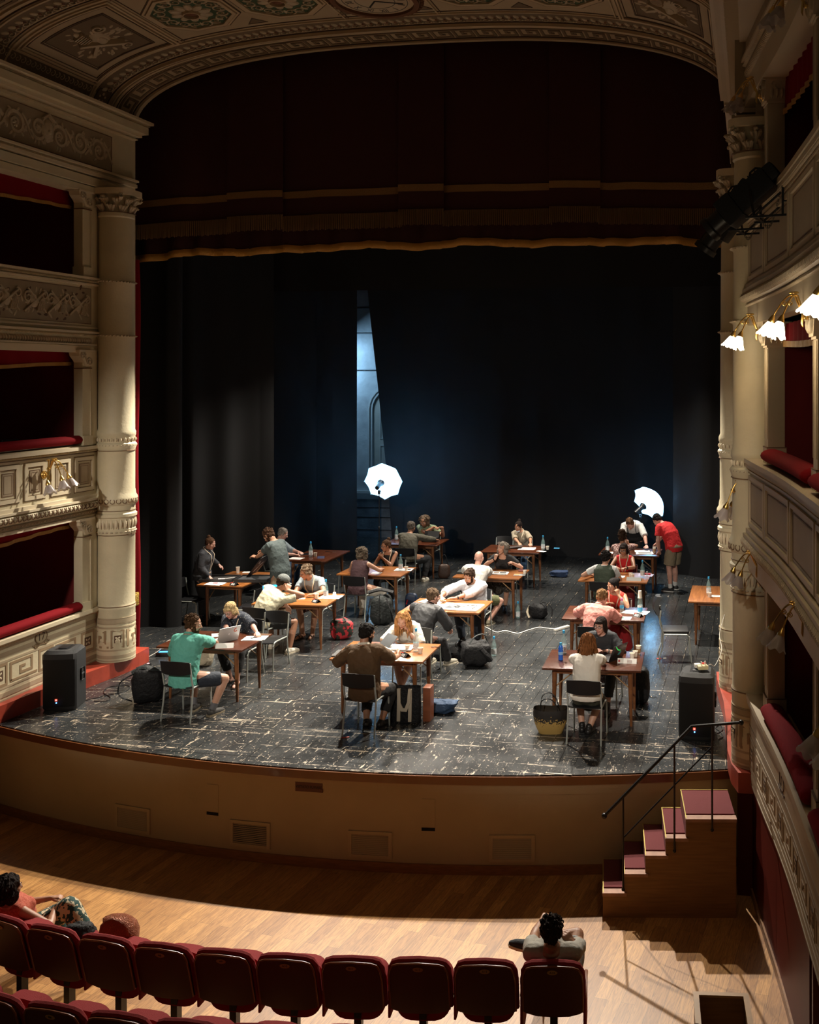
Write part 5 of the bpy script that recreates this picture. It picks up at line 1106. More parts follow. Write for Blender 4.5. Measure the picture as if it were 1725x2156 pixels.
def tent_card(x,y,deg,lab,w=.21,h=.06,m=None,txt=None,tm=None,logo=None,z=TZ):
    t=thing('name_card',lab,'name card',(x,y,z),math.radians(deg),'folded name cards')
    mb=MB(); mb.prism([(-.045,0),(0,h),(.045,0),(.040,0),(0,h-.004),(-.040,0)],-w/2,w/2,f=lambda a,b,c:(c,a,b)); mb.build('folded_card',m or PAP,t,smooth=0)
    if txt:
        mb=MB(); sl=math.atan2(h,.045); F=lambda u,v,k:(u,-.045+v*math.cos(sl)-k*math.sin(sl)-.001,v*math.sin(sl)+k*math.cos(sl))
        for s_,sz,vv,uu in txt: text_mb(mb,s_,sz,lambda a,b,c:F(uu+a,vv+b,.001+c))
        mb.build('lettering',tm or PAPD,t,smooth=0)
        if logo:
            mb=MB(); mb.add([F(-w/2+.008,.018,.0012),F(-w/2+.034,.018,.0012),F(-w/2+.034,.05,.0012),F(-w/2+.008,.05,.0012)],[(0,1,2,3)]); mb.build('printed_logo',logo,t,smooth=0)
    return t
def badgecard(x,y,deg,lab,z=TZ):
    t=thing('folded_number_card',lab,'card',(x,y,z),math.radians(deg),'folded black number cards'); h=.055
    mb=MB(); mb.prism([(-.05,0),(0,h),(.05,0),(.045,0),(0,h-.004),(-.045,0)],-.07,.07,f=lambda a,b,c:(c,a,b)); mb.build('folded_card',CARDB,t,smooth=0)
    sl=math.atan2(h,.05); F=lambda u,v,k:(u,-.05+v*math.cos(sl)-k*math.sin(sl)-.001,v*math.sin(sl)+k*math.cos(sl)); mb=MB()
    for u in (-.035,.005): strip(mb,lambda a,b,c:F(a,b,c+.001),[(u,.018),(u+.022,.018),(u+.022,.045),(u,.045)],.007,.001,closed=True)
    mb.build('white_print',PAP,t,smooth=0); mb=MB(); mb.add([F(-.07,.055,.002),F(-.02,.055,.002),F(-.02,.066,.002),F(-.07,.066,.002)],[(0,1,2,3)]); mb.build('red_print',mat('red_print',(.6,.05,.04),.5),t,smooth=0)
    return t
def laptop(x,y,deg,lab,body,scr,ang=105,extra=None,w=.32,d=.22):
    t=thing('laptop',lab,'laptop',(x,y,TZ),math.radians(deg))   # screen hinge on -Y side, outside of lid faces -Y
    mb=MB(); mb.box((0,0,.009),(w,d,.016),bev=.004); mb.build('base',body,t)
    mb=MB()
    for i in range(12):
        for j in range(5): mb.box((-w/2+.03+i*(w-.06)/11,-d/2+.04+j*.02,.0178),(.018,.014,.003))
    mb.build('keyboard',mat('dark_keys',(.02,.02,.022),.5),t,smooth=0)
    a=math.radians(ang-90); Rm=Matrix.Translation((0,-d/2,.014))@Matrix.Rotation(a,4,'X')
    mb=MB(); mb.T=Rm; mb.box((0,0,d/2),(w,.007,d),bev=.003); l=mb.build('lid',body,t)
    mb=MB(); mb.T=Rm; mb.box((0,.0042,d/2),(w-.02,.001,d-.02)); mb.build('screen',scr,l,smooth=0)
    if extra: extra(l,Rm,w,d)
    return t
SIL=mat('silver_aluminium',(.50,.52,.54),.4,.15); SCRD=mat('dark_screen',(.01,.012,.015),.15); SCRB=mat('bright_blue_screen',(.02,.25,.6),.3,emit=1.6,ecol=(.02,.36,.85)); SCRW=mat('pale_screen',(.25,.3,.34),.3,emit=.25,ecol=(.5,.75,.9))
def ex1(l,Rm,w,d):
    mb=MB(); mb.T=Rm; f=lambda u,v,h:(u,-.0045-h,v); poly(mb,f,[(.012*math.cos(k*PI/8),d*.5-.002+.013*math.sin(k*PI/8)) for k in range(16)],.0006); dome(mb,f,.006,d*.5+.016,.006,.003,.0006,0,1); mb.build('lid_logo',mat('logo_white',(.8,.82,.85),.4),l,smooth=0)
    mb=MB(); mb.T=Rm; strip(mb,f,[(.09+.022*math.cos(k*PI/8),d*.72+.026*math.sin(k*PI/8)) for k in range(3,16)],.012,.0006); mb.build('sticker',mat('orange_red_sticker',(.7,.13,.07),.5),l,smooth=0)
def ex2(l,Rm,w,d):
    mb=MB(); mb.T=Rm; f=lambda u,v,h:(u,-.0045-h,v); strip(mb,f,[(-.10,d*.95),(-.06,d*.78),(-.02,d*.66),(.03,d*.6)],.014,.001); mb.build('green_sticker',mat('neon_green_sticker',(.05,.75,.10),.5,emit=.3,ecol=(.05,.9,.2)),l,smooth=0)
    mb=MB(); mb.T=Rm; poly(mb,f,[(.0,d*.3),(.05,d*.3),(.06,d*.52),(.02,d*.52)],.001); mb.build('teal_sticker',mat('teal_sticker',(.02,.28,.32),.5),l,smooth=0)
laptop(-7.38,13.12,58,'open silver laptop with a round orange sticker on its lid',SIL,SCRW,112,ex1)
laptop(-1.86,13.06,62,'open black laptop with a neon green sticker on its lid',mat('black_laptop_shell',(.012,.012,.014),.35),SCRD,112,ex2)
laptop(-7.98,15.75,215,'open laptop with a bright blue screen beside the man in the cap',mat('dark_laptop_shell',(.03,.03,.035),.4),SCRB,108,None,w=.28,d=.19)
# table A
sheet(-6.98,13.28,12,.30,.22,'white papers with a black pen at the edge of the laptop table',n=3)
mb=MB(); mb.tube([(-7.02,13.22,TZ+.017),(-6.92,13.34,TZ+.017)],.005,6); tag(mb.build('pen',BLKP),'black pen lying on the white papers beside the silver laptop','pen')
sheet(-7.62,13.36,30,.14,.20,'plain white sheet behind the keyboard of the silver laptop')
tent_card(-7.17,12.78,20,'blank white folded card before the silver laptop',w=.24)
# table B: portfolio box, papers, cup
t=thing('portfolio_box','open flat black portfolio box lying across the far left table','portfolio box',(-9.30,17.02,TZ),math.radians(8)); mb=MB()
for cx_ in (-.32,.32):
    mb.box((cx_,0,.008),(.60,.46,.014))
    for sx in (-1,1): mb.box((cx_+sx*.295,0,.03),(.012,.46,.05))
    for sy in (-1,1): mb.box((cx_,sy*.225,.03),(.60,.012,.05))
mb.build('tray',CARDB,t,smooth=0); mb=MB(); mb.box((.30,0,.022),(.54,.40,.012)); mb.build('grey_mat_board',mat('charcoal_board',(.04,.042,.045),.8),t,smooth=0)
mb=MB(); mb.box((-.25,.02,.024),(.42,.32,.006),rot=Matrix.Rotation(.1,3,'Z')); mb.build('dark_print',PAPD,t,smooth=0); mb=MB(); strip(mb,lambda u,v,h:(u,v,.028+h),[(-.35,-.02),(-.2,.0),(-.08,.10)],.02,.002); strip(mb,lambda u,v,h:(u,v,.028+h),[(-.33,-.06),(-.22,-.03)],.05,.002); mb.build('white_highlight',PAP,t,smooth=0)
sheet(-9.50,16.62,5,.30,.21,'white papers with a red print at the near end of the portfolio table',n=4,prints=((.3,.45,.6,.8,mat('red_ink',(.45,.03,.06),.6),'red_print'),))
badgecard(-9.12,16.58,-15,'black folded number card at the near corner of the portfolio table'); sheet(-9.45,17.72,12,.22,.12,'small white papers beside the upright cup on the portfolio table'); cup(-9.62,17.62,'tall paper cup at the back of the portfolio table',2)
# table C
sheet(-7.02,15.95,4,.36,.26,'white sheet under the cups on the cap man table'); bottle(-7.08,15.88,'glass water bottle with blue label band on the table of the man in the cap',); cup(-7.22,15.83,'paper cup left of the bottle on the cap man table'); cup(-6.97,15.98,'upturned paper cup right of the bottle on the cap man table',z=TZ+.079,rot=(PI,0,0))
badgecard(-7.10,15.55,-28,'black folded number card at the corner of the cap man table'); sheet(-7.46,15.76,10,.12,.09,'small white note by the elbow of the man in the cap')
# table D
bottle(-9.00,19.45,'glass water bottle on the long red-brown table'); cup(-8.92,19.50,'paper cup beside the bottle on the long red-brown table'); sheet(-9.20,19.20,-4,.28,.21,'white sheet by the hand of the seated grey-haired man'); tent_card(-8.72,19.33,18,'small navy folded card on the long red-brown table',w=.14,h=.04,m=mat('navy_card',(.02,.03,.10),.5))
t=thing('tablet','dark tablet lying near the back of the long red-brown table','tablet',(-9.22,19.68,TZ),.5); mb=MB(); mb.box((0,0,.004),(.24,.17,.008),bev=.003); mb.build('tablet_body',CARDB,t); mb=MB(); mb.box((0,0,.0085),(.22,.15,.001)); mb.build('screen',SCRD,t,smooth=0)
mb=MB(); mb.tube([(-8.95,20.05,TZ+.004),(-8.78,20.0,TZ+.004),(-8.72,20.08,TZ+.004)],.004,6); tag(mb.build('spectacles',BLKM),'thin dark glasses lying on the empty half of the long table','glasses')
# table E
sheet(-6.62,18.42,6,.34,.24,'white papers under the bottle on the plum-top woman table',prints=((.62,.3,.9,.7,SCRD,'dark_phone'),)); bottle(-6.66,18.35,'glass water bottle at the right end of the plum-top woman table'); cup(-6.55,18.36,'paper cup right of the bottle on the plum-top woman table'); sheet(-7.02,18.02,2,.18,.14,'white card by the elbow of the woman in the plum top')
# table F
bottle(-7.98,21.72,'glass water bottle at the left of the rear men table, against the bright gap'); t=thing('black_case','small open black case on the rear men table','case',(-7.15,21.62,TZ)); mb=MB(); mb.box((0,0,.05),(.34,.22,.10),bev=.01); mb.build('case_body',CARDB,t); mb=MB(); mb.box((0,.12,.13),(.34,.02,.18),rot=Matrix.Rotation(-.3,3,'X')); mb.build('case_lid',CARDB,t)
# table G photo
t=thing('photo_print','large black-and-white photo print with white border at the table edge','photo print',(-4.62,15.52,TZ),math.radians(-3)); mb=MB(); mb.box((0,0,.012),(.66,.44,.024)); mb.build('mount_board',mat('warm_white_board',(.72,.66,.52),.6),t,smooth=0); mb=MB(); mb.box((0,.01,.0265),(.64,.42,.004)); mb.build('paper',PAP,t,smooth=0)
PHO,nt,b_,L_=nodemat('monochrome_photo_image'); tc=nd(nt,'ShaderNodeTexCoord'); n_=nd(nt,'ShaderNodeTexNoise'); n_.inputs['Scale'].default_value=16; n_.inputs['Detail'].default_value=5; r_=nd(nt,'ShaderNodeValToRGB'); r_.color_ramp.elements[0].position=.49; r_.color_ramp.elements[0].color=(.012,.012,.012,1); r_.color_ramp.elements[1].position=.58; r_.color_ramp.elements[1].color=(.6,.58,.55,1); L_.new(tc.outputs['Object'],n_.inputs['Vector']); L_.new(n_.outputs['Fac'],r_.inputs[0]); L_.new(r_.outputs[0],b_.inputs['Base Color'])
mb=MB(); mb.box((0,0,.0292),(.50,.26,.001)); mb.build('image',PHO,t,smooth=0)
sheet(-5.22,15.90,-14,.36,.26,'white prints beside the suited man at the photo table',n=3); sheet(-5.02,15.56,-20,.26,.36,'grey-white print angled before the suited man',prints=((.1,.1,.9,.5,mat('bluish_grey_print',(.35,.42,.50),.6),'print'),),n=2)
# table H
t=thing('black_folder','thick black portfolio folder on the bald man table','folder',(-5.32,18.32,TZ),math.radians(4)); mb=MB(); mb.box((0,0,.02),(.36,.26,.04),bev=.004); mb.build('cover',mat('dark_green_black_cover',(.018,.028,.026),.5),t); sheet(-5.28,18.46,6,.22,.15,'white paper on top of the black folder',z=TZ+.041)
sheet(-4.70,18.35,4,.30,.22,'fan of white and dark prints before the grey-haired woman',n=5,prints=((.1,.25,.45,.75,mat('brown_print',(.16,.10,.06),.6),'brown_print'),(.5,.2,.9,.8,PAPD,'dark_print')))
sheet(-4.30,18.28,8,.22,.16,'grey card with an orange snack on the bald man table',m=mat('grey_card',(.22,.23,.24),.6),prints=((.05,.4,.5,.95,mat('orange_snack',(.62,.33,.12),.7),'snack'),(.5,.1,.75,.35,PAP,'white_tag'))); cup(-4.22,18.36,'paper cup at the right end of the bald man table'); t=thing('notebook','red-edged dark notebook at the corner of the bald man table','notebook',(-4.33,18.66,TZ),.2); mb=MB(); mb.box((0,0,.008),(.16,.12,.016)); mb.build('cover',mat('dark_red_cover',(.12,.015,.015),.5),t)
# table I
bottle(-4.42,20.98,'glass water bottle on the beige-blouse woman table'); cup(-4.33,21.02,'slim paper cup beside the bottle on the beige-blouse woman table'); sheet(-4.78,21.06,6,.36,.26,'white sheet with a black pen by the woman in beige',n=2); sheet(-4.42,20.80,-24,.2,.11,'small pale card in front of the rear bottle'); sheet(-4.16,21.18,0,.12,.08,'light blue notepad at the corner of the beige-blouse woman table',thick=.012,m=mat('light_blue_pad',(.05,.30,.55),.5))
t=thing('open_album','open dark photo album held by the woman in beige','album',(-5.18,21.12,TZ),.05); mb=MB()
for sg in (-1,1): mb.grid(lambda u,v:(sg*u*.27,(v-.5)*.24,.012+.035*math.sin(PI*(1-u)*.5)*.0+.10*u*(1 if sg<0 else .35)),6,2); mb.grid(lambda u,v:(sg*u*.27,(v-.5)*.24,.004+.10*u*(1 if sg<0 else .35)),6,2)
mb.build('pages',mat('dark_brown_page',(.05,.035,.03),.6),t,fix=False)
# table J
bottle(-3.02,20.98,'glass water bottle at the left end of the rear right table'); sheet(-3.0,20.84,15,.26,.18,'crumpled white paper by the rear right bottle',n=2); sheet(-2.22,20.92,12,.34,.26,'open white booklet under the leaning men, near one',n=3,prints=((.1,.1,.9,.9,PRN,'grey_page'),)); sheet(-2.30,21.16,8,.32,.22,'bright glossy sheet under the hand of the man in dungarees'); cup(-2.03,21.05,'tall paper cup between the two leaning men',1); sheet(-2.62,21.30,20,.2,.14,'dark tablet at the back of the rear right table',m=CARDB,thick=.01,name='tablet_case',cat='tablet',group=None)
# table K
sheet(-2.42,18.40,-3,.20,.16,'white paper with shadow before the woman in red with glasses',n=2); cup(-2.22,18.42,'back paper cup on the table of the woman in red with glasses'); cup(-2.18,18.32,'front paper cup on the table of the woman in red with glasses'); bottle(-2.0,18.45,'glass water bottle on the table of the woman in red with glasses')
t=thing('hand_gel_bottle','small clear gel bottle beside the tall bottle on the green vest table','bottle',(-1.92,18.50,TZ)); mb=MB(); mb.box((0,0,.04),(.04,.025,.08),bev=.01); mb.build('body',GLS,t); mb=MB(); mb.box((0,0,.09),(.02,.02,.02),bev=.004); mb.build('cap',CUPM,t)
tent_card(-2.12,18.12,-2,'long grey folded name card at the near edge of the green vest table',w=.27,m=mat('grey_white_card',(.45,.47,.45),.5)); sheet(-1.96,18.62,-5,.28,.22,'pale violet sheet at the far corner of the green vest table',m=mat('pale_violet',(.42,.40,.55),.6)); mb=MB(); mb.box((-1.93,18.66,TZ+.018),(.12,.06,.03),bev=.01); tag(mb.build('red_pouch',mat('red_pouch',(.5,.02,.03),.5)),'small red pouch behind the gel bottle','pouch')
# table L
bottle(-2.02,15.62,'clear plastic bottle with a pink cap on the pink shirt table','pet'); bottle(-1.74,15.68,'glass bottle with a blue label and a cup over its neck'); cup(-1.74,15.68,'upturned cup sitting on the bottle neck at the pink shirt table',2,z=TZ+.345,rot=(PI,0,0)); mb=MB(); mb.lathe([(.0415,.02),(.0415,.085)],(0,0,0),18); o=mb.build('blue_label_sleeve',LABB,None,fix=False); o.parent=[c for c in bpy.data.objects if c.get('label')=='glass bottle with a blue label and a cup over its neck'][0]
sheet(-1.80,15.66,-10,.38,.24,'crumpled white paper around the tall bottle on the dark table',n=3); sheet(-2.02,15.28,-3,.38,.19,'white page with a green square and a red drawing by the pink shirt',prints=((.45,.3,.7,.8,mat('dark_green_square',(.02,.12,.08),.6),'green_square'),(.05,.3,.3,.8,mat('red_drawing',(.65,.05,.04),.6,var=.8,vs=60),'red_drawing'))); badgecard(-1.74,15.42,-35,'black folded number card on the pink shirt table')
t=thing('smartphone','phone with a violet-blue screen on the dark table between the two women in red','phone',(-2.24,15.74,TZ),-.4); mb=MB(); mb.box((0,0,.004),(.075,.15,.008),bev=.003); mb.build('case',CARDB,t); mb=MB(); mb.box((0,0,.0086),(.065,.14,.001)); mb.build('screen',mat('violet_screen',(.1,.12,.5),.3,emit=.6,ecol=(.16,.22,.8)),t,smooth=0)
# table M
bottle(-2.50,13.22,'tall glass bottle on the nearest right table, behind the small blue bottle'); bottle(-2.48,12.90,'small blue plastic bottle at the left of the nearest right table','blue'); cup(-1.50,13.34,'large coffee cup with brown print, back one on the nearest right table',1); cup(-1.53,13.22,'middle paper cup on the nearest right table'); cup(-1.56,13.12,'front paper cup behind the name card on the nearest right table')
tent_card(-1.60,12.92,2,'white folded name card with a printed square on the nearest right table',w=.25,h=.055,txt=(('Giovanna',.016,.047,.03),('Calvenzi',.018,.026,.03)),tm=mat('pinkish_grey_print',(.35,.15,.16),.6),logo=mat('dusty_red_logo',(.45,.10,.10),.6))
# table N
bottle(-.72,17.12,'glass water bottle on the half-hidden table at the right column'); cup(-.70,16.95,'paper cup on the half-hidden table at the right column'); sheet(-.50,17.05,2,.34,.13,'white card with faint print beside the cup on the half-hidden table',prints=((.1,.4,.4,.8,PRN,'faint_print'),))
# table O
bottle(-4.50,13.0,'glass water bottle on the front centre table'); cup(-4.63,13.02,'left paper cup on the front centre table'); cup(-4.41,12.92,'right paper cup on the front centre table, by the bottle'); badgecard(-4.56,12.74,-38,'black and white folded number card on the front centre table'); sheet(-4.98,12.80,-24,.30,.40,'white drawing sheet with a dark frame under the brown-shirt man hand',prints=((.1,.15,.9,.9,mat('charcoal_frame_print',(.04,.04,.04),.6),'dark_frame'),(.14,.19,.86,.86,PAP,'white_field')))
sheet(-4.82,13.10,3,.44,.26,'stack of white papers before the young woman in the white blouse',n=8); sheet(-5.12,13.02,40,.30,.21,'loose white pages beside the grey tablet',n=3); t=thing('spectacles','dark folded sunglasses behind the cups on the front centre table','glasses',(-4.36,13.22,TZ+.004)); mb=MB(); mb.tube([(0,0,0),(.05,.02,0),(.12,-.01,.004)],.004,6); mb.tube([(.02,-.02,.012),(.06,-.02,.012)],.010,6,flat=.4); mb.build('frame',BLKM,t)
t=thing('tablet','grey tablet tilted in the hand of the young woman in white','tablet',(-4.95,13.16,TZ+.09),math.radians(-40)); mb=MB(); mb.box((0,0,0),(.26,.19,.009),rot=Matrix.Rotation(math.radians(42),3,'X'),bev=.003); mb.build('tablet_body',mat('grey_tablet',(.16,.17,.18),.35,.3),t)
mb=MB(); mb.T=Matrix.Translation((-5.46,12.72,TZ)); mb.box((0,0,.01),(.16,.3,.014),rot=Matrix.Rotation(.1,3,'Z')); tag(mb.build('framed_print',PAPD,smooth=0),'dark edged print at the left end of the front centre table','print')
# ---------------- things on the floor ----------------
def blob(mb,c,r,seed=0,amp=.12,nu=22,nv=14,flatb=True,pw=3.4):
    c=V(c)
    def fn(u,v):
        a=2*PI*u; ph=PI*v-PI/2; cx_,sy_=math.cos(a),math.sin(a); se=lambda q,e:math.copysign(abs(q)**e,q)
        e=2/pw; x=se(cx_,e)*abs(math.cos(ph))**e; y=se(sy_,e)*abs(math.cos(ph))**e; z=se(math.sin(ph),e)
        k=1+amp*noise.noise(V((x*1.7+seed,y*1.7,z*1.7)))+amp*.4*noise.noise(V((x*5,y*5+seed,z*5)))
        return (c.x+x*r[0]*k,c.y+y*r[1]*k,max(.004,c.z+z*r[2]*k) if flatb else c.z+z*r[2]*k)
    mb.grid(fn,nu,nv,closeu=True)
NYL=mat('black_nylon',(.009,.009,.010),.65,bump=.8,bs=26,spec=.25); NYG=mat('dark_grey_nylon',(.022,.026,.026),.6,bump=.8,bs=22,spec=.3)
def bag(name,lab,cat,c,rz,r,m,parts=(),seed=0,amp=.16):
    t=thing(name,lab,cat,(c[0],c[1],0),rz); mb=MB(); blob(mb,(0,0,r[2]),r,seed,amp); mb.build('bag_body',m,t,smooth=60,fix=False)
    for nm,pts,rr,mm,fl in parts: mb=MB(); mb.tube([V(p) for p in smooth_pts(pts)],rr,8,flat=fl); mb.build(nm,mm,t)
    return t
def smooth_pts(P,k=5):
    P=[V(p) for p in P]; q=[]
    for i in range(len(P)-1):
        p0=P[max(0,i-1)];p1=P[i];p2=P[i+1];p3=P[min(len(P)-1,i+2)]
        for j in range(k): t=j/k; q.append(.5*((2*p1)+(p2-p0)*t+(2*p0-5*p1+4*p2-p3)*t*t+(-p0+3*p1-3*p2+p3)*t**3))
    return q+[P[-1]]
bag('backpack','black backpack slumped on the floor left of the teal-shirt man','backpack',(-8.22,12.62),.3,(.20,.15,.23),NYL,(('shoulder_strap',[(-.16,0,.40),(-.34,-.05,.30),(-.36,-.05,.12),(-.2,-.02,.02)],.022,NYL,.35),('top_flap',[(-.2,0,.40),(-.05,.02,.47),(.12,0,.40)],.07,NYG,.5)),1)
bag('backpack','large grey roll-top backpack beside the plum-top woman','backpack',(-6.62,17.22),.2,(.20,.14,.26),NYG,(('shoulder_strap',[(-.15,-.16,.50),(-.19,-.20,.30),(-.22,-.16,.08)],.025,NYL,.35),('shoulder_strap',[(.12,-.17,.50),(.2,-.20,.30),(.24,-.16,.08)],.025,NYL,.35),('centre_strap',[(0,-.16,.55),(0,-.195,.3),(0,-.17,.05)],.02,NYL,.3),('roll_top',[(-.22,0,.57),(0,.0,.62),(.22,0,.57)],.06,NYL,.5)),3)
bag('duffel_bag','black holdall bag on the floor under the photo table','bag',(-4.22,14.98),.35,(.22,.16,.19),NYL,(('carry_handle',[(-.12,-.1,.34),(-.02,-.05,.46),(.12,0,.48),(.18,.02,.36)],.016,NYG,.5),('side_pocket',[(.08,-.1,.30),(.15,-.12,.2),(.2,-.1,.1)],.08,NYL,.6)),5,.25)
bag('shoulder_bag','small black bag with pale lining right of the bald man table','bag',(-3.90,18.1),-.3,(.17,.12,.13),NYL,(('pale_lining',[(-.16,-.05,.22),(-.18,-.10,.12),(-.12,-.13,.02)],.022,mat('cream_lining',(.6,.52,.38),.7),.6),('carry_strap',[(.0,0,.24),(.12,.03,.30),(.26,.04,.2),(.28,.0,.06)],.012,NYL,.6)),8)
bag('shoulder_bag','dark leather bag hanging low at the right of the rear men table','bag',(-6.72,21.3),.1,(.13,.07,.16),mat('dark_brown_leather',(.04,.018,.010),.5,bump=.3),(('carry_strap',[(-.08,0,.30),(-.03,0,.5),(.03,0,.5),(.08,0,.30)],.008,NYL,1),),9,.1)
bag('bundle','dark blue cloth bundle on the floor behind the beige-blouse woman table','cloth',(-4.25,21.9),0,(.2,.12,.07),mat('navy_cloth',(.012,.03,.08),.8,bump=.6,bs=30),(),11,.3)
bag('backpack','black backpack standing on the floor behind the nearest right table','backpack',(-1.52,13.62),-.1,(.14,.11,.25),NYL,(('grab_loop',[(-.04,0,.48),(0,0,.54),(.04,0,.48)],.008,NYG,1),('strap_end',[(.12,-.06,.16),(.2,-.1,.12),(.26,-.1,.14)],.008,NYL,.5)),13,.08)
CAMO=mat('red_camouflage_cloth',(.35,.03,.03),.7); nt=CAMO.node_tree; b_=nt.nodes['Principled BSDF']; tc=nt.nodes.new('ShaderNodeTexCoord'); n_=nt.nodes.new('ShaderNodeTexNoise'); n_.inputs['Scale'].default_value=14; r_=nt.nodes.new('ShaderNodeValToRGB'); r_.color_ramp.interpolation='CONSTANT'; e=r_.color_ramp.elements; e[0].color=(.02,.022,.014,1); e[1].position=.47; e[1].color=(.07,.02,.015,1); q=e.new(.53); q.color=(.55,.03,.04,1); nt.links.new(tc.outputs['Object'],n_.inputs['Vector']); nt.links.new(n_.outputs['Fac'],r_.inputs[0]); nt.links.new(r_.outputs[0],b_.inputs['Base Color'])
bag('holdall','red and dark camouflage bag under the cap man table','bag',(-6.92,16.15),.1,(.19,.13,.17),CAMO,(('handles',[(-.12,-.08,.28),(-.05,-.1,.40),(.05,-.1,.40),(.12,-.08,.28)],.01,NYL,.5),),15)
bag('cotton_bag','crumpled natural cotton bag behind the teal-shirt man','bag',(-8.42,14.3),0,(.17,.1,.17),mat('natural_cotton',(.42,.36,.26),.9,bump=.7,bs=20),(('cotton_handle',[(-.1,0,.30),(-.06,0,.40),(.06,0,.40),(.1,0,.3)],.012,mat('natural_cotton_strap',(.5,.43,.3),.9),.5),),17,.3)
t=thing('tote_bag','black tote bag with two beige straps beside the front centre table','bag',(-4.44,12.42,0),math.radians(2)); mb=MB(); mb.grid(lambda u,v:((math.cos(2*PI*u)*.205*(abs(math.cos(2*PI*u))**-.55 if abs(math.cos(2*PI*u))>.02 else 1))*(1 if abs(math.cos(2*PI*u))<=1 else 1),math.sin(2*PI*u)*(.06-.03*v)+.01*nz(u*6,v*3),.004+.46*v+.01*math.sin(u*12)*v),48,12,closeu=True); mb.prism([(-.2,-.05),(.2,-.05),(.2,.05),(-.2,.05)],.002,.01); mb.build('bag_body',NYL,t,smooth=50,fix=False)
mb=MB(); f=lambda u,v,h:(u,-.064+.028*min(1,v/.46)-h,v); strip(mb,f,[(-.075,.02),(-.075,.44)],.045,.006); strip(mb,f,[(.075,.02),(.075,.44)],.045,.006); strip(mb,lambda u,v,h:(u,-.052-h,v),[(-.075,.44),(-.07,.25),(-.03,.17),(.02,.17),(.06,.27),(.075,.44)],.042,.012); mb.build('beige_straps',mat('beige_webbing',(.50,.43,.33),.8),t)
t=thing('wooden_box','upright reddish wooden box next to the black tote bag','box',(-4.17,12.50,0),math.radians(3)); mb=MB(); mb.box((0,.04,.22),(.10,.18,.44),bev=.006); mb.build('box_body',wood_mat('mahogany_case',(.16,.045,.018),(.25,.075,.03),.4),t)
bag('bundle','dark blue cloth crumpled behind the wooden box','cloth',(-4.10,12.85),.2,(.2,.13,.08),mat('blue_denim_cloth',(.02,.05,.11),.8,bump=.6,bs=30),(),19,.35)
bag('bundle','navy and red pouch hanging under the plum-top woman table','pouch',(-6.45,18.35),0,(.12,.06,.16),mat('navy_red_nylon',(.015,.03,.07),.5),(('red_badge',[(-.07,-.06,.12),(-.05,-.065,.2)],.02,mat('red_patch',(.6,.02,.03),.5),.5),),21,.1)
BSK,nt,b_,L_=nodemat('woven_black_gold_basket'); tc=nd(nt,'ShaderNodeTexCoord'); sp=nd(nt,'ShaderNodeSeparateXYZ'); L_.new(tc.outputs['Object'],sp.inputs[0]); n_=nd(nt,'ShaderNodeTexNoise'); n_.inputs['Scale'].default_value=45; L_.new(tc.outputs['Object'],n_.inputs['Vector']); ad=nd(nt,'ShaderNodeMath',operation='MULTIPLY_ADD'); L_.new(n_.outputs['Fac'],ad.inputs[0]); ad.inputs[1].default_value=.30; L_.new(sp.outputs[2],ad.inputs[2]); r_=nd(nt,'ShaderNodeValToRGB'); r_.color_ramp.interpolation='CONSTANT'; r_.color_ramp.elements[0].color=(.42,.27,.08,1); r_.color_ramp.elements[1].position=.31; r_.color_ramp.elements[1].color=(.015,.012,.010,1); L_.new(ad.outputs[0],r_.inputs[0]); L_.new(r_.outputs[0],b_.inputs['Base Color'])
t=thing('woven_basket','black and gold woven basket bag left of the long-haired woman chair','basket',(-2.50,12.33,0),.15); mb=MB(); sq=lambda a,e:(math.copysign(abs(math.cos(a))**e,math.cos(a)),math.copysign(abs(math.sin(a))**e,math.sin(a)))
for off in (0,.012): mb.grid(lambda u,v:(lambda q:(q[0]*((.15+.07*math.sin(v*PI*.62))-off),q[1]*((.085+.045*math.sin(v*PI*.62))-off),.004+off+(.29-off)*v+.02*abs(math.cos(2*PI*u))*v))(sq(2*PI*u,.7)),44,14,closeu=True)
mb.prism([(sq(a*PI/12,.7)[0]*.15,sq(a*PI/12,.7)[1]*.085) for a in range(24)],.002,.010); mb.build('basket_wall',BSK,t,smooth=50,fix=False)
for yy in (-.1,.1): mb=MB(); mb.tube(smooth_pts([(-.13,yy,.27),(-.11,yy*1.1,.42),(-.02,yy*1.2,.46),(.06,yy*1.1,.40),(.10,yy,.28)]),.007,6); mb.build('handle',mat('black_leather',(.01,.01,.01),.4),t)
t=thing('striped_bag','red and white striped paper bag hanging behind the nearest right table','bag',(-1.52,13.98,0)); STR,nt,b_,L_=nodemat('red_white_stripes'); tc=nd(nt,'ShaderNodeTexCoord'); sp=nd(nt,'ShaderNodeSeparateXYZ'); L_.new(tc.outputs['Object'],sp.inputs[0]); m1=nd(nt,'ShaderNodeMath',operation='MULTIPLY'); m1.inputs[1].default_value=22; L_.new(sp.outputs[0],m1.inputs[0]); m2=nd(nt,'ShaderNodeMath',operation='FRACT'); L_.new(m1.outputs[0],m2.inputs[0]); m3=nd(nt,'ShaderNodeMath',operation='GREATER_THAN'); m3.inputs[1].default_value=.5; L_.new(m2.outputs[0],m3.inputs[0]); mx_=nd(nt,'ShaderNodeMixRGB'); mx_.inputs[1].default_value=(.6,.58,.6,1); mx_.inputs[2].default_value=(.5,.02,.05,1); L_.new(m3.outputs[0],mx_.inputs[0]); L_.new(mx_.outputs[0],b_.inputs['Base Color']); mb=MB(); mb.box((0,0,.14),(.17,.07,.28),bev=.01); mb.build('bag_body',STR,t)
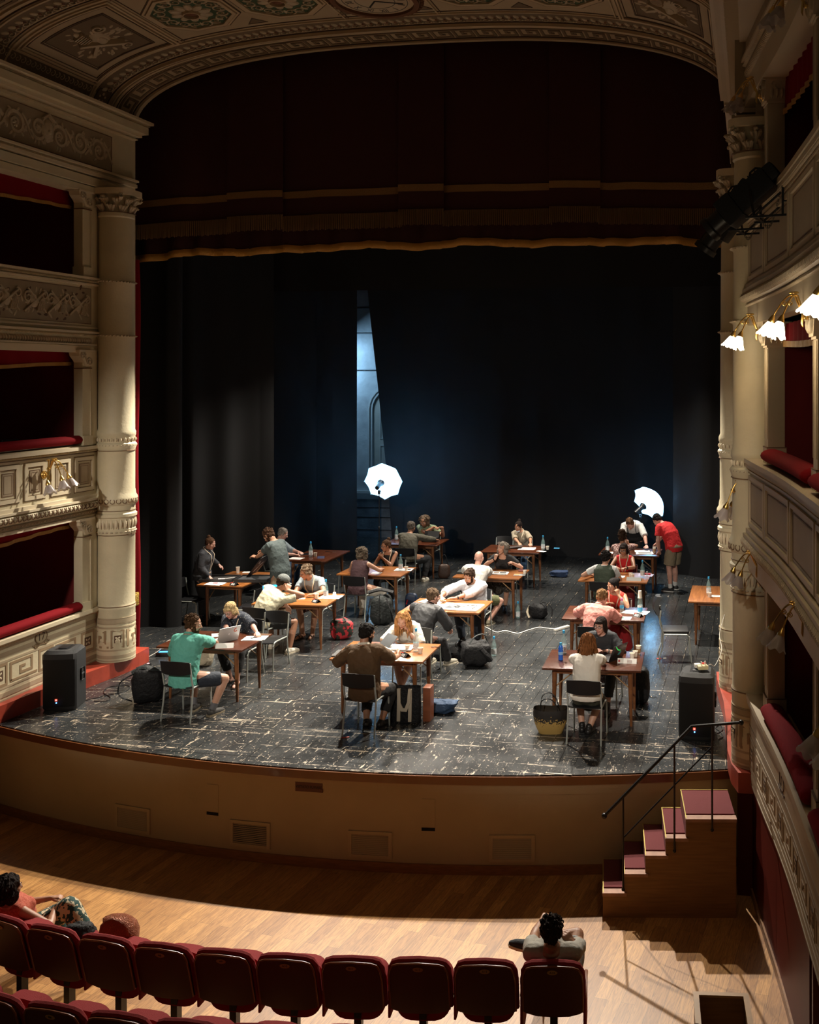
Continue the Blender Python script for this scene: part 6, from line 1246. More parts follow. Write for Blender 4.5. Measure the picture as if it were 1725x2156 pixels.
# cables and power strips, floor bottles, litter
WC=mat('white_cord',(.70,.68,.62),.5)
cable('extension_cord',[(-4.85,17.35),(-4.67,17.25),(-4.41,16.95),(-4.27,17.07),(-4.02,16.93),(-3.89,17.17),(-3.74,17.39),(-3.61,17.36),(-3.40,17.32)],.008,WC,'white extension cord winding across the stage boards',z=.01)
t=thing('power_strip','white power strip at the end of the extension cord','power strip',(-3.32,17.36,0),math.radians(58)); mb=MB(); mb.box((0,0,.022),(.36,.06,.04),bev=.008); mb.build('strip_body',mat('white_power_plastic',(.78,.76,.68),.4),t); mb=MB()
for k in range(5): mb.lathe([(.018,.0435),(.018,.044),(0,.044)],(-.13+k*.06,0,0),12)
mb.build('sockets',PRN,t)
t=thing('power_strip','black power strip with a pink glowing switch beside the left plinth','power strip',(-9.22,14.05,0),math.radians(80)); mb=MB(); mb.box((0,0,.025),(.26,.06,.045),bev=.008); mb.build('strip_body',BLKP,t); mb=MB(); mb.box((.09,0,.049),(.03,.03,.006)); mb.build('glowing_switch',mat('pink_switch',(.8,.3,.3),.4,emit=3,ecol=(1,.35,.35)),t)
t=thing('router_box','black box with blue glow and curved cable at the foot of the side curtain','box',(-9.30,14.75,0),.2); mb=MB(); mb.box((0,0,.03),(.26,.16,.06),bev=.02); mb.build('box_body',BLKP,t); mb=MB(); mb.box((-.02,-.02,.062),(.14,.06,.006)); mb.build('blue_light',mat('blue_glow',(.05,.3,.9),.4,emit=2.5,ecol=(.05,.35,1)),t); mb=MB(); mb.tube(smooth_pts([(-.22,-.1,.01),(-.1,0,.08),(.02,.05,.22),(.1,.05,.2),(.15,.0,.06)]),.006,6); mb.build('cord',WC,t)
bottle(-4.08,15.55,'glass bottle standing on the stage floor right of the photo table',z=.001); bottle(-4.27,18.02,'glass bottle standing on the stage floor by the bald man table leg',z=.001); bottle(-8.55,14.85,'glass bottle on the floor behind the teal-shirt man head',z=.001)
for x,y,w_,c_,l in ((-1.45,15.8,.07,(.55,.04,.03),'red scrap on the floor beneath the cantilever chair'),(-1.36,15.83,.05,(.6,.58,.52),'white scrap on the floor beneath the cantilever chair'),(-4.98,11.75,.09,(.5,.06,.03),'red scrap on the boards under the front centre chair'),(-2.15,11.05,.30,(.7,.68,.62),'thin white stick lying near the stage edge')):
    mb=MB(); mb.box((x,y,.004),(w_,.03 if w_<.2 else .012,.006),rot=Matrix.Rotation(.4 if w_<.2 else 0,3,'Z')); tag(mb.build('floor_scrap',mat('scrap_%d'%int(abs(x*100)),c_,.6),smooth=0),l,'litter')

t=thing('held_print','large black print with white shapes held by the standing man over the portfolio table','print',(-9.02,17.30,.98),math.radians(-12)); mb=MB(); Rm=Matrix.Rotation(math.radians(-48),3,'Y')@Matrix.Rotation(math.radians(8),3,'X'); mb.box((0,0,0),(.50,.36,.006),rot=Rm); mb.build('print_sheet',CARDB,t,smooth=0)
mb=MB()
for sg in (-1,1):
    f=lambda u,v,h:Rm@V((u,v,sg*(.0035+h))); dome(mb,f,-.10,-.02,.12,.04,.002,0,.4,14); dome(mb,f,.02,.05,.11,.035,.002,0,1.0,14); dome(mb,f,.10,-.08,.09,.035,.002,0,-.5,14); strip(mb,f,[(-.22,.12),(-.05,.15)],.014,.001)
mb.build('white_shapes',PAP,t)
t=thing('mesh_bag','shiny bronze mesh bag standing on the seat near the lounging person','bag',(-5.55,8.08,-.72),.2); mb=MB(); blob(mb,(0,0,.20),(.17,.10,.22),23,.15); mb.build('bag_body',mat('bronze_mesh',(.28,.07,.02),.35,.3,bump=1,bs=120),t,smooth=60,fix=False)
t=thing('bag','small black cloth bag beside the shiny bronze mesh bag','bag',(-5.90,8.05,-.72),.2); mb=MB(); blob(mb,(0,0,.17),(.13,.10,.18),25,.2); mb.build('bag_body',NYL,t,smooth=60,fix=False)
# ---------------- people ----------------
def rx(a): return Matrix.Rotation(-math.radians(a),3,'X')
def ry(a): return Matrix.Rotation(math.radians(a),3,'Y')
def rz(a): return Matrix.Rotation(math.radians(a),3,'Z')
def kin(d):
    s=d.get('h',1.72)/1.72; K={}
    K['s']=s; P=V(d.get('pel',(0,-.05,.565))); a=d.get('lean',5); b=d.get('roll',0); tw=d.get('twist',0)
    R1=ry(b*.6)@rx(a*.6); R2=ry(b*1.1)@rx(a*1.1)@rz(tw)
    P1=P+R1@V((0,0,.235*s)); P2=P1+R2@V((0,0,.245*s))
    Rn=ry(b*.6)@rx(a*.75+d.get('pitch',10)*.35)
    N=P2+Rn@V((0,.008,.066*s)); RH=rz(d.get('yaw',0))@ry(d.get('tilt',0))@rx(d.get('pitch',10))
    HC=N+RH@V((0,.022*s,.082*s))
    K.update(P=P,P1=P1,P2=P2,R1=R1,R2=R2,N=N,RH=RH,HC=HC,Rn=Rn); return K
def ik(A,T,a,b,hint):
    d=T-A; L=d.length
    if L>(a+b)*.995: T=A+d*((a+b)*.995/L); d=T-A; L=d.length
    L=max(L,abs(a-b)+.02); u=d.normalized(); x=(a*a-b*b+L*L)/(2*L); h=math.sqrt(max(0,a*a-x*x))
    n=(hint-u*hint.dot(u)); n=n.normalized() if n.length>1e-5 else V((0,0,-1)); return A+u*x+n*h,T
def limb(mb,P,Rr,n=12,flat=1,up=V((0,0,1)),mi=None):
    P=[V(p) for p in P]; d0=(P[0]-P[1]).normalized(); d1=(P[-1]-P[-2]).normalized()
    A=[];B=[]
    for k in (1,.87,.5): A.append(P[0]+d0*Rr[0]*k*.9); B.append(Rr[0]*math.sqrt(max(.0025,1-k*k)))
    A+=P; B+=list(Rr)
    for k in (.5,.87,1): A.append(P[-1]+d1*Rr[-1]*k*.9); B.append(Rr[-1]*math.sqrt(max(.0025,1-k*k)))
    mb.tube(A,B,n,flat=flat,up=up,mi=mi)
def loft(mb,secs,n=20,pw=2.3,mi=None):
    vs=[];fs=[]; se=lambda q,e:math.copysign(abs(q)**e,q)
    for c,R_,a,b in secs:
        for k in range(n):
            t=2*PI*k/n; vs.append(c+R_@V((a*se(math.cos(t),2/pw),b*se(math.sin(t),2/pw),0)))
    for i in range(len(secs)-1):
        for k in range(n): fs.append((i*n+k,i*n+(k+1)%n,(i+1)*n+(k+1)%n,(i+1)*n+k))
    fs.append(tuple(range(n))[::-1]); fs.append(tuple((len(secs)-1)*n+k for k in range(n))); mb.add(vs,fs,mi)
def remesh(mb,name,mats,parent,vox=.0065,sm=2,disp=None,matfn=None,fac=.5):
    o=mb.build(name+'_tmp',mats[0],None,smooth=0); C.objects.unlink(o); TS.collection.objects.link(o)
    m=o.modifiers.new('r','REMESH'); m.mode='VOXEL'; m.voxel_size=vox; m.use_smooth_shade=True
    if sm: q=o.modifiers.new('s','SMOOTH'); q.factor=fac; q.iterations=sm
    TS.view_layers[0].update(); dg=TS.view_layers[0].depsgraph; me=bpy.data.meshes.new_from_object(o.evaluated_get(dg))
    me_old=o.data; bpy.data.objects.remove(o); bpy.data.meshes.remove(me_old); me.name=name; me.materials.clear()
    for x in mats: me.materials.append(x)
    if disp:
        cs=[v.co+v.normal*disp(v.co) for v in me.vertices]; me.vertices.foreach_set('co',[x for c in cs for x in c])
    if matfn:
        for p in me.polygons: p.material_index=matfn(p.center)
    me.polygons.foreach_set('use_smooth',[True]*len(me.polygons)); me.update()
    r=bpy.data.objects.new(name,me); C.objects.link(r); r.parent=parent; return r
def wrinkle(amp,seed=0,f=9):
    def g(c):
        a=noise.noise(V((c.x*f+seed,c.y*f,c.z*f*.7)))
        b=noise.noise(V((c.x*f*1.2+c.z*7+seed,c.y*f*2.2,c.z*f*1.9+c.x*9)))
        return amp*(1.1*(1-abs(a)*2.6)+.8*b)*.6
    return g
SKINS={}
def skin(t):
    if t not in SKINS:
        c={'fair':(.52,.29,.20),'tan':(.40,.20,.12),'olive':(.34,.17,.095),'pink':(.56,.31,.24)}[t]
        m=mat('skin_'+t,c,.48,bump=.06,bs=150,var=.08,vs=14); m.node_tree.nodes['Principled BSDF'].inputs['Subsurface Weight'].default_value=.12; m.node_tree.nodes['Principled BSDF'].inputs['Subsurface Radius'].default_value=(.01,.004,.002)
        SKINS[t]=(m,mat('lips_'+t,(c[0]*.75,c[1]*.42,c[2]*.45),.4))
    return SKINS[t]
def cloth(name,c,bump=.35,bs=35,rough=.8,**k): return mat('cloth_'+name,c,rough,bump=bump,bs=bs,**k)
def speckle(name,c1,c2,scale=55,thr=.62):
    if name in MATS: return MATS[name]
    m,nt,b,L=nodemat(name); tc=nd(nt,'ShaderNodeTexCoord'); n=nd(nt,'ShaderNodeTexNoise'); n.inputs['Scale'].default_value=scale; L.new(tc.outputs['Object'],n.inputs['Vector']); r=nd(nt,'ShaderNodeValToRGB'); r.color_ramp.interpolation='CONSTANT'; r.color_ramp.elements[0].color=(*c1,1); r.color_ramp.elements[1].position=thr; r.color_ramp.elements[1].color=(*c2,1); L.new(n.outputs['Fac'],r.inputs[0]); L.new(r.outputs[0],b.inputs['Base Color']); b.inputs['Roughness'].default_value=.85; MATS[name]=m; return m
def hand(mb,W,d,pn,s,curl=25,side=1,spread=1.):
    d=d.normalized(); pn=(pn-d*pn.dot(d)).normalized(); x=d.cross(pn)*side     # x towards the thumb side
    B=lambda u,v,w_:W+x*u*s+d*v*s+pn*w_*s
    limb(mb,[B(0,-.01,0),B(.0,.02,0)],[.026*s,.028*s],10,.72,up=pn)
    for u in (-.028,-.0095,.0095,.028): limb(mb,[B(u*.55,.012,0),B(u,.075,.002)],[.0155*s,.0125*s],8,1,up=pn)
    for k,(u,L) in enumerate(((.031,.070),(.0105,.079),(-.0105,.073),(-.031,.058))):
        a=0; p=B(u,.078,0); fan=V(x)*u*.9*spread; Q=[B(u*.9,.06,0),p]
        for j,q in enumerate((.42,.33,.25)):
            a+=math.radians(curl*(1,.95,.7)[j]); p=p+(d*math.cos(a)+pn*math.sin(a)+fan*2.2).normalized()*L*q*s; Q.append(p)
        limb(mb,Q,[.0095*s,.0092*s,.0085*s,.0078*s,.0066*s],8)
    limb(mb,[B(.016,.012,.004),B(.040,.038,.012),B(.053,.062,.016),B(.054,.086,.020)],[.015*s,.0125*s,.0100*s,.008*s],8)
def torso_secs(K,s,f,g,e=0,lo=-.09,hi=.025,hem=1.):
    P,P1,P2,R1,R2=K['P'],K['P1'],K['P2'],K['R1'],K['R2']; I=Matrix.Identity(3); fem=g=='f'
    hw=(.172 if fem else .158)*f; 
    S_=[(P+I@V((0,0,lo))*s,I,(hw*.86+e)*hem*s if e else hw*.62*s,(.105*f+e)*hem*s if e else .08*s)]
    S_+=[(P+V((0,0,-.02))*s,I,(hw+e)*s,(.118*f+e)*s),(P+R1@V((0,0,.09))*s,R1,((.132 if fem else .145)*f+e)*s,(.108*f+e)*s),(P1,R1,((.138 if fem else .155)*f+e)*s,(.110*f+e)*s),
        (P1+R2@V((0,.008,.10))*s,R2,((.150 if fem else .172)+e)*s,((.122 if fem else .120)*(.5+.5*f)+e)*s),(P2+R2@V((0,0,-.075))*s,R2,((.150 if fem else .172)+e)*s,(.098+e)*s),(P2+R2@V((0,0,-.03))*s,R2,(.115+e)*s,(.078+e)*s),(P2+R2@V((0,.0,hi))*s,R2,(.062+e*.8)*s,(.060+e*.8)*s)]
    return S_
def person(label,loc,rzd,**d):
    t=thing('person',label,'person',loc,math.radians(rzd)); K=kin(d); s=K['s']; g=d.get('g','m'); f=d.get('fat',1.); g_f=g=='f'
    Wi=(Matrix.Translation(V(loc))@Matrix.Rotation(math.radians(rzd),4,'Z')).inverted(); seed=len(label)*1.37
    sk,lip=skin(d.get('skin','fair')); P,P2,R2,N,RH,HC=K['P'],K['P2'],K['R2'],K['N'],K['RH'],K['HC']
    sw=(.155 if g_f else .178)*s*(.6+.4*f); ua,fa=.275*s,.245*s
    arms={}
    for sd,nm in ((1,'r'),(-1,'l')):
        Sh=P2+R2@V((sd*sw,0,-.055*s)); T=d[nm][0]; hm=T[0]=='H'; T=(HC+RH@(V(T[1:])*s)) if hm else Wi@V(T); W3=RH if hm else Wi.to_3x3(); hint=V(d[nm][1]) if len(d[nm])>1 and d[nm][1] else V((sd*.8,-.5,-.6))
        E,Wp=ik(Sh,T,ua,fa,hint); hd=(W3@V(d[nm][2])) if len(d[nm])>2 and d[nm][2] else (Wp-E).normalized(); pn=(W3@V(d[nm][3])) if len(d[nm])>3 and d[nm][3] else V((0,0,-1)); cu=d[nm][4] if len(d[nm])>4 else 22
        arms[nm]=(sd,Sh,E,Wp,hd,pn,cu)
    stand=d.get('stand',0); thl,shl=.425*s,.405*s; legs={}
    for sd,nm in ((1,'fr'),(-1,'fl')):
        Hp=P+V((sd*.088*s*f,0,-.02*s)); fp=d.get(nm,(sd*.13,.34 if not stand else 0.0)); fz=fp[2] if len(fp)>2 else .075; kh=V(d.get('k'+nm,(sd*.25,1,.45) if not stand else (sd*.1,1,0)))
        Kn,An=ik(Hp,V((fp[0],fp[1],fz)),thl,shl,kh); fy=math.radians(d.get('y'+nm,-sd*12)); fd=V((-math.sin(fy),math.cos(fy),d.get('fdz',-.02))).normalized(); legs[nm]=(sd,Hp,Kn,An,fd)
    # ---- body (one continuous surface)
    mb=MB(); loft(mb,torso_secs(K,s,f,g)); limb(mb,[P2+R2@V((0,0,-.02*s)),N,HC+RH@V((0,-.02,-.04))*s],[.055*s if not g_f else .048*s,.052*s if not g_f else .045*s,.05*s],14)
    if g_f:
        for sd in (-1,1): mb.ell(K['P1']+R2@V((sd*.072,.085,.075))*s,(.06*s,.055*s,.062*s),R2)
    for nm,(sd,Sh,E,Wp,hd,pn,cu) in arms.items():
        k=.9 if g_f else 1.; limb(mb,[P2+R2@V((sd*.06,0,-.05))*s,Sh],[.055*s*k,.053*s*k]); limb(mb,[Sh,Sh.lerp(E,.45),E],[.051*s*k,.047*s*k,.040*s*k]); limb(mb,[E,E.lerp(Wp,.3),Wp],[.040*s*k,.042*s*k,.026*s*k]); hand(mb,Wp,hd,pn,s*(.92 if g_f else 1.),cu,sd)
    for nm,(sd,Hp,Kn,An,fd) in legs.items():
        limb(mb,[Hp,Hp.lerp(Kn,.5),Kn],[.088*s*f,.074*s*f,.056*s]); limb(mb,[Kn,Kn.lerp(An,.32)+V((0,-.012,0)),An],[.054*s,.056*s,.035*s]); limb(mb,[An+fd*-.03*s+V((0,0,-.035*s)),An+fd*.07*s+V((0,0,-.035*s)),An+fd*.165*s+V((0,0,-.052*s))],[.034*s,.033*s,.021*s],10)
    H=lambda p:HC+RH@(V(p)*s); E3=lambda c,r,R_=None:mb.ell(H(c),tuple(q*s for q in r),(RH@R_ if R_ else RH),16,11)
    E3((0,-.012,.025),(.073,.093,.086)); E3((0,.026,-.022),(.060,.064,.086)); E3((0,.034,-.072),(.046 if not g_f else .041,.044,.035)); E3((0,.066,-.096),(.021,.018,.016))
    for sd in (-1,1): E3((sd*.036,.054,-.026),(.026,.026,.024)); E3((sd*.078,-.004,-.012),(.009,.019,.031),Matrix.Rotation(sd*-.25,3,'Z')); E3((sd*.026,.076,.021),(.024,.012,.008))
    limb(mb,[H((0,.080,.014)),H((0,.096,-.010)),H((0,.104,-.026))],[.008*s,.0095*s,.012*s],8); 
    for sd in (-1,1): E3((sd*.012,.091,-.030),(.008,.010,.007))
    E3((0,.082,-.056),(.023,.012,.0065)); E3((0,.081,-.066),(.019,.011,.0065))
    RI=RH.inverted()
    def mf(c):
        q=c-HC
        if q.length>.2: return 0
        q=RI@q/s; return 1 if (abs(q.x)<.022 and q.y>.070 and -.072<q.z<-.052) else 0
    body=remesh(mb,'body',[sk,lip],t,.0066,2,matfn=mf,fac=.45)
    # ---- face details
    hc=d.get('hair',(.05,.025,.012)); HM=mat('hair_%02x%02x%02x'%tuple(int(min(1,c_)*255) for c_ in hc),hc,.75,bump=.8,bs=70,var=.5,vs=45,stretch=(1,1,.35),spec=.12)
    for sd in (-1,1):
        mb=MB(); mb.ell(H((sd*.030,.0775,.0035)),(.0125*s,.0085*s,.0068*s),RH,12,8); e=mb.build('eye',mat('eye_white',(.62,.58,.54),.25),t)
        mb=MB(); mb.ell(H((sd*.030,.0835,.0025)),(.0055*s,.0035*s,.0058*s),RH,10,6); mb.build('iris',mat('dark_iris',(.02,.012,.008),.2),e)
        mb=MB(); limb(mb,[H((sd*.014,.0865,.0215)),H((sd*.030,.0855,.026)),H((sd*.044,.073,.021))],[.0032*s,.0038*s,.0022*s],6); mb.build('eyebrow',HM if not d.get('brow') else mat('brow_dark',(.06,.035,.02),.8),t)
    st=d.get('style','short')
    if d.get('beard'):
        mb=MB(); E3((0,.038,-.078),(.051,.048,.034)); E3((0,.068,-.098),(.026,.021,.020)); 
        for sd in (-1,1): E3((sd*.056,.020,-.050),(.014,.030,.040))
        limb(mb,[H((-.026,.078,-.055)),H((-.014,.090,-.044)),H((.014,.090,-.044)),H((.026,.078,-.055))],[.006*s]*4,6)
        remesh(mb,'beard',[HM],t,.006,1,disp=lambda c:.003*noise.noise(c*120))
        mb=MB(); E3((0,.0935,-.059),(.017,.006,.006)); mb.build('mouth',lip,t)
    if st!='bald':
        mb=MB(); v=d.get('vol',1.); X=lambda c,r,R_=None:mb.ell(H(c),tuple(q*s for q in r),(RH@R_ if R_ else RH),18,12)
        X((0,-.026,.040),(.083*v,.098*v,.082*v)); X((0,-.058,-.012),(.068,.052,.060))
        for sd in (-1,1): X((sd*.066,-.022,.010),(.020,.050,.050))
        if st=='fringe' or st=='bob':
            X((0,.052,.058),(.060,.036,.030)); 
            for sd in (-1,1): X((sd*.074,.010,-.01),(.017,.048,.058)); X((sd*.066,-.03,-.055),(.025,.05,.055))
            X((0,-.07,-.05),(.072,.05,.055))
        if st=='quiff': X((0,.038,.098),(.050,.038,.020))
        if st in('bun','tied'): X((0,-.125 if st=='tied' else -.09,.055 if st=='tied' else .115),(.038,.038,.038)) 
        if st=='curlbun': X((0,-.05,.13),(.07,.07,.06)); X((-.05,-.03,.10),(.05,.05,.05))
        if st=='wavy':     # to the jaw/shoulders
            X((0,-.075,-.06),(.085,.06,.085)); 
            for sd in (-1,1): X((sd*.082,-.01,-.055),(.030,.055,.085)); X((sd*.07,-.05,.02),(.04,.07,.07))
        if st=='long':
            X((0,-.085,-.09),(.075,.05,.12)); 
            for sd in (-1,1): X((sd*.075,-.015,-.05),(.026,.050,.085)); X((sd*.070,.02,.035),(.022,.045,.045))
        amp,fr={'short':(.006,38),'quiff':(.006,34),'fringe':(.003,30),'bob':(.002,24),'bun':(.004,26),'tied':(.002,24),'curlbun':(.016,24),'wavy':(.010,22),'long':(.007,22),'curly':(.014,26)}.get(st,(.006,36))
        hr=remesh(mb,'hair',[HM],t,.0075,2,disp=lambda c:amp*(noise.noise(c*fr)+.5*noise.noise(c*fr*2.3))*1.3)
        rn=random.Random(int(seed*10)); nl={'long':120,'wavy':50,'curly':50,'curlbun':60,'bob':0,'fringe':0,'tied':0,'bun':0}.get(st,24); mb=MB()
        for k in range(0 if d.get('cap') else nl):
            a=rn.uniform(*((-1.7,1.7) if st in('long','wavy') else (-2.5,2.5)))-PI/2; el=rn.uniform(.2,1.35); r0=(.083*v,.098*v,.080*v); p0=V((r0[0]*math.cos(a)*math.cos(el),-.026+r0[1]*math.sin(a)*math.cos(el),.040+r0[2]*math.sin(el)))
            if p0.y>.045 and st not in('quiff',): p0.y-=.03
            out=(p0-V((0,-.026,.04))).normalized(); Q=[H(p0)]; 
            if st in('long','wavy'):
                Ln=d.get('hl',.30 if st=='long' else .17)*rn.uniform(.7,1.1); w0=V((out.x,out.y if out.y<.2 else .2,0)).normalized()
                for j in range(1,9):
                    q=j/8; hp=H(p0*1.03)+ (RH@V((w0.x*.035*min(1,q*3),w0.y*.03*min(1,q*3)-.02*q,0)))*s+V((0,0,-Ln*q**1.1*s))+V((math.sin(q*11+k)*.014,math.cos(q*10+k*2)*.012,0))*s*min(1,q*2)*d.get('wv',1); Q.append(hp)
                mb.tube(Q,[.010*s]*2+[.012*s]*5+[.008*s,.003*s],5)
            else:
                tn=out.cross(V((rn.uniform(-1,1),rn.uniform(-1,1),rn.uniform(-1,1)))).normalized(); L_=.035 if st not in('curly','curlbun') else .03
                for j in range(1,5): q=j/4; Q.append(H(p0+tn*L_*q+out*(.006*math.sin(q*PI)+(.014*math.sin(q*PI) if st in('curly','curlbun') else 0)-.004)))
                mb.tube(Q,[.006*s,.007*s,.007*s,.005*s,.002*s],5)
        if mb.v: mb.build('hair_locks',HM,t)
    elif d.get('stub'): 
        mb=MB(); mb.ell(H((0,-.040,-.0)),(.076*s,.070*s,.060*s),RH); remesh(mb,'hair',[HM],t,.007,1,disp=lambda c:.001)
    if d.get('cap'):
        CM=cloth('cap_'+d.get('capn','grey'),d['cap'],.5,60); mb=MB(); mb.ell(H((0,-.018,.052)),(.090*s,.104*s,.082*s),RH,20,12); c0=remesh(mb,'cap',[CM],t,.008,1,disp=wrinkle(.002,seed,20)); mb=MB(); mb.grid(lambda u,v:H(((u-.5)*.15,.05+v*.075-.05*abs(2*u-1)**2*1.,.035-.01*v-.03*(2*u-1)**2)),10,4); mb.build('cap_brim',CM,c0,fix=False)
    if d.get('glasses'):
        GM=mat('glasses_'+d['glasses'],{'black':(.01,.01,.01),'tort':(.06,.02,.01),'red':(.3,.03,.03)}[d['glasses']],.3); mb=MB()
        for sd in (-1,1):
            mb.tube([H((sd*.032+.021*math.cos(q),.096-.006*abs(math.cos(q)),.002+.016*math.sin(q))) for q in [k*PI/8 for k in range(16)]],.0024*s,5,closed=True); mb.tube([H((sd*.053,.088,.006)),H((sd*.076,.04,.004)),H((sd*.080,-.005,.0))],.0022*s,4)
        mb.tube([H((-.011,.097,.006)),H((.011,.097,.006))],.0022*s,4); mb.build('glasses_frame',GM,t)
        mb=MB(); 
        for sd in (-1,1): mb.add([H((sd*.032+.020*math.cos(q),.096,.002+.015*math.sin(q))) for q in [k*PI/6 for k in range(12)]],[tuple(range(12))])
        LM=mat('glass_lens',(.8,.85,.9),.05,alpha=.15); mb.build('lenses',LM,t,smooth=0)
    if d.get('mask'):
        mb=MB(); mb.ell(H((0,.052,-.088)),(.05*s,.045*s,.03*s),RH); mb.build('lowered_mask',mat('white_mask',(.72,.78,.8),.8),t)
    # ---- clothes
    tm=d['top']; sl=d.get('sleeve','short'); e=d.get('loose',.016)
    mb=MB(); loft(mb,torso_secs(K,s,f,g,e,lo=d.get('hem',-.08),hi=d.get('neck',.006),hem=d.get('hemk',1.05)),24)
    if g_f and not d.get('flatf'):
        for sd in (-1,1): mb.ell(K['P1']+R2@V((sd*.070,.085,.075))*s,((.058+e)*s,(.050+e)*s,(.060+e)*s),R2)
    cap_w=sl!='none'
    for nm,(sd,Sh,E,Wp,hd,pn,cu) in arms.items():
        k=.9 if g_f else 1.; limb(mb,[P2+R2@V((sd*.07,0,-.05))*s,P2+R2@V((sd*sw/s*(.92 if cap_w else .78),0,-.05))*s],[(.058*k+e*.7)*s,(.054*k+e*.6)*s])
        if cap_w:
            q={'short':.62,'elbow':.98,'long':1,'roll':1}[sl]; A_=Sh.lerp(E,q); w1=(.043*k+e*1.05)*s if sl!='long' else (.041*k+e)*s
            mb.tube([P2+R2@V((sd*.10,0,-.055))*s,Sh,Sh.lerp(E,q*.5),A_],[(.050*k+e*.6)*s,(.052*k+e*.72)*s,(.049*k+e*.85)*s,w1],14)
            if sl in('long','roll'):
                z=.93 if sl=='long' else .42; limb(mb,[A_+(Sh-A_).normalized()*.01,E],[w1,(.043*k+e*.8)*s]); mb.tube([E,E.lerp(Wp,z*.4),E.lerp(Wp,z)],[(.044*k+e*.8)*s,(.043*k+e*.8)*s,(.030*k+e*.6+(.010 if sl=='roll' else 0))*s],14)
    shirt=remesh(mb,d.get('topname','shirt'),[tm],t,.009,3,disp=wrinkle(d.get('wr',.006)*.9,seed,11))
    if d.get('collar'):
        mb=MB(); c_=P2+R2@V((0,.004,.012))*s; n=18; mb.grid(lambda u,v:c_+R2@V(((.066+.012*(1-v))*math.sin(2*PI*u)*1.,-(.064+.014*(1-v))*math.cos(2*PI*u),(.026*v if abs(u-.5)<.40 or 1 else 0)+.008-(.02*max(0,math.cos(2*PI*(u-.5)))*1)))*s,n,2,closeu=True); mb.build('collar',d['collar'] if not isinstance(d['collar'],int) else tm,t,smooth=60,fix=False)
    if d.get('bib'):
        mb=MB(); loft(mb,torso_secs(K,s,f,g,e+.012,lo=-.11,hi=.0,hem=1.05)[:5],24); remesh(mb,'dungaree_bib',[d['bib']],t,.011,2,disp=wrinkle(.004,seed))
        for sd in (-1,1): mb=MB(); mb.tube(smooth_pts([K['P1']+R2@V((sd*.085,.15,.08))*s,P2+R2@V((sd*.085,.10,-.03))*s,P2+R2@V((sd*.085,0,.028))*s,P2+R2@V((sd*.06,-.11,-.06))*s]),.018*s,6,flat=.3,up=V((1,0,0))); mb.build('shoulder_strap',d['bib'],t)
    if d.get('vest'):
        mb=MB(); S_=torso_secs(K,s,f,g,e+.014,lo=-.16,hi=-.004,hem=1.05); loft(mb,S_,24); limb(mb,[P2+R2@V((-.11,0,-.055))*s,P2+R2@V((.11,0,-.055))*s],[.078*s,.078*s]); remesh(mb,'vest',[d['vest']],t,.010,2,disp=wrinkle(.006,seed))
    # legs wear
    lw=d.get('legs','long'); lm=d.get('legm'); le=d.get('lloose',.014)
    if lw!='none' and lm:
        mb=MB(); I=Matrix.Identity(3); hw=(.172 if g_f else .158)*f
        loft(mb,[(P+V((0,0,-.10))*s,I,hw*.7*s,.09*s),(P+V((0,0,-.03))*s,I,(hw+le)*s,(.12*f+le)*s),(P+V((0,0,.05))*s,K['R1'],(hw*.82)*s,(.095*f)*s)],20)
        for nm,(sd,Hp,Kn,An,fd) in legs.items():
            a=.080*f+le*.7; b=.060+le; Hp=Hp+V((-sd*.012,0,-.05))*s; q={'long':1,'shorts':.86,'crop':1,'skirt':1,'longskirt':1,'bare':.6}[lw]; Kq=Hp.lerp(Kn,q if q<1 else 1)
            if lw in('shorts','bare'): mb.tube([Hp,Hp.lerp(Kn,q*.5),Kq],[a*s,(.078*f+le*1.2)*s,(.066+le*1.6)*s],16); 
            else:
                limb(mb,[Hp,Hp.lerp(Kn,.5),Kn],[a*s,(.077*f+le)*s,b*s]); z={'long':.93,'crop':.70,'skirt':.25,'longskirt':.9}[lw]; w_={'long':.044+le,'crop':.046+le,'skirt':.11,'longskirt':.12}[lw]
                mb.tube([Kn,Kn.lerp(An,z*.5),Kn.lerp(An,z)],[b*s,(.058+le+(.03 if 'skirt' in lw else 0))*s,w_*s],16)
        if 'skirt' in lw: (a1,b1)=(legs['fr'],legs['fl']); limb(mb,[(a1[1]+b1[1])/2,(a1[2]+b1[2])/2],[.13*s,.10*s]); z=.25 if lw=='skirt' else .85; limb(mb,[(a1[2]+b1[2])/2,(a1[2].lerp(a1[3],z)+b1[2].lerp(b1[3],z))/2],[.10*s,.10*s])
        remesh(mb,{'shorts':'shorts','bare':'shorts','skirt':'skirt','longskirt':'skirt'}.get(lw,'trousers'),[lm],t,.011,2,disp=wrinkle(.006,seed+5))
    sh=d.get('shoes')
    for nm,(sd,Hp,Kn,An,fd) in legs.items():
        if sh=='bare' or not sh: continue
        if sh[0]=='sandal':
            mb=MB(); c_=An+V((0,0,-.062*s)); x_=fd.cross(V((0,0,1))); mb.prism([(-.05,-.035),(.12,-.045),(.19,-.03),(.20,.02),(.12,.045),(-.05,.035)],-.012,.004,f=lambda a,b,c:c_+fd*a*s+x_*b*s+V((0,0,c*s))); o=mb.build('sandal',sh[1],t,smooth=0); mb=MB()
            for q in (.05,.11): mb.tube([c_+fd*q*s+x_*.042*math.cos(k)*s+V((0,0,.052*math.sin(k)*s)) for k in [j*PI/6 for j in range(7)]],.008*s,5)
            mb.build('sandal_strap',sh[1],o); continue
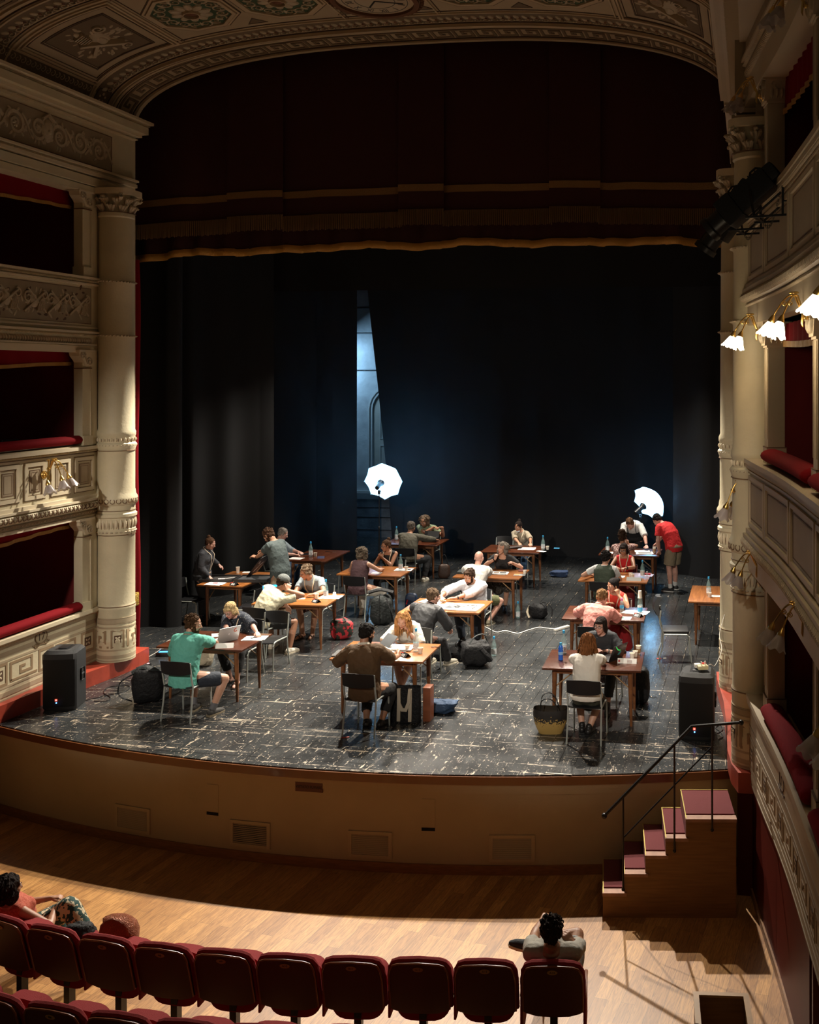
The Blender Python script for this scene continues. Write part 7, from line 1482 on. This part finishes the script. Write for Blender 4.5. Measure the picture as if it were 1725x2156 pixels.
        mb=MB(); limb(mb,[An+fd*-.035*s+V((0,0,-.030*s)),An+fd*.05*s+V((0,0,-.034*s)),An+fd*.13*s+V((0,0,-.044*s)),An+fd*.175*s+V((0,0,-.05*s))],[.043*s,.042*s,.038*s,.026*s],12); limb(mb,[An+V((0,0,.03 if sh[0]=='boot' else .0)),An+V((0,0,-.03*s))],[.044*s,.044*s])
        o=remesh(mb,'shoe',[sh[1]],t,.008,1); mb=MB(); x_=fd.cross(V((0,0,1))).normalized(); c_=An+V((0,0,-.074*s)); mb.prism([(-.075,-.030),(-.03,-.042),(.10,-.046),(.18,-.032),(.207,0),(.18,.032),(.10,.046),(-.03,.042),(-.075,.030)],0,.022,f=lambda a,b,c:c_+fd*a*s+x_*b*s+V((0,0,c*s))); mb.build('sole',sh[2] if len(sh)>2 else sh[1],o,smooth=30)
        if d.get('sock'): mb=MB(); mb.tube([An+V((0,0,.0)),An.lerp(Kn,.22)],[.042*s,.045*s],12); mb.build('sock',d['sock'],t)
    # accessories
    if d.get('lanyard'):
        m_=mat('lanyard_cream',(.62,.52,.38),.7); L_=d.get('ll',.30); mb=MB(); c_=lambda p:P2+R2@(V(p)*s); e2=e+.012
        for sd in (-1,1): mb.tube(smooth_pts([c_((0,-.085,.03)),c_((sd*.075,-.03,.035)),c_((sd*.085,.05,.0)),c_((sd*.065,.118+e2,-.07)),c_((sd*.03,.140+e2,-.07-L_*.55)),c_((0,.135+e2,-.07-L_))]),.0085*s,6,flat=.35,up=V((0,1,0)))
        o=mb.build('lanyard',m_,t)
        if d.get('pass'): mb=MB(); mb.box((0,0,0),(.075*s,.006,.10*s)); q=c_((0,.150+e2,-.07-L_-.05)); mb.v=[R2@v+q for v in mb.v]; mb.build('pass_card',mat('pass_card_paper',(.62,.45,.34),.6),o,smooth=0)
    if d.get('watch'):
        nm=d['watch']; sd,Sh,E,Wp,hd,pn,cu=arms[nm]; u=(Wp-E).normalized(); mb=MB(); mb.tube([Wp-u*.035,Wp-u*.012],[.031*s,.031*s],14); mb.build('wrist_watch',mat('dark_watch',(.015,.015,.018),.3) if not d.get('wm') else d['wm'],t)
    return t
SK=dict
WHITEC=cloth('white_linen',(.68,.65,.60),.4,30); BLK=cloth('black_cotton',(.012,.012,.013)); DENIMB=cloth('black_denim',(.018,.018,.02)); NAVY=cloth('navy_shorts',(.016,.022,.035)); SNW=(mat('white_sneaker',(.70,.66,.56),.5),mat('off_white_sole',(.6,.54,.42),.6)); BSH=mat('black_shoe',(.012,.011,.011),.4); DOWN=(0,0,-1)
FIT={}
FIT={'P1': (16, -2), 'P2': (38, 2), 'P3': (14, 0), 'P4': (18, 0), 'P5': (14, 0), 'P6': (32, 24), 'P7': (38, 4), 'P8': (12, 0), 'P9': (26, 4), 'P10': (18, 2), 'P11': (28, 0), 'P12': (16, 2), 'P13': (26, -4), 'P14': (20, 0), 'P15': (36, 0), 'P16': (36, 0), 'P17': (40, 6), 'P18': (8, -5), 'P19': (64, 0), 'P20': (42, 0), 'P21': (14, 0), 'P22': (18, 0), 'P23': (14, 0), 'P24': (34, -4), 'P25': (30, 6), 'P26': (34, 0), 'P27': (14, -2), 'P28': (-36, 12), 'P29': (-40, -3)}
def pp(key,label,ch=None,**d):
    if key in FIT: d['lean'],d['roll']=FIT[key]
    x,y,deg=ch or CH[key]; z=d.pop('z0',.0)
    if 'rz' in d: deg=d.pop('rz')
    PPL.append((key,label,(x,y,z),deg,d))
PPL=[]
pp('P1','person in teal shirt and shorts seen from behind beside the silver laptop',g='m',h=1.78,rz=-6,yaw=-62,pitch=12,skin='fair',hair=(.055,.028,.013),style='curly',beard=1,top=cloth('teal_linen',(.10,.37,.30),.5,26),topname='shirt',sleeve='roll',loose=.030,hem=-.13,hemk=1.2,wr=.010,collar=1,r=((-7.32,12.86,.80),(1,-.5,-.5)),l=((-7.52,12.50,.62),(-1,-.3,-.1)),legs='shorts',legm=NAVY,fr=(.30,.12),kfr=(1,1,.6),fl=(-.06,.22),shoes=('shoe',mat('dark_grey_sneaker',(.035,.033,.03),.7),mat('tan_sole',(.2,.16,.1),.6)),sock=mat('grey_sock',(.12,.12,.13),.8))
pp('P2','person with short blonde hair and navy speckled blouse typing at the silver laptop',g='f',h=1.68,yaw=-8,pitch=30,skin='pink',hair=(.42,.30,.15),style='fringe',vol=1.02,glasses='black',lanyard=1,ll=.34,top=speckle('navy_speckled_blouse',(.012,.017,.03),(.35,.36,.33),60,.66),topname='blouse',sleeve='elbow',loose=.032,wr=.008,r=((-7.36,13.20,.80),(1,-.5,-.6),(.35,-1,-.1),DOWN,25),l=((-6.98,13.35,.80),(-1,-.5,-.5)),legs='crop',legm=BLK,fr=(.02,.30),fl=(-.16,.42),shoes=('sandal',BSH))
pp('P3','person in a dark shirt with a lanyard standing at the far left table',ch=(-9.99,17.0,-86),g='f',h=1.57,stand=1,pel=(0,0,.86),yaw=2,pitch=22,fat=1.18,skin='pink',hair=(.075,.035,.018),style='bun',lanyard=1,ll=.34,**{'pass':1},top=cloth('charcoal_shirt',(.035,.037,.045)),topname='shirt',sleeve='long',loose=.026,collar=1,hem=-.12,r=((-9.80,16.92,.82),(.6,-.9,-.2),(.8,-.2,-.6),DOWN,55),l=((-9.85,17.35,.95),(-.6,-.9,-.2)),legs='long',legm=DENIMB,fr=(.11,.05),fl=(-.11,.0),shoes=('shoe',BSH))
pp('P4','person in a grey-green t-shirt and khaki trousers standing and lifting a black print',ch=(-8.47,17.0,80),g='m',h=1.80,stand=1,pel=(0,-.02,.99),yaw=6,pitch=42,fat=1.08,skin='tan',hair=(.045,.022,.012),style='curly',beard=1,top=cloth('grey_green_tee',(.055,.075,.075)),topname='t_shirt',sleeve='short',loose=.024,hem=-.14,r=((-9.18,17.55,1.12),(.5,-.6,-.6),(-1,0,-.1),(0,-.6,-.6),35),l=((-9.12,17.22,1.06),(-.5,-.7,-.5),(-1,.1,.3),(0,.3,-1),35),watch='l',legs='long',legm=cloth('khaki_trousers',(.27,.20,.13)),fr=(.12,.02),fl=(-.12,-.03),shoes=('shoe',BSH))
pp('P5','person with grey hair sitting half hidden behind the standing man in the grey-green t-shirt',g='m',h=1.76,yaw=0,pitch=25,skin='pink',hair=(.25,.22,.19),style='short',top=cloth('light_grey_blue_shirt',(.22,.27,.30)),topname='shirt',sleeve='roll',r=((-9.36,19.42,.79),(1,-.3,-.9)),l=((-9.40,19.72,.79),(-1,-.3,-.9)),legs='long',legm=cloth('blue_jeans',(.03,.07,.14)),shoes=('shoe',BSH))
pp('P6','person in grey cap, cream t-shirt and dark shorts with an elbow on the table',g='m',h=1.80,yaw=-42,pitch=22,skin='tan',hair=(.03,.017,.01),style='short',cap=(.10,.11,.105),top=cloth('cream_tee',(.60,.56,.40),.3,26),topname='t_shirt',sleeve='short',loose=.028,hem=-.13,wr=.009,r=(('H',.17,.05,-.08),(.7,.6,-1),(-.35,.1,1),(-1,.0,0),45),l=((-7.48,15.27,.74),(-1,-.4,.1),(.35,.1,-1),(0,-1,0),18),legs='shorts',legm=cloth('dark_grey_cargo',(.035,.037,.037)),fr=(.42,.10),kfr=(.8,1,.9),fl=(-.05,.30),shoes=('shoe',SNW[0],SNW[1]))
pp('P7','person with tousled hair and glasses in a grey-blue polo facing the cap man',g='m',h=1.76,yaw=-55,pitch=20,skin='tan',hair=(.17,.12,.08),style='curly',vol=1.02,glasses='tort',top=cloth('grey_blue_polo',(.25,.30,.33)),topname='polo_shirt',sleeve='short',collar=1,r=((-7.60,15.92,.80),(1,-.4,-.8),(-.6,-.6,0),DOWN,35),l=((-7.30,15.90,.80),(-1,-.4,-.8),(-1,-.3,0),DOWN,30),lanyard=1,ll=.2,legs='shorts',legm=cloth('rust_shorts',(.08,.022,.016)),fr=(.05,.42),fl=(-.10,.36),shoes=('sandal',cloth('brown_sandal',(.05,.025,.015))))
pp('P8','person with wavy grey-blonde hair, plum sleeveless top and white trousers, from behind',g='f',h=1.70,rz=-10,fat=1.1,yaw=-12,pitch=14,skin='fair',hair=(.11,.085,.062),style='wavy',hl=.09,top=cloth('plum_sleeveless',(.055,.024,.028)),topname='sleeveless_top',sleeve='none',loose=.018,hem=-.13,r=((-6.95,18.12,.81),(1,-.5,-.5)),l=((-7.32,18.08,.81),(-1,-.5,-.5)),legs='long',legm=cloth('white_trousers',(.62,.58,.50),.4,20),fr=(.22,.12),kfr=(.7,1,.5),fl=(-.05,.14),shoes=('shoe',SNW[0],SNW[1]))
pp('P9','person in a black sleeveless top and glasses with hands clasped under the chin',g='f',h=1.66,yaw=-38,pitch=10,skin='tan',hair=(.07,.035,.018),style='bun',glasses='black',lanyard=1,top=BLK,topname='sleeveless_top',sleeve='none',neck=-.03,r=(('H',.05,.15,-.20),(.6,.2,-1),(-.3,0,1),(-.9,0,0),55),l=(('H',-.05,.15,-.20),(-.6,.2,-1),(.3,0,1),(.9,0,0),55),legs='long',legm=BLK,shoes=('shoe',BSH))
pp('P10','person in an olive-grey sweater from behind, near the glowing umbrella',g='m',h=1.80,yaw=-14,pitch=20,fat=1.12,skin='tan',hair=(.11,.09,.075),style='short',top=cloth('olive_grey_sweater',(.075,.068,.048)),topname='sweater',sleeve='long',loose=.024,r=((-6.85,21.42,.82),(1,-.4,-.5)),l=((-7.38,21.42,.82),(-1,-.4,-.5)),legs='long',legm=DENIMB,fr=(.30,.20),kfr=(.6,1,.6),fl=(-.1,.3),shoes=('shoe',SNW[0],SNW[1]))
pp('P11','person with long wavy hair in a sage green shirt facing the camera, fingertips together',g='m',h=1.80,yaw=-6,pitch=28,skin='tan',hair=(.13,.09,.06),style='wavy',hl=.07,beard=1,top=cloth('sage_shirt',(.20,.25,.15)),topname='shirt',sleeve='short',collar=1,loose=.024,r=((-7.18,21.98,1.02),(1,.1,-.8),(.6,-.4,.1),(0,-.3,-1),45),l=((-6.98,21.98,1.02),(-1,.1,-.8),(-.6,-.4,.1),(0,-.3,-1),45),legs='shorts',legm=cloth('brown_shorts',(.06,.03,.02)),shoes=('sandal',BSH))
pp('P12','person with shaved head, white linen shirt and olive shorts, from behind',g='m',h=1.78,yaw=-4,pitch=12,skin='pink',hair=(.30,.21,.15),style='bald',top=WHITEC,topname='shirt',sleeve='roll',loose=.030,hem=-.12,hemk=1.1,wr=.010,r=((-4.86,18.12,.81),(1,-.4,-.5)),l=((-5.32,18.15,.81),(-1,-.5,-.5)),legs='shorts',legm=cloth('olive_shorts',(.12,.13,.055)),fr=(.24,.02),kfr=(.9,1,.8),fl=(-.02,.2),shoes=('shoe',cloth('olive_sneaker',(.14,.12,.08)),SNW[1]))
pp('P13','person with shoulder-length grey hair and black v-neck top, hand at the chin',g='f',h=1.74,yaw=-24,pitch=-2,skin='fair',hair=(.17,.145,.12),style='wavy',hl=.13,top=BLK,topname='v_neck_top',sleeve='short',neck=-.045,loose=.02,r=(('H',.03,.16,-.19),(1,.2,-.7),(-.15,-.25,1),(0,-1,0),45),l=((-4.58,18.72,.90),(-1,-.2,-.7),(.2,-.8,.1),(0,-.3,-1),50),watch='r',legs='skirt',legm=speckle('dark_patterned_skirt',(.03,.025,.02),(.16,.13,.10),40,.6),shoes=('shoe',BSH))
pp('P14','person with tied dark hair, beige blouse and lowered mask reading an album',g='f',h=1.66,yaw=-22,pitch=24,skin='tan',hair=(.015,.009,.007),style='bun',mask=1,lanyard=1,ll=.26,top=speckle('beige_patterned_blouse',(.22,.18,.12),(.36,.31,.23),90,.5),topname='blouse',sleeve='elbow',loose=.026,r=((-5.05,21.38,.82),(1,-.5,-.4)),l=((-4.78,21.36,.82),(-1,-.5,-.4)),legs='crop',legm=cloth('blue_jeans',(.03,.07,.14)),shoes=('shoe',BSH))
pp('P15','person with dark beard and white shirt with rolled sleeves leaning over the photo print',g='m',h=1.82,yaw=-22,pitch=24,skin='tan',hair=(.035,.019,.011),style='quiff',beard=1,top=cloth('pale_blue_white_shirt',(.60,.62,.66),.4,30),topname='shirt',sleeve='roll',collar=1,loose=.028,wr=.009,r=((-5.10,15.98,.82),(1,-.3,-.3),(.5,-1,-.1),DOWN,20),l=((-4.86,15.93,.80),(-1,-.2,-.7),(-1,-.15,0),DOWN,12),watch='l',legs='long',legm=NAVY,shoes=('shoe',BSH))
pp('P16','person with brown hair and glasses in a black suit jacket, back to the camera',g='m',h=1.80,rz=-18,yaw=-28,pitch=14,skin='pink',hair=(.10,.065,.04),style='short',glasses='tort',top=cloth('black_suit',(.018,.019,.022),.25,20,.6),topname='suit_jacket',sleeve='long',loose=.034,hem=-.13,hemk=1.12,collar=1,r=((-4.62,14.82,.60),(1,-.7,0),(.2,.8,-.4),DOWN,40),l=((-5.42,15.45,.80),(-1,-.5,-.5)),legs='long',legm=DENIMB,fr=(.05,.62),fl=(-.22,.52),shoes=('shoe',cloth('grey_sneaker',(.26,.24,.19)),SNW[1]))
pp('P17','person with red-blonde hair and white blouse, cheek on hand, holding a tablet',g='f',h=1.70,yaw=8,pitch=30,tilt=-6,skin='fair',hair=(.40,.20,.075),style='long',hl=.36,wv=.25,top=cloth('white_blouse',(.70,.66,.57),.4,30),topname='blouse',sleeve='elbow',loose=.030,neck=-.02,wr=.009,r=((-4.92,13.34,.84),(1,-.3,-.5),(.2,-1,0),DOWN,50),l=(('H',-.105,.07,-.15),(-.9,.3,-1),(.15,-.05,1),(1,0,0),55),legs='bare',legm=BLK,fr=(-.02,.45),fl=(.04,.40),shoes=('sandal',BSH))
pp('P18','person in a brown shirt with dark hair from behind at the front centre',g='m',h=1.82,fat=1.05,yaw=-28,pitch=16,skin='tan',hair=(.010,.008,.007),style='short',beard=1,top=cloth('brown_shirt',(.085,.043,.014),.45,22),topname='shirt',sleeve='elbow',loose=.030,hem=-.13,hemk=1.1,wr=.010,collar=cloth('white_collar',(.62,.57,.47)),r=((-4.58,12.50,.82),(.8,-.5,-1),(.1,1,.3),(-.9,0,-.3),35),l=((-5.34,12.36,.83),(-.8,-.5,-1),(.1,.9,.2),(.4,0,-1),35),watch='l',wm=mat('steel_watch',(.4,.4,.4),.3,.8),legs='crop',legm=cloth('black_trousers',(.012,.012,.013)),fr=(.14,.14),fl=(-.05,.12),shoes=('shoe',BSH))
pp('P19','person in black dungarees over a white t-shirt leaning over the rear right table',ch=(-2.56,21.99,176),g='m',h=1.78,stand=1,pel=(0,-.05,.95),yaw=-8,pitch=55,skin='pink',hair=(.10,.05,.025),style='short',top=cloth('white_tee',(.55,.56,.55)),topname='t_shirt',sleeve='elbow',loose=.026,bib=BLK,l=((-2.22,21.33,.82),(-1,.1,-.1),(.1,-1,-.1),DOWN,8),r=((-2.62,21.42,.82),(1,.1,-.1),(.1,-1,-.1),DOWN,10),watch='l',legs='long',legm=BLK,fr=(.12,.0),fl=(-.12,.0),shoes=('shoe',BSH))
pp('P20','person in a red t-shirt and khaki cargo shorts leaning on the rear table',ch=(-1.68,20.83,58),g='m',h=1.80,stand=1,pel=(0,-.10,.97),yaw=8,pitch=50,fat=1.08,skin='pink',hair=(.012,.010,.009),style='short',top=cloth('red_tee',(.55,.015,.018),.3,24),topname='t_shirt',sleeve='short',loose=.026,hem=-.12,r=((-2.06,21.30,.82),(.8,-.3,.2),(-.5,.6,-.5),DOWN,35),l=((-1.90,20.80,.82),(-.8,-.3,.2),(-.4,.5,-.7),DOWN,35),legs='shorts',legm=cloth('khaki_cargo_shorts',(.24,.19,.12)),lloose=.03,fr=(.12,-.05),fl=(-.12,-.10),shoes=('shoe',cloth('black_trainer',(.015,.015,.016)),mat('white_sole',(.6,.6,.58),.5)),sock=mat('white_sock',(.6,.6,.58),.8))
pp('P21','person with a curly dark bun and floral blouse, hand at the ear',g='f',h=1.68,fat=1.08,yaw=-10,pitch=8,skin='tan',hair=(.035,.018,.010),style='curlbun',top=speckle('pink_floral_blouse',(.12,.03,.03),(.50,.36,.32),45,.5),topname='blouse',sleeve='short',loose=.022,r=(('H',.12,.03,-.13),(1,.3,-.9),(-.1,-.1,1),(-1,0,0),45),l=((-2.84,20.8,.80),(-1,-.4,-.5)),legs='long',legm=BLK,shoes=('shoe',cloth('grey_shoe',(.09,.08,.07))),fr=(.42,.1))
pp('P22','person in a red sleeveless top with dark fringe and glasses facing the camera, lanyard on',g='f',h=1.68,yaw=-6,pitch=12,skin='tan',hair=(.018,.011,.009),style='bob',glasses='black',lanyard=1,ll=.30,top=cloth('scarlet_top',(.58,.014,.018)),topname='sleeveless_top',sleeve='none',neck=-.02,r=((-2.52,18.72,.86),(1,-.1,-.7),(.4,-.8,0),DOWN,40),l=((-2.34,18.68,.86),(-1,-.1,-.7),(-.6,-.7,.1),DOWN,45),watch='l',wm=BSH,legs='longskirt',legm=cloth('dark_red_skirt',(.20,.008,.010)),shoes=('sandal',BSH))
pp('P23','person with curly black hair in a dark green vest over a white t-shirt',g='m',h=1.70,yaw=-10,pitch=10,skin='fair',hair=(.012,.010,.010),style='curly',vol=1.08,top=cloth('white_tee',(.55,.56,.55)),topname='t_shirt',sleeve='short',vest=cloth('dark_green_vest',(.025,.038,.022)),r=((-2.55,18.25,.81),(1,-.5,-.4)),l=((-2.96,18.22,.81),(-1,-.7,-.4)),legs='long',legm=DENIMB,shoes=('shoe',BSH))
pp('P24','person with tied dark hair and long red skirt, hand by the ear',g='f',h=1.70,yaw=-36,pitch=12,skin='tan',hair=(.010,.008,.008),style='tied',lanyard=1,ll=.28,top=cloth('orange_red_top',(.58,.035,.02)),topname='sleeveless_top',sleeve='none',r=((-2.30,15.95,.81),(1,-.4,-.5)),l=(('H',-.12,.02,-.13),(-1,.3,-.9),(.1,0,1),(1,0,0),55),legs='longskirt',legm=cloth('bright_dark_red_skirt',(.30,.008,.012)),fr=(.0,.2),fl=(-.2,.15),shoes=('sandal',BSH))
pp('P25','person with short light-brown hair in a pink linen shirt, back to the camera',g='m',h=1.76,yaw=-32,pitch=28,skin='pink',hair=(.20,.11,.05),style='short',top=cloth('pink_linen',(.66,.26,.22),.5,28),topname='shirt',sleeve='elbow',loose=.032,hem=-.13,hemk=1.12,wr=.011,collar=1,r=((-2.16,15.30,.81),(1,-.5,-.5)),l=((-2.66,15.32,.81),(-1,-.5,-.5)),legs='long',legm=DENIMB,shoes=('shoe',BSH))
pp('P26','person with dark fringe, tortoiseshell glasses and black shirt at the nearest right table',g='f',h=1.68,yaw=-16,pitch=6,skin='pink',hair=(.018,.011,.010),style='bob',glasses='tort',top=cloth('black_blouse',(.018,.020,.024),.3,24),topname='blouse',sleeve='roll',loose=.034,collar=1,r=((-2.10,13.32,.80),(1,-.4,-.6),(.9,-.35,0),DOWN,22),l=((-1.92,13.25,.80),(-1,-.4,-.6),(-1,-.1,0),DOWN,15),watch='l',wm=mat('silver_bracelet',(.4,.4,.38),.3,.8),legs='crop',legm=BLK,fr=(.1,.25),fl=(-.12,.42),shoes=('boot',BSH))
pp('P27','person with very long wavy auburn hair and white t-shirt, from behind',g='f',h=1.68,yaw=-6,pitch=16,skin='fair',hair=(.17,.065,.022),style='long',hl=.66,vol=1.06,top=cloth('white_tee_front',(.64,.60,.53),.3,22),topname='t_shirt',sleeve='short',loose=.024,hem=-.06,r=((-1.88,12.80,.81),(1,-.5,-.4)),l=((-2.28,12.85,.81),(-1,-.5,-.4)),legs='skirt',legm=cloth('dark_olive_trousers',(.035,.035,.022)),fat=1.1,fr=(.0,.12),fl=(-.1,.18),shoes=('boot',BSH))
pp('P28','person with dark curly hair and coral top lounging in the front row',ch=(-6.80,8.08,-8),z0=-1.12,g='f',h=1.70,pel=(0,.34,.40),yaw=-20,pitch=5,skin='tan',hair=(.018,.012,.010),style='wavy',hl=.16,vol=1.12,top=speckle('coral_top',(.40,.07,.035),(.50,.12,.07),70,.5),topname='top',sleeve='none',r=((-6.46,8.46,-.50),(1,-.5,-.5),(.3,.9,.1),DOWN,30),l=((-6.56,8.54,-.46),(-1,.3,-.8),(.8,.3,.1),DOWN,40),legs='long',lloose=.03,legm=speckle('green_floral_trousers',(.012,.05,.045),(.50,.42,.28),22,.52),fr=(.62,.50,.30),kfr=(.5,.3,1),fl=(.25,.62),shoes=('sandal',BSH))
pp('P29','person in a white t-shirt with a raised bare knee sitting in the last front-row seat',ch=(-1.60,8.04,4),z0=-1.12,g='m',h=1.82,pel=(0,.26,.50),yaw=-2,pitch=8,skin='tan',hair=(.022,.014,.010),style='curly',top=cloth('light_grey_tee',(.42,.40,.35)),topname='t_shirt',sleeve='short',loose=.022,r=(('H',.15,.10,-.12),(.7,0,-1.2),(-.6,.2,.7),(-.7,.6,0),45),l=((-1.82,8.60,-.30),(-1,-.2,-.6),(.3,.9,.2),DOWN,30),watch='r',legs='shorts',legm=cloth('light_grey_shorts',(.30,.31,.32)),fr=(-.30,.62,.60),kfr=(1,.9,.5),yfr=70,fl=(-.20,.80),shoes=('shoe',cloth('dark_shoe',(.02,.025,.03)),SNW[1]))
if not globals().get('NOBUILD'):
    for key,label,loc,deg,d in PPL: person(label,loc,deg,**d)

bpy.data.scenes.remove(TS)
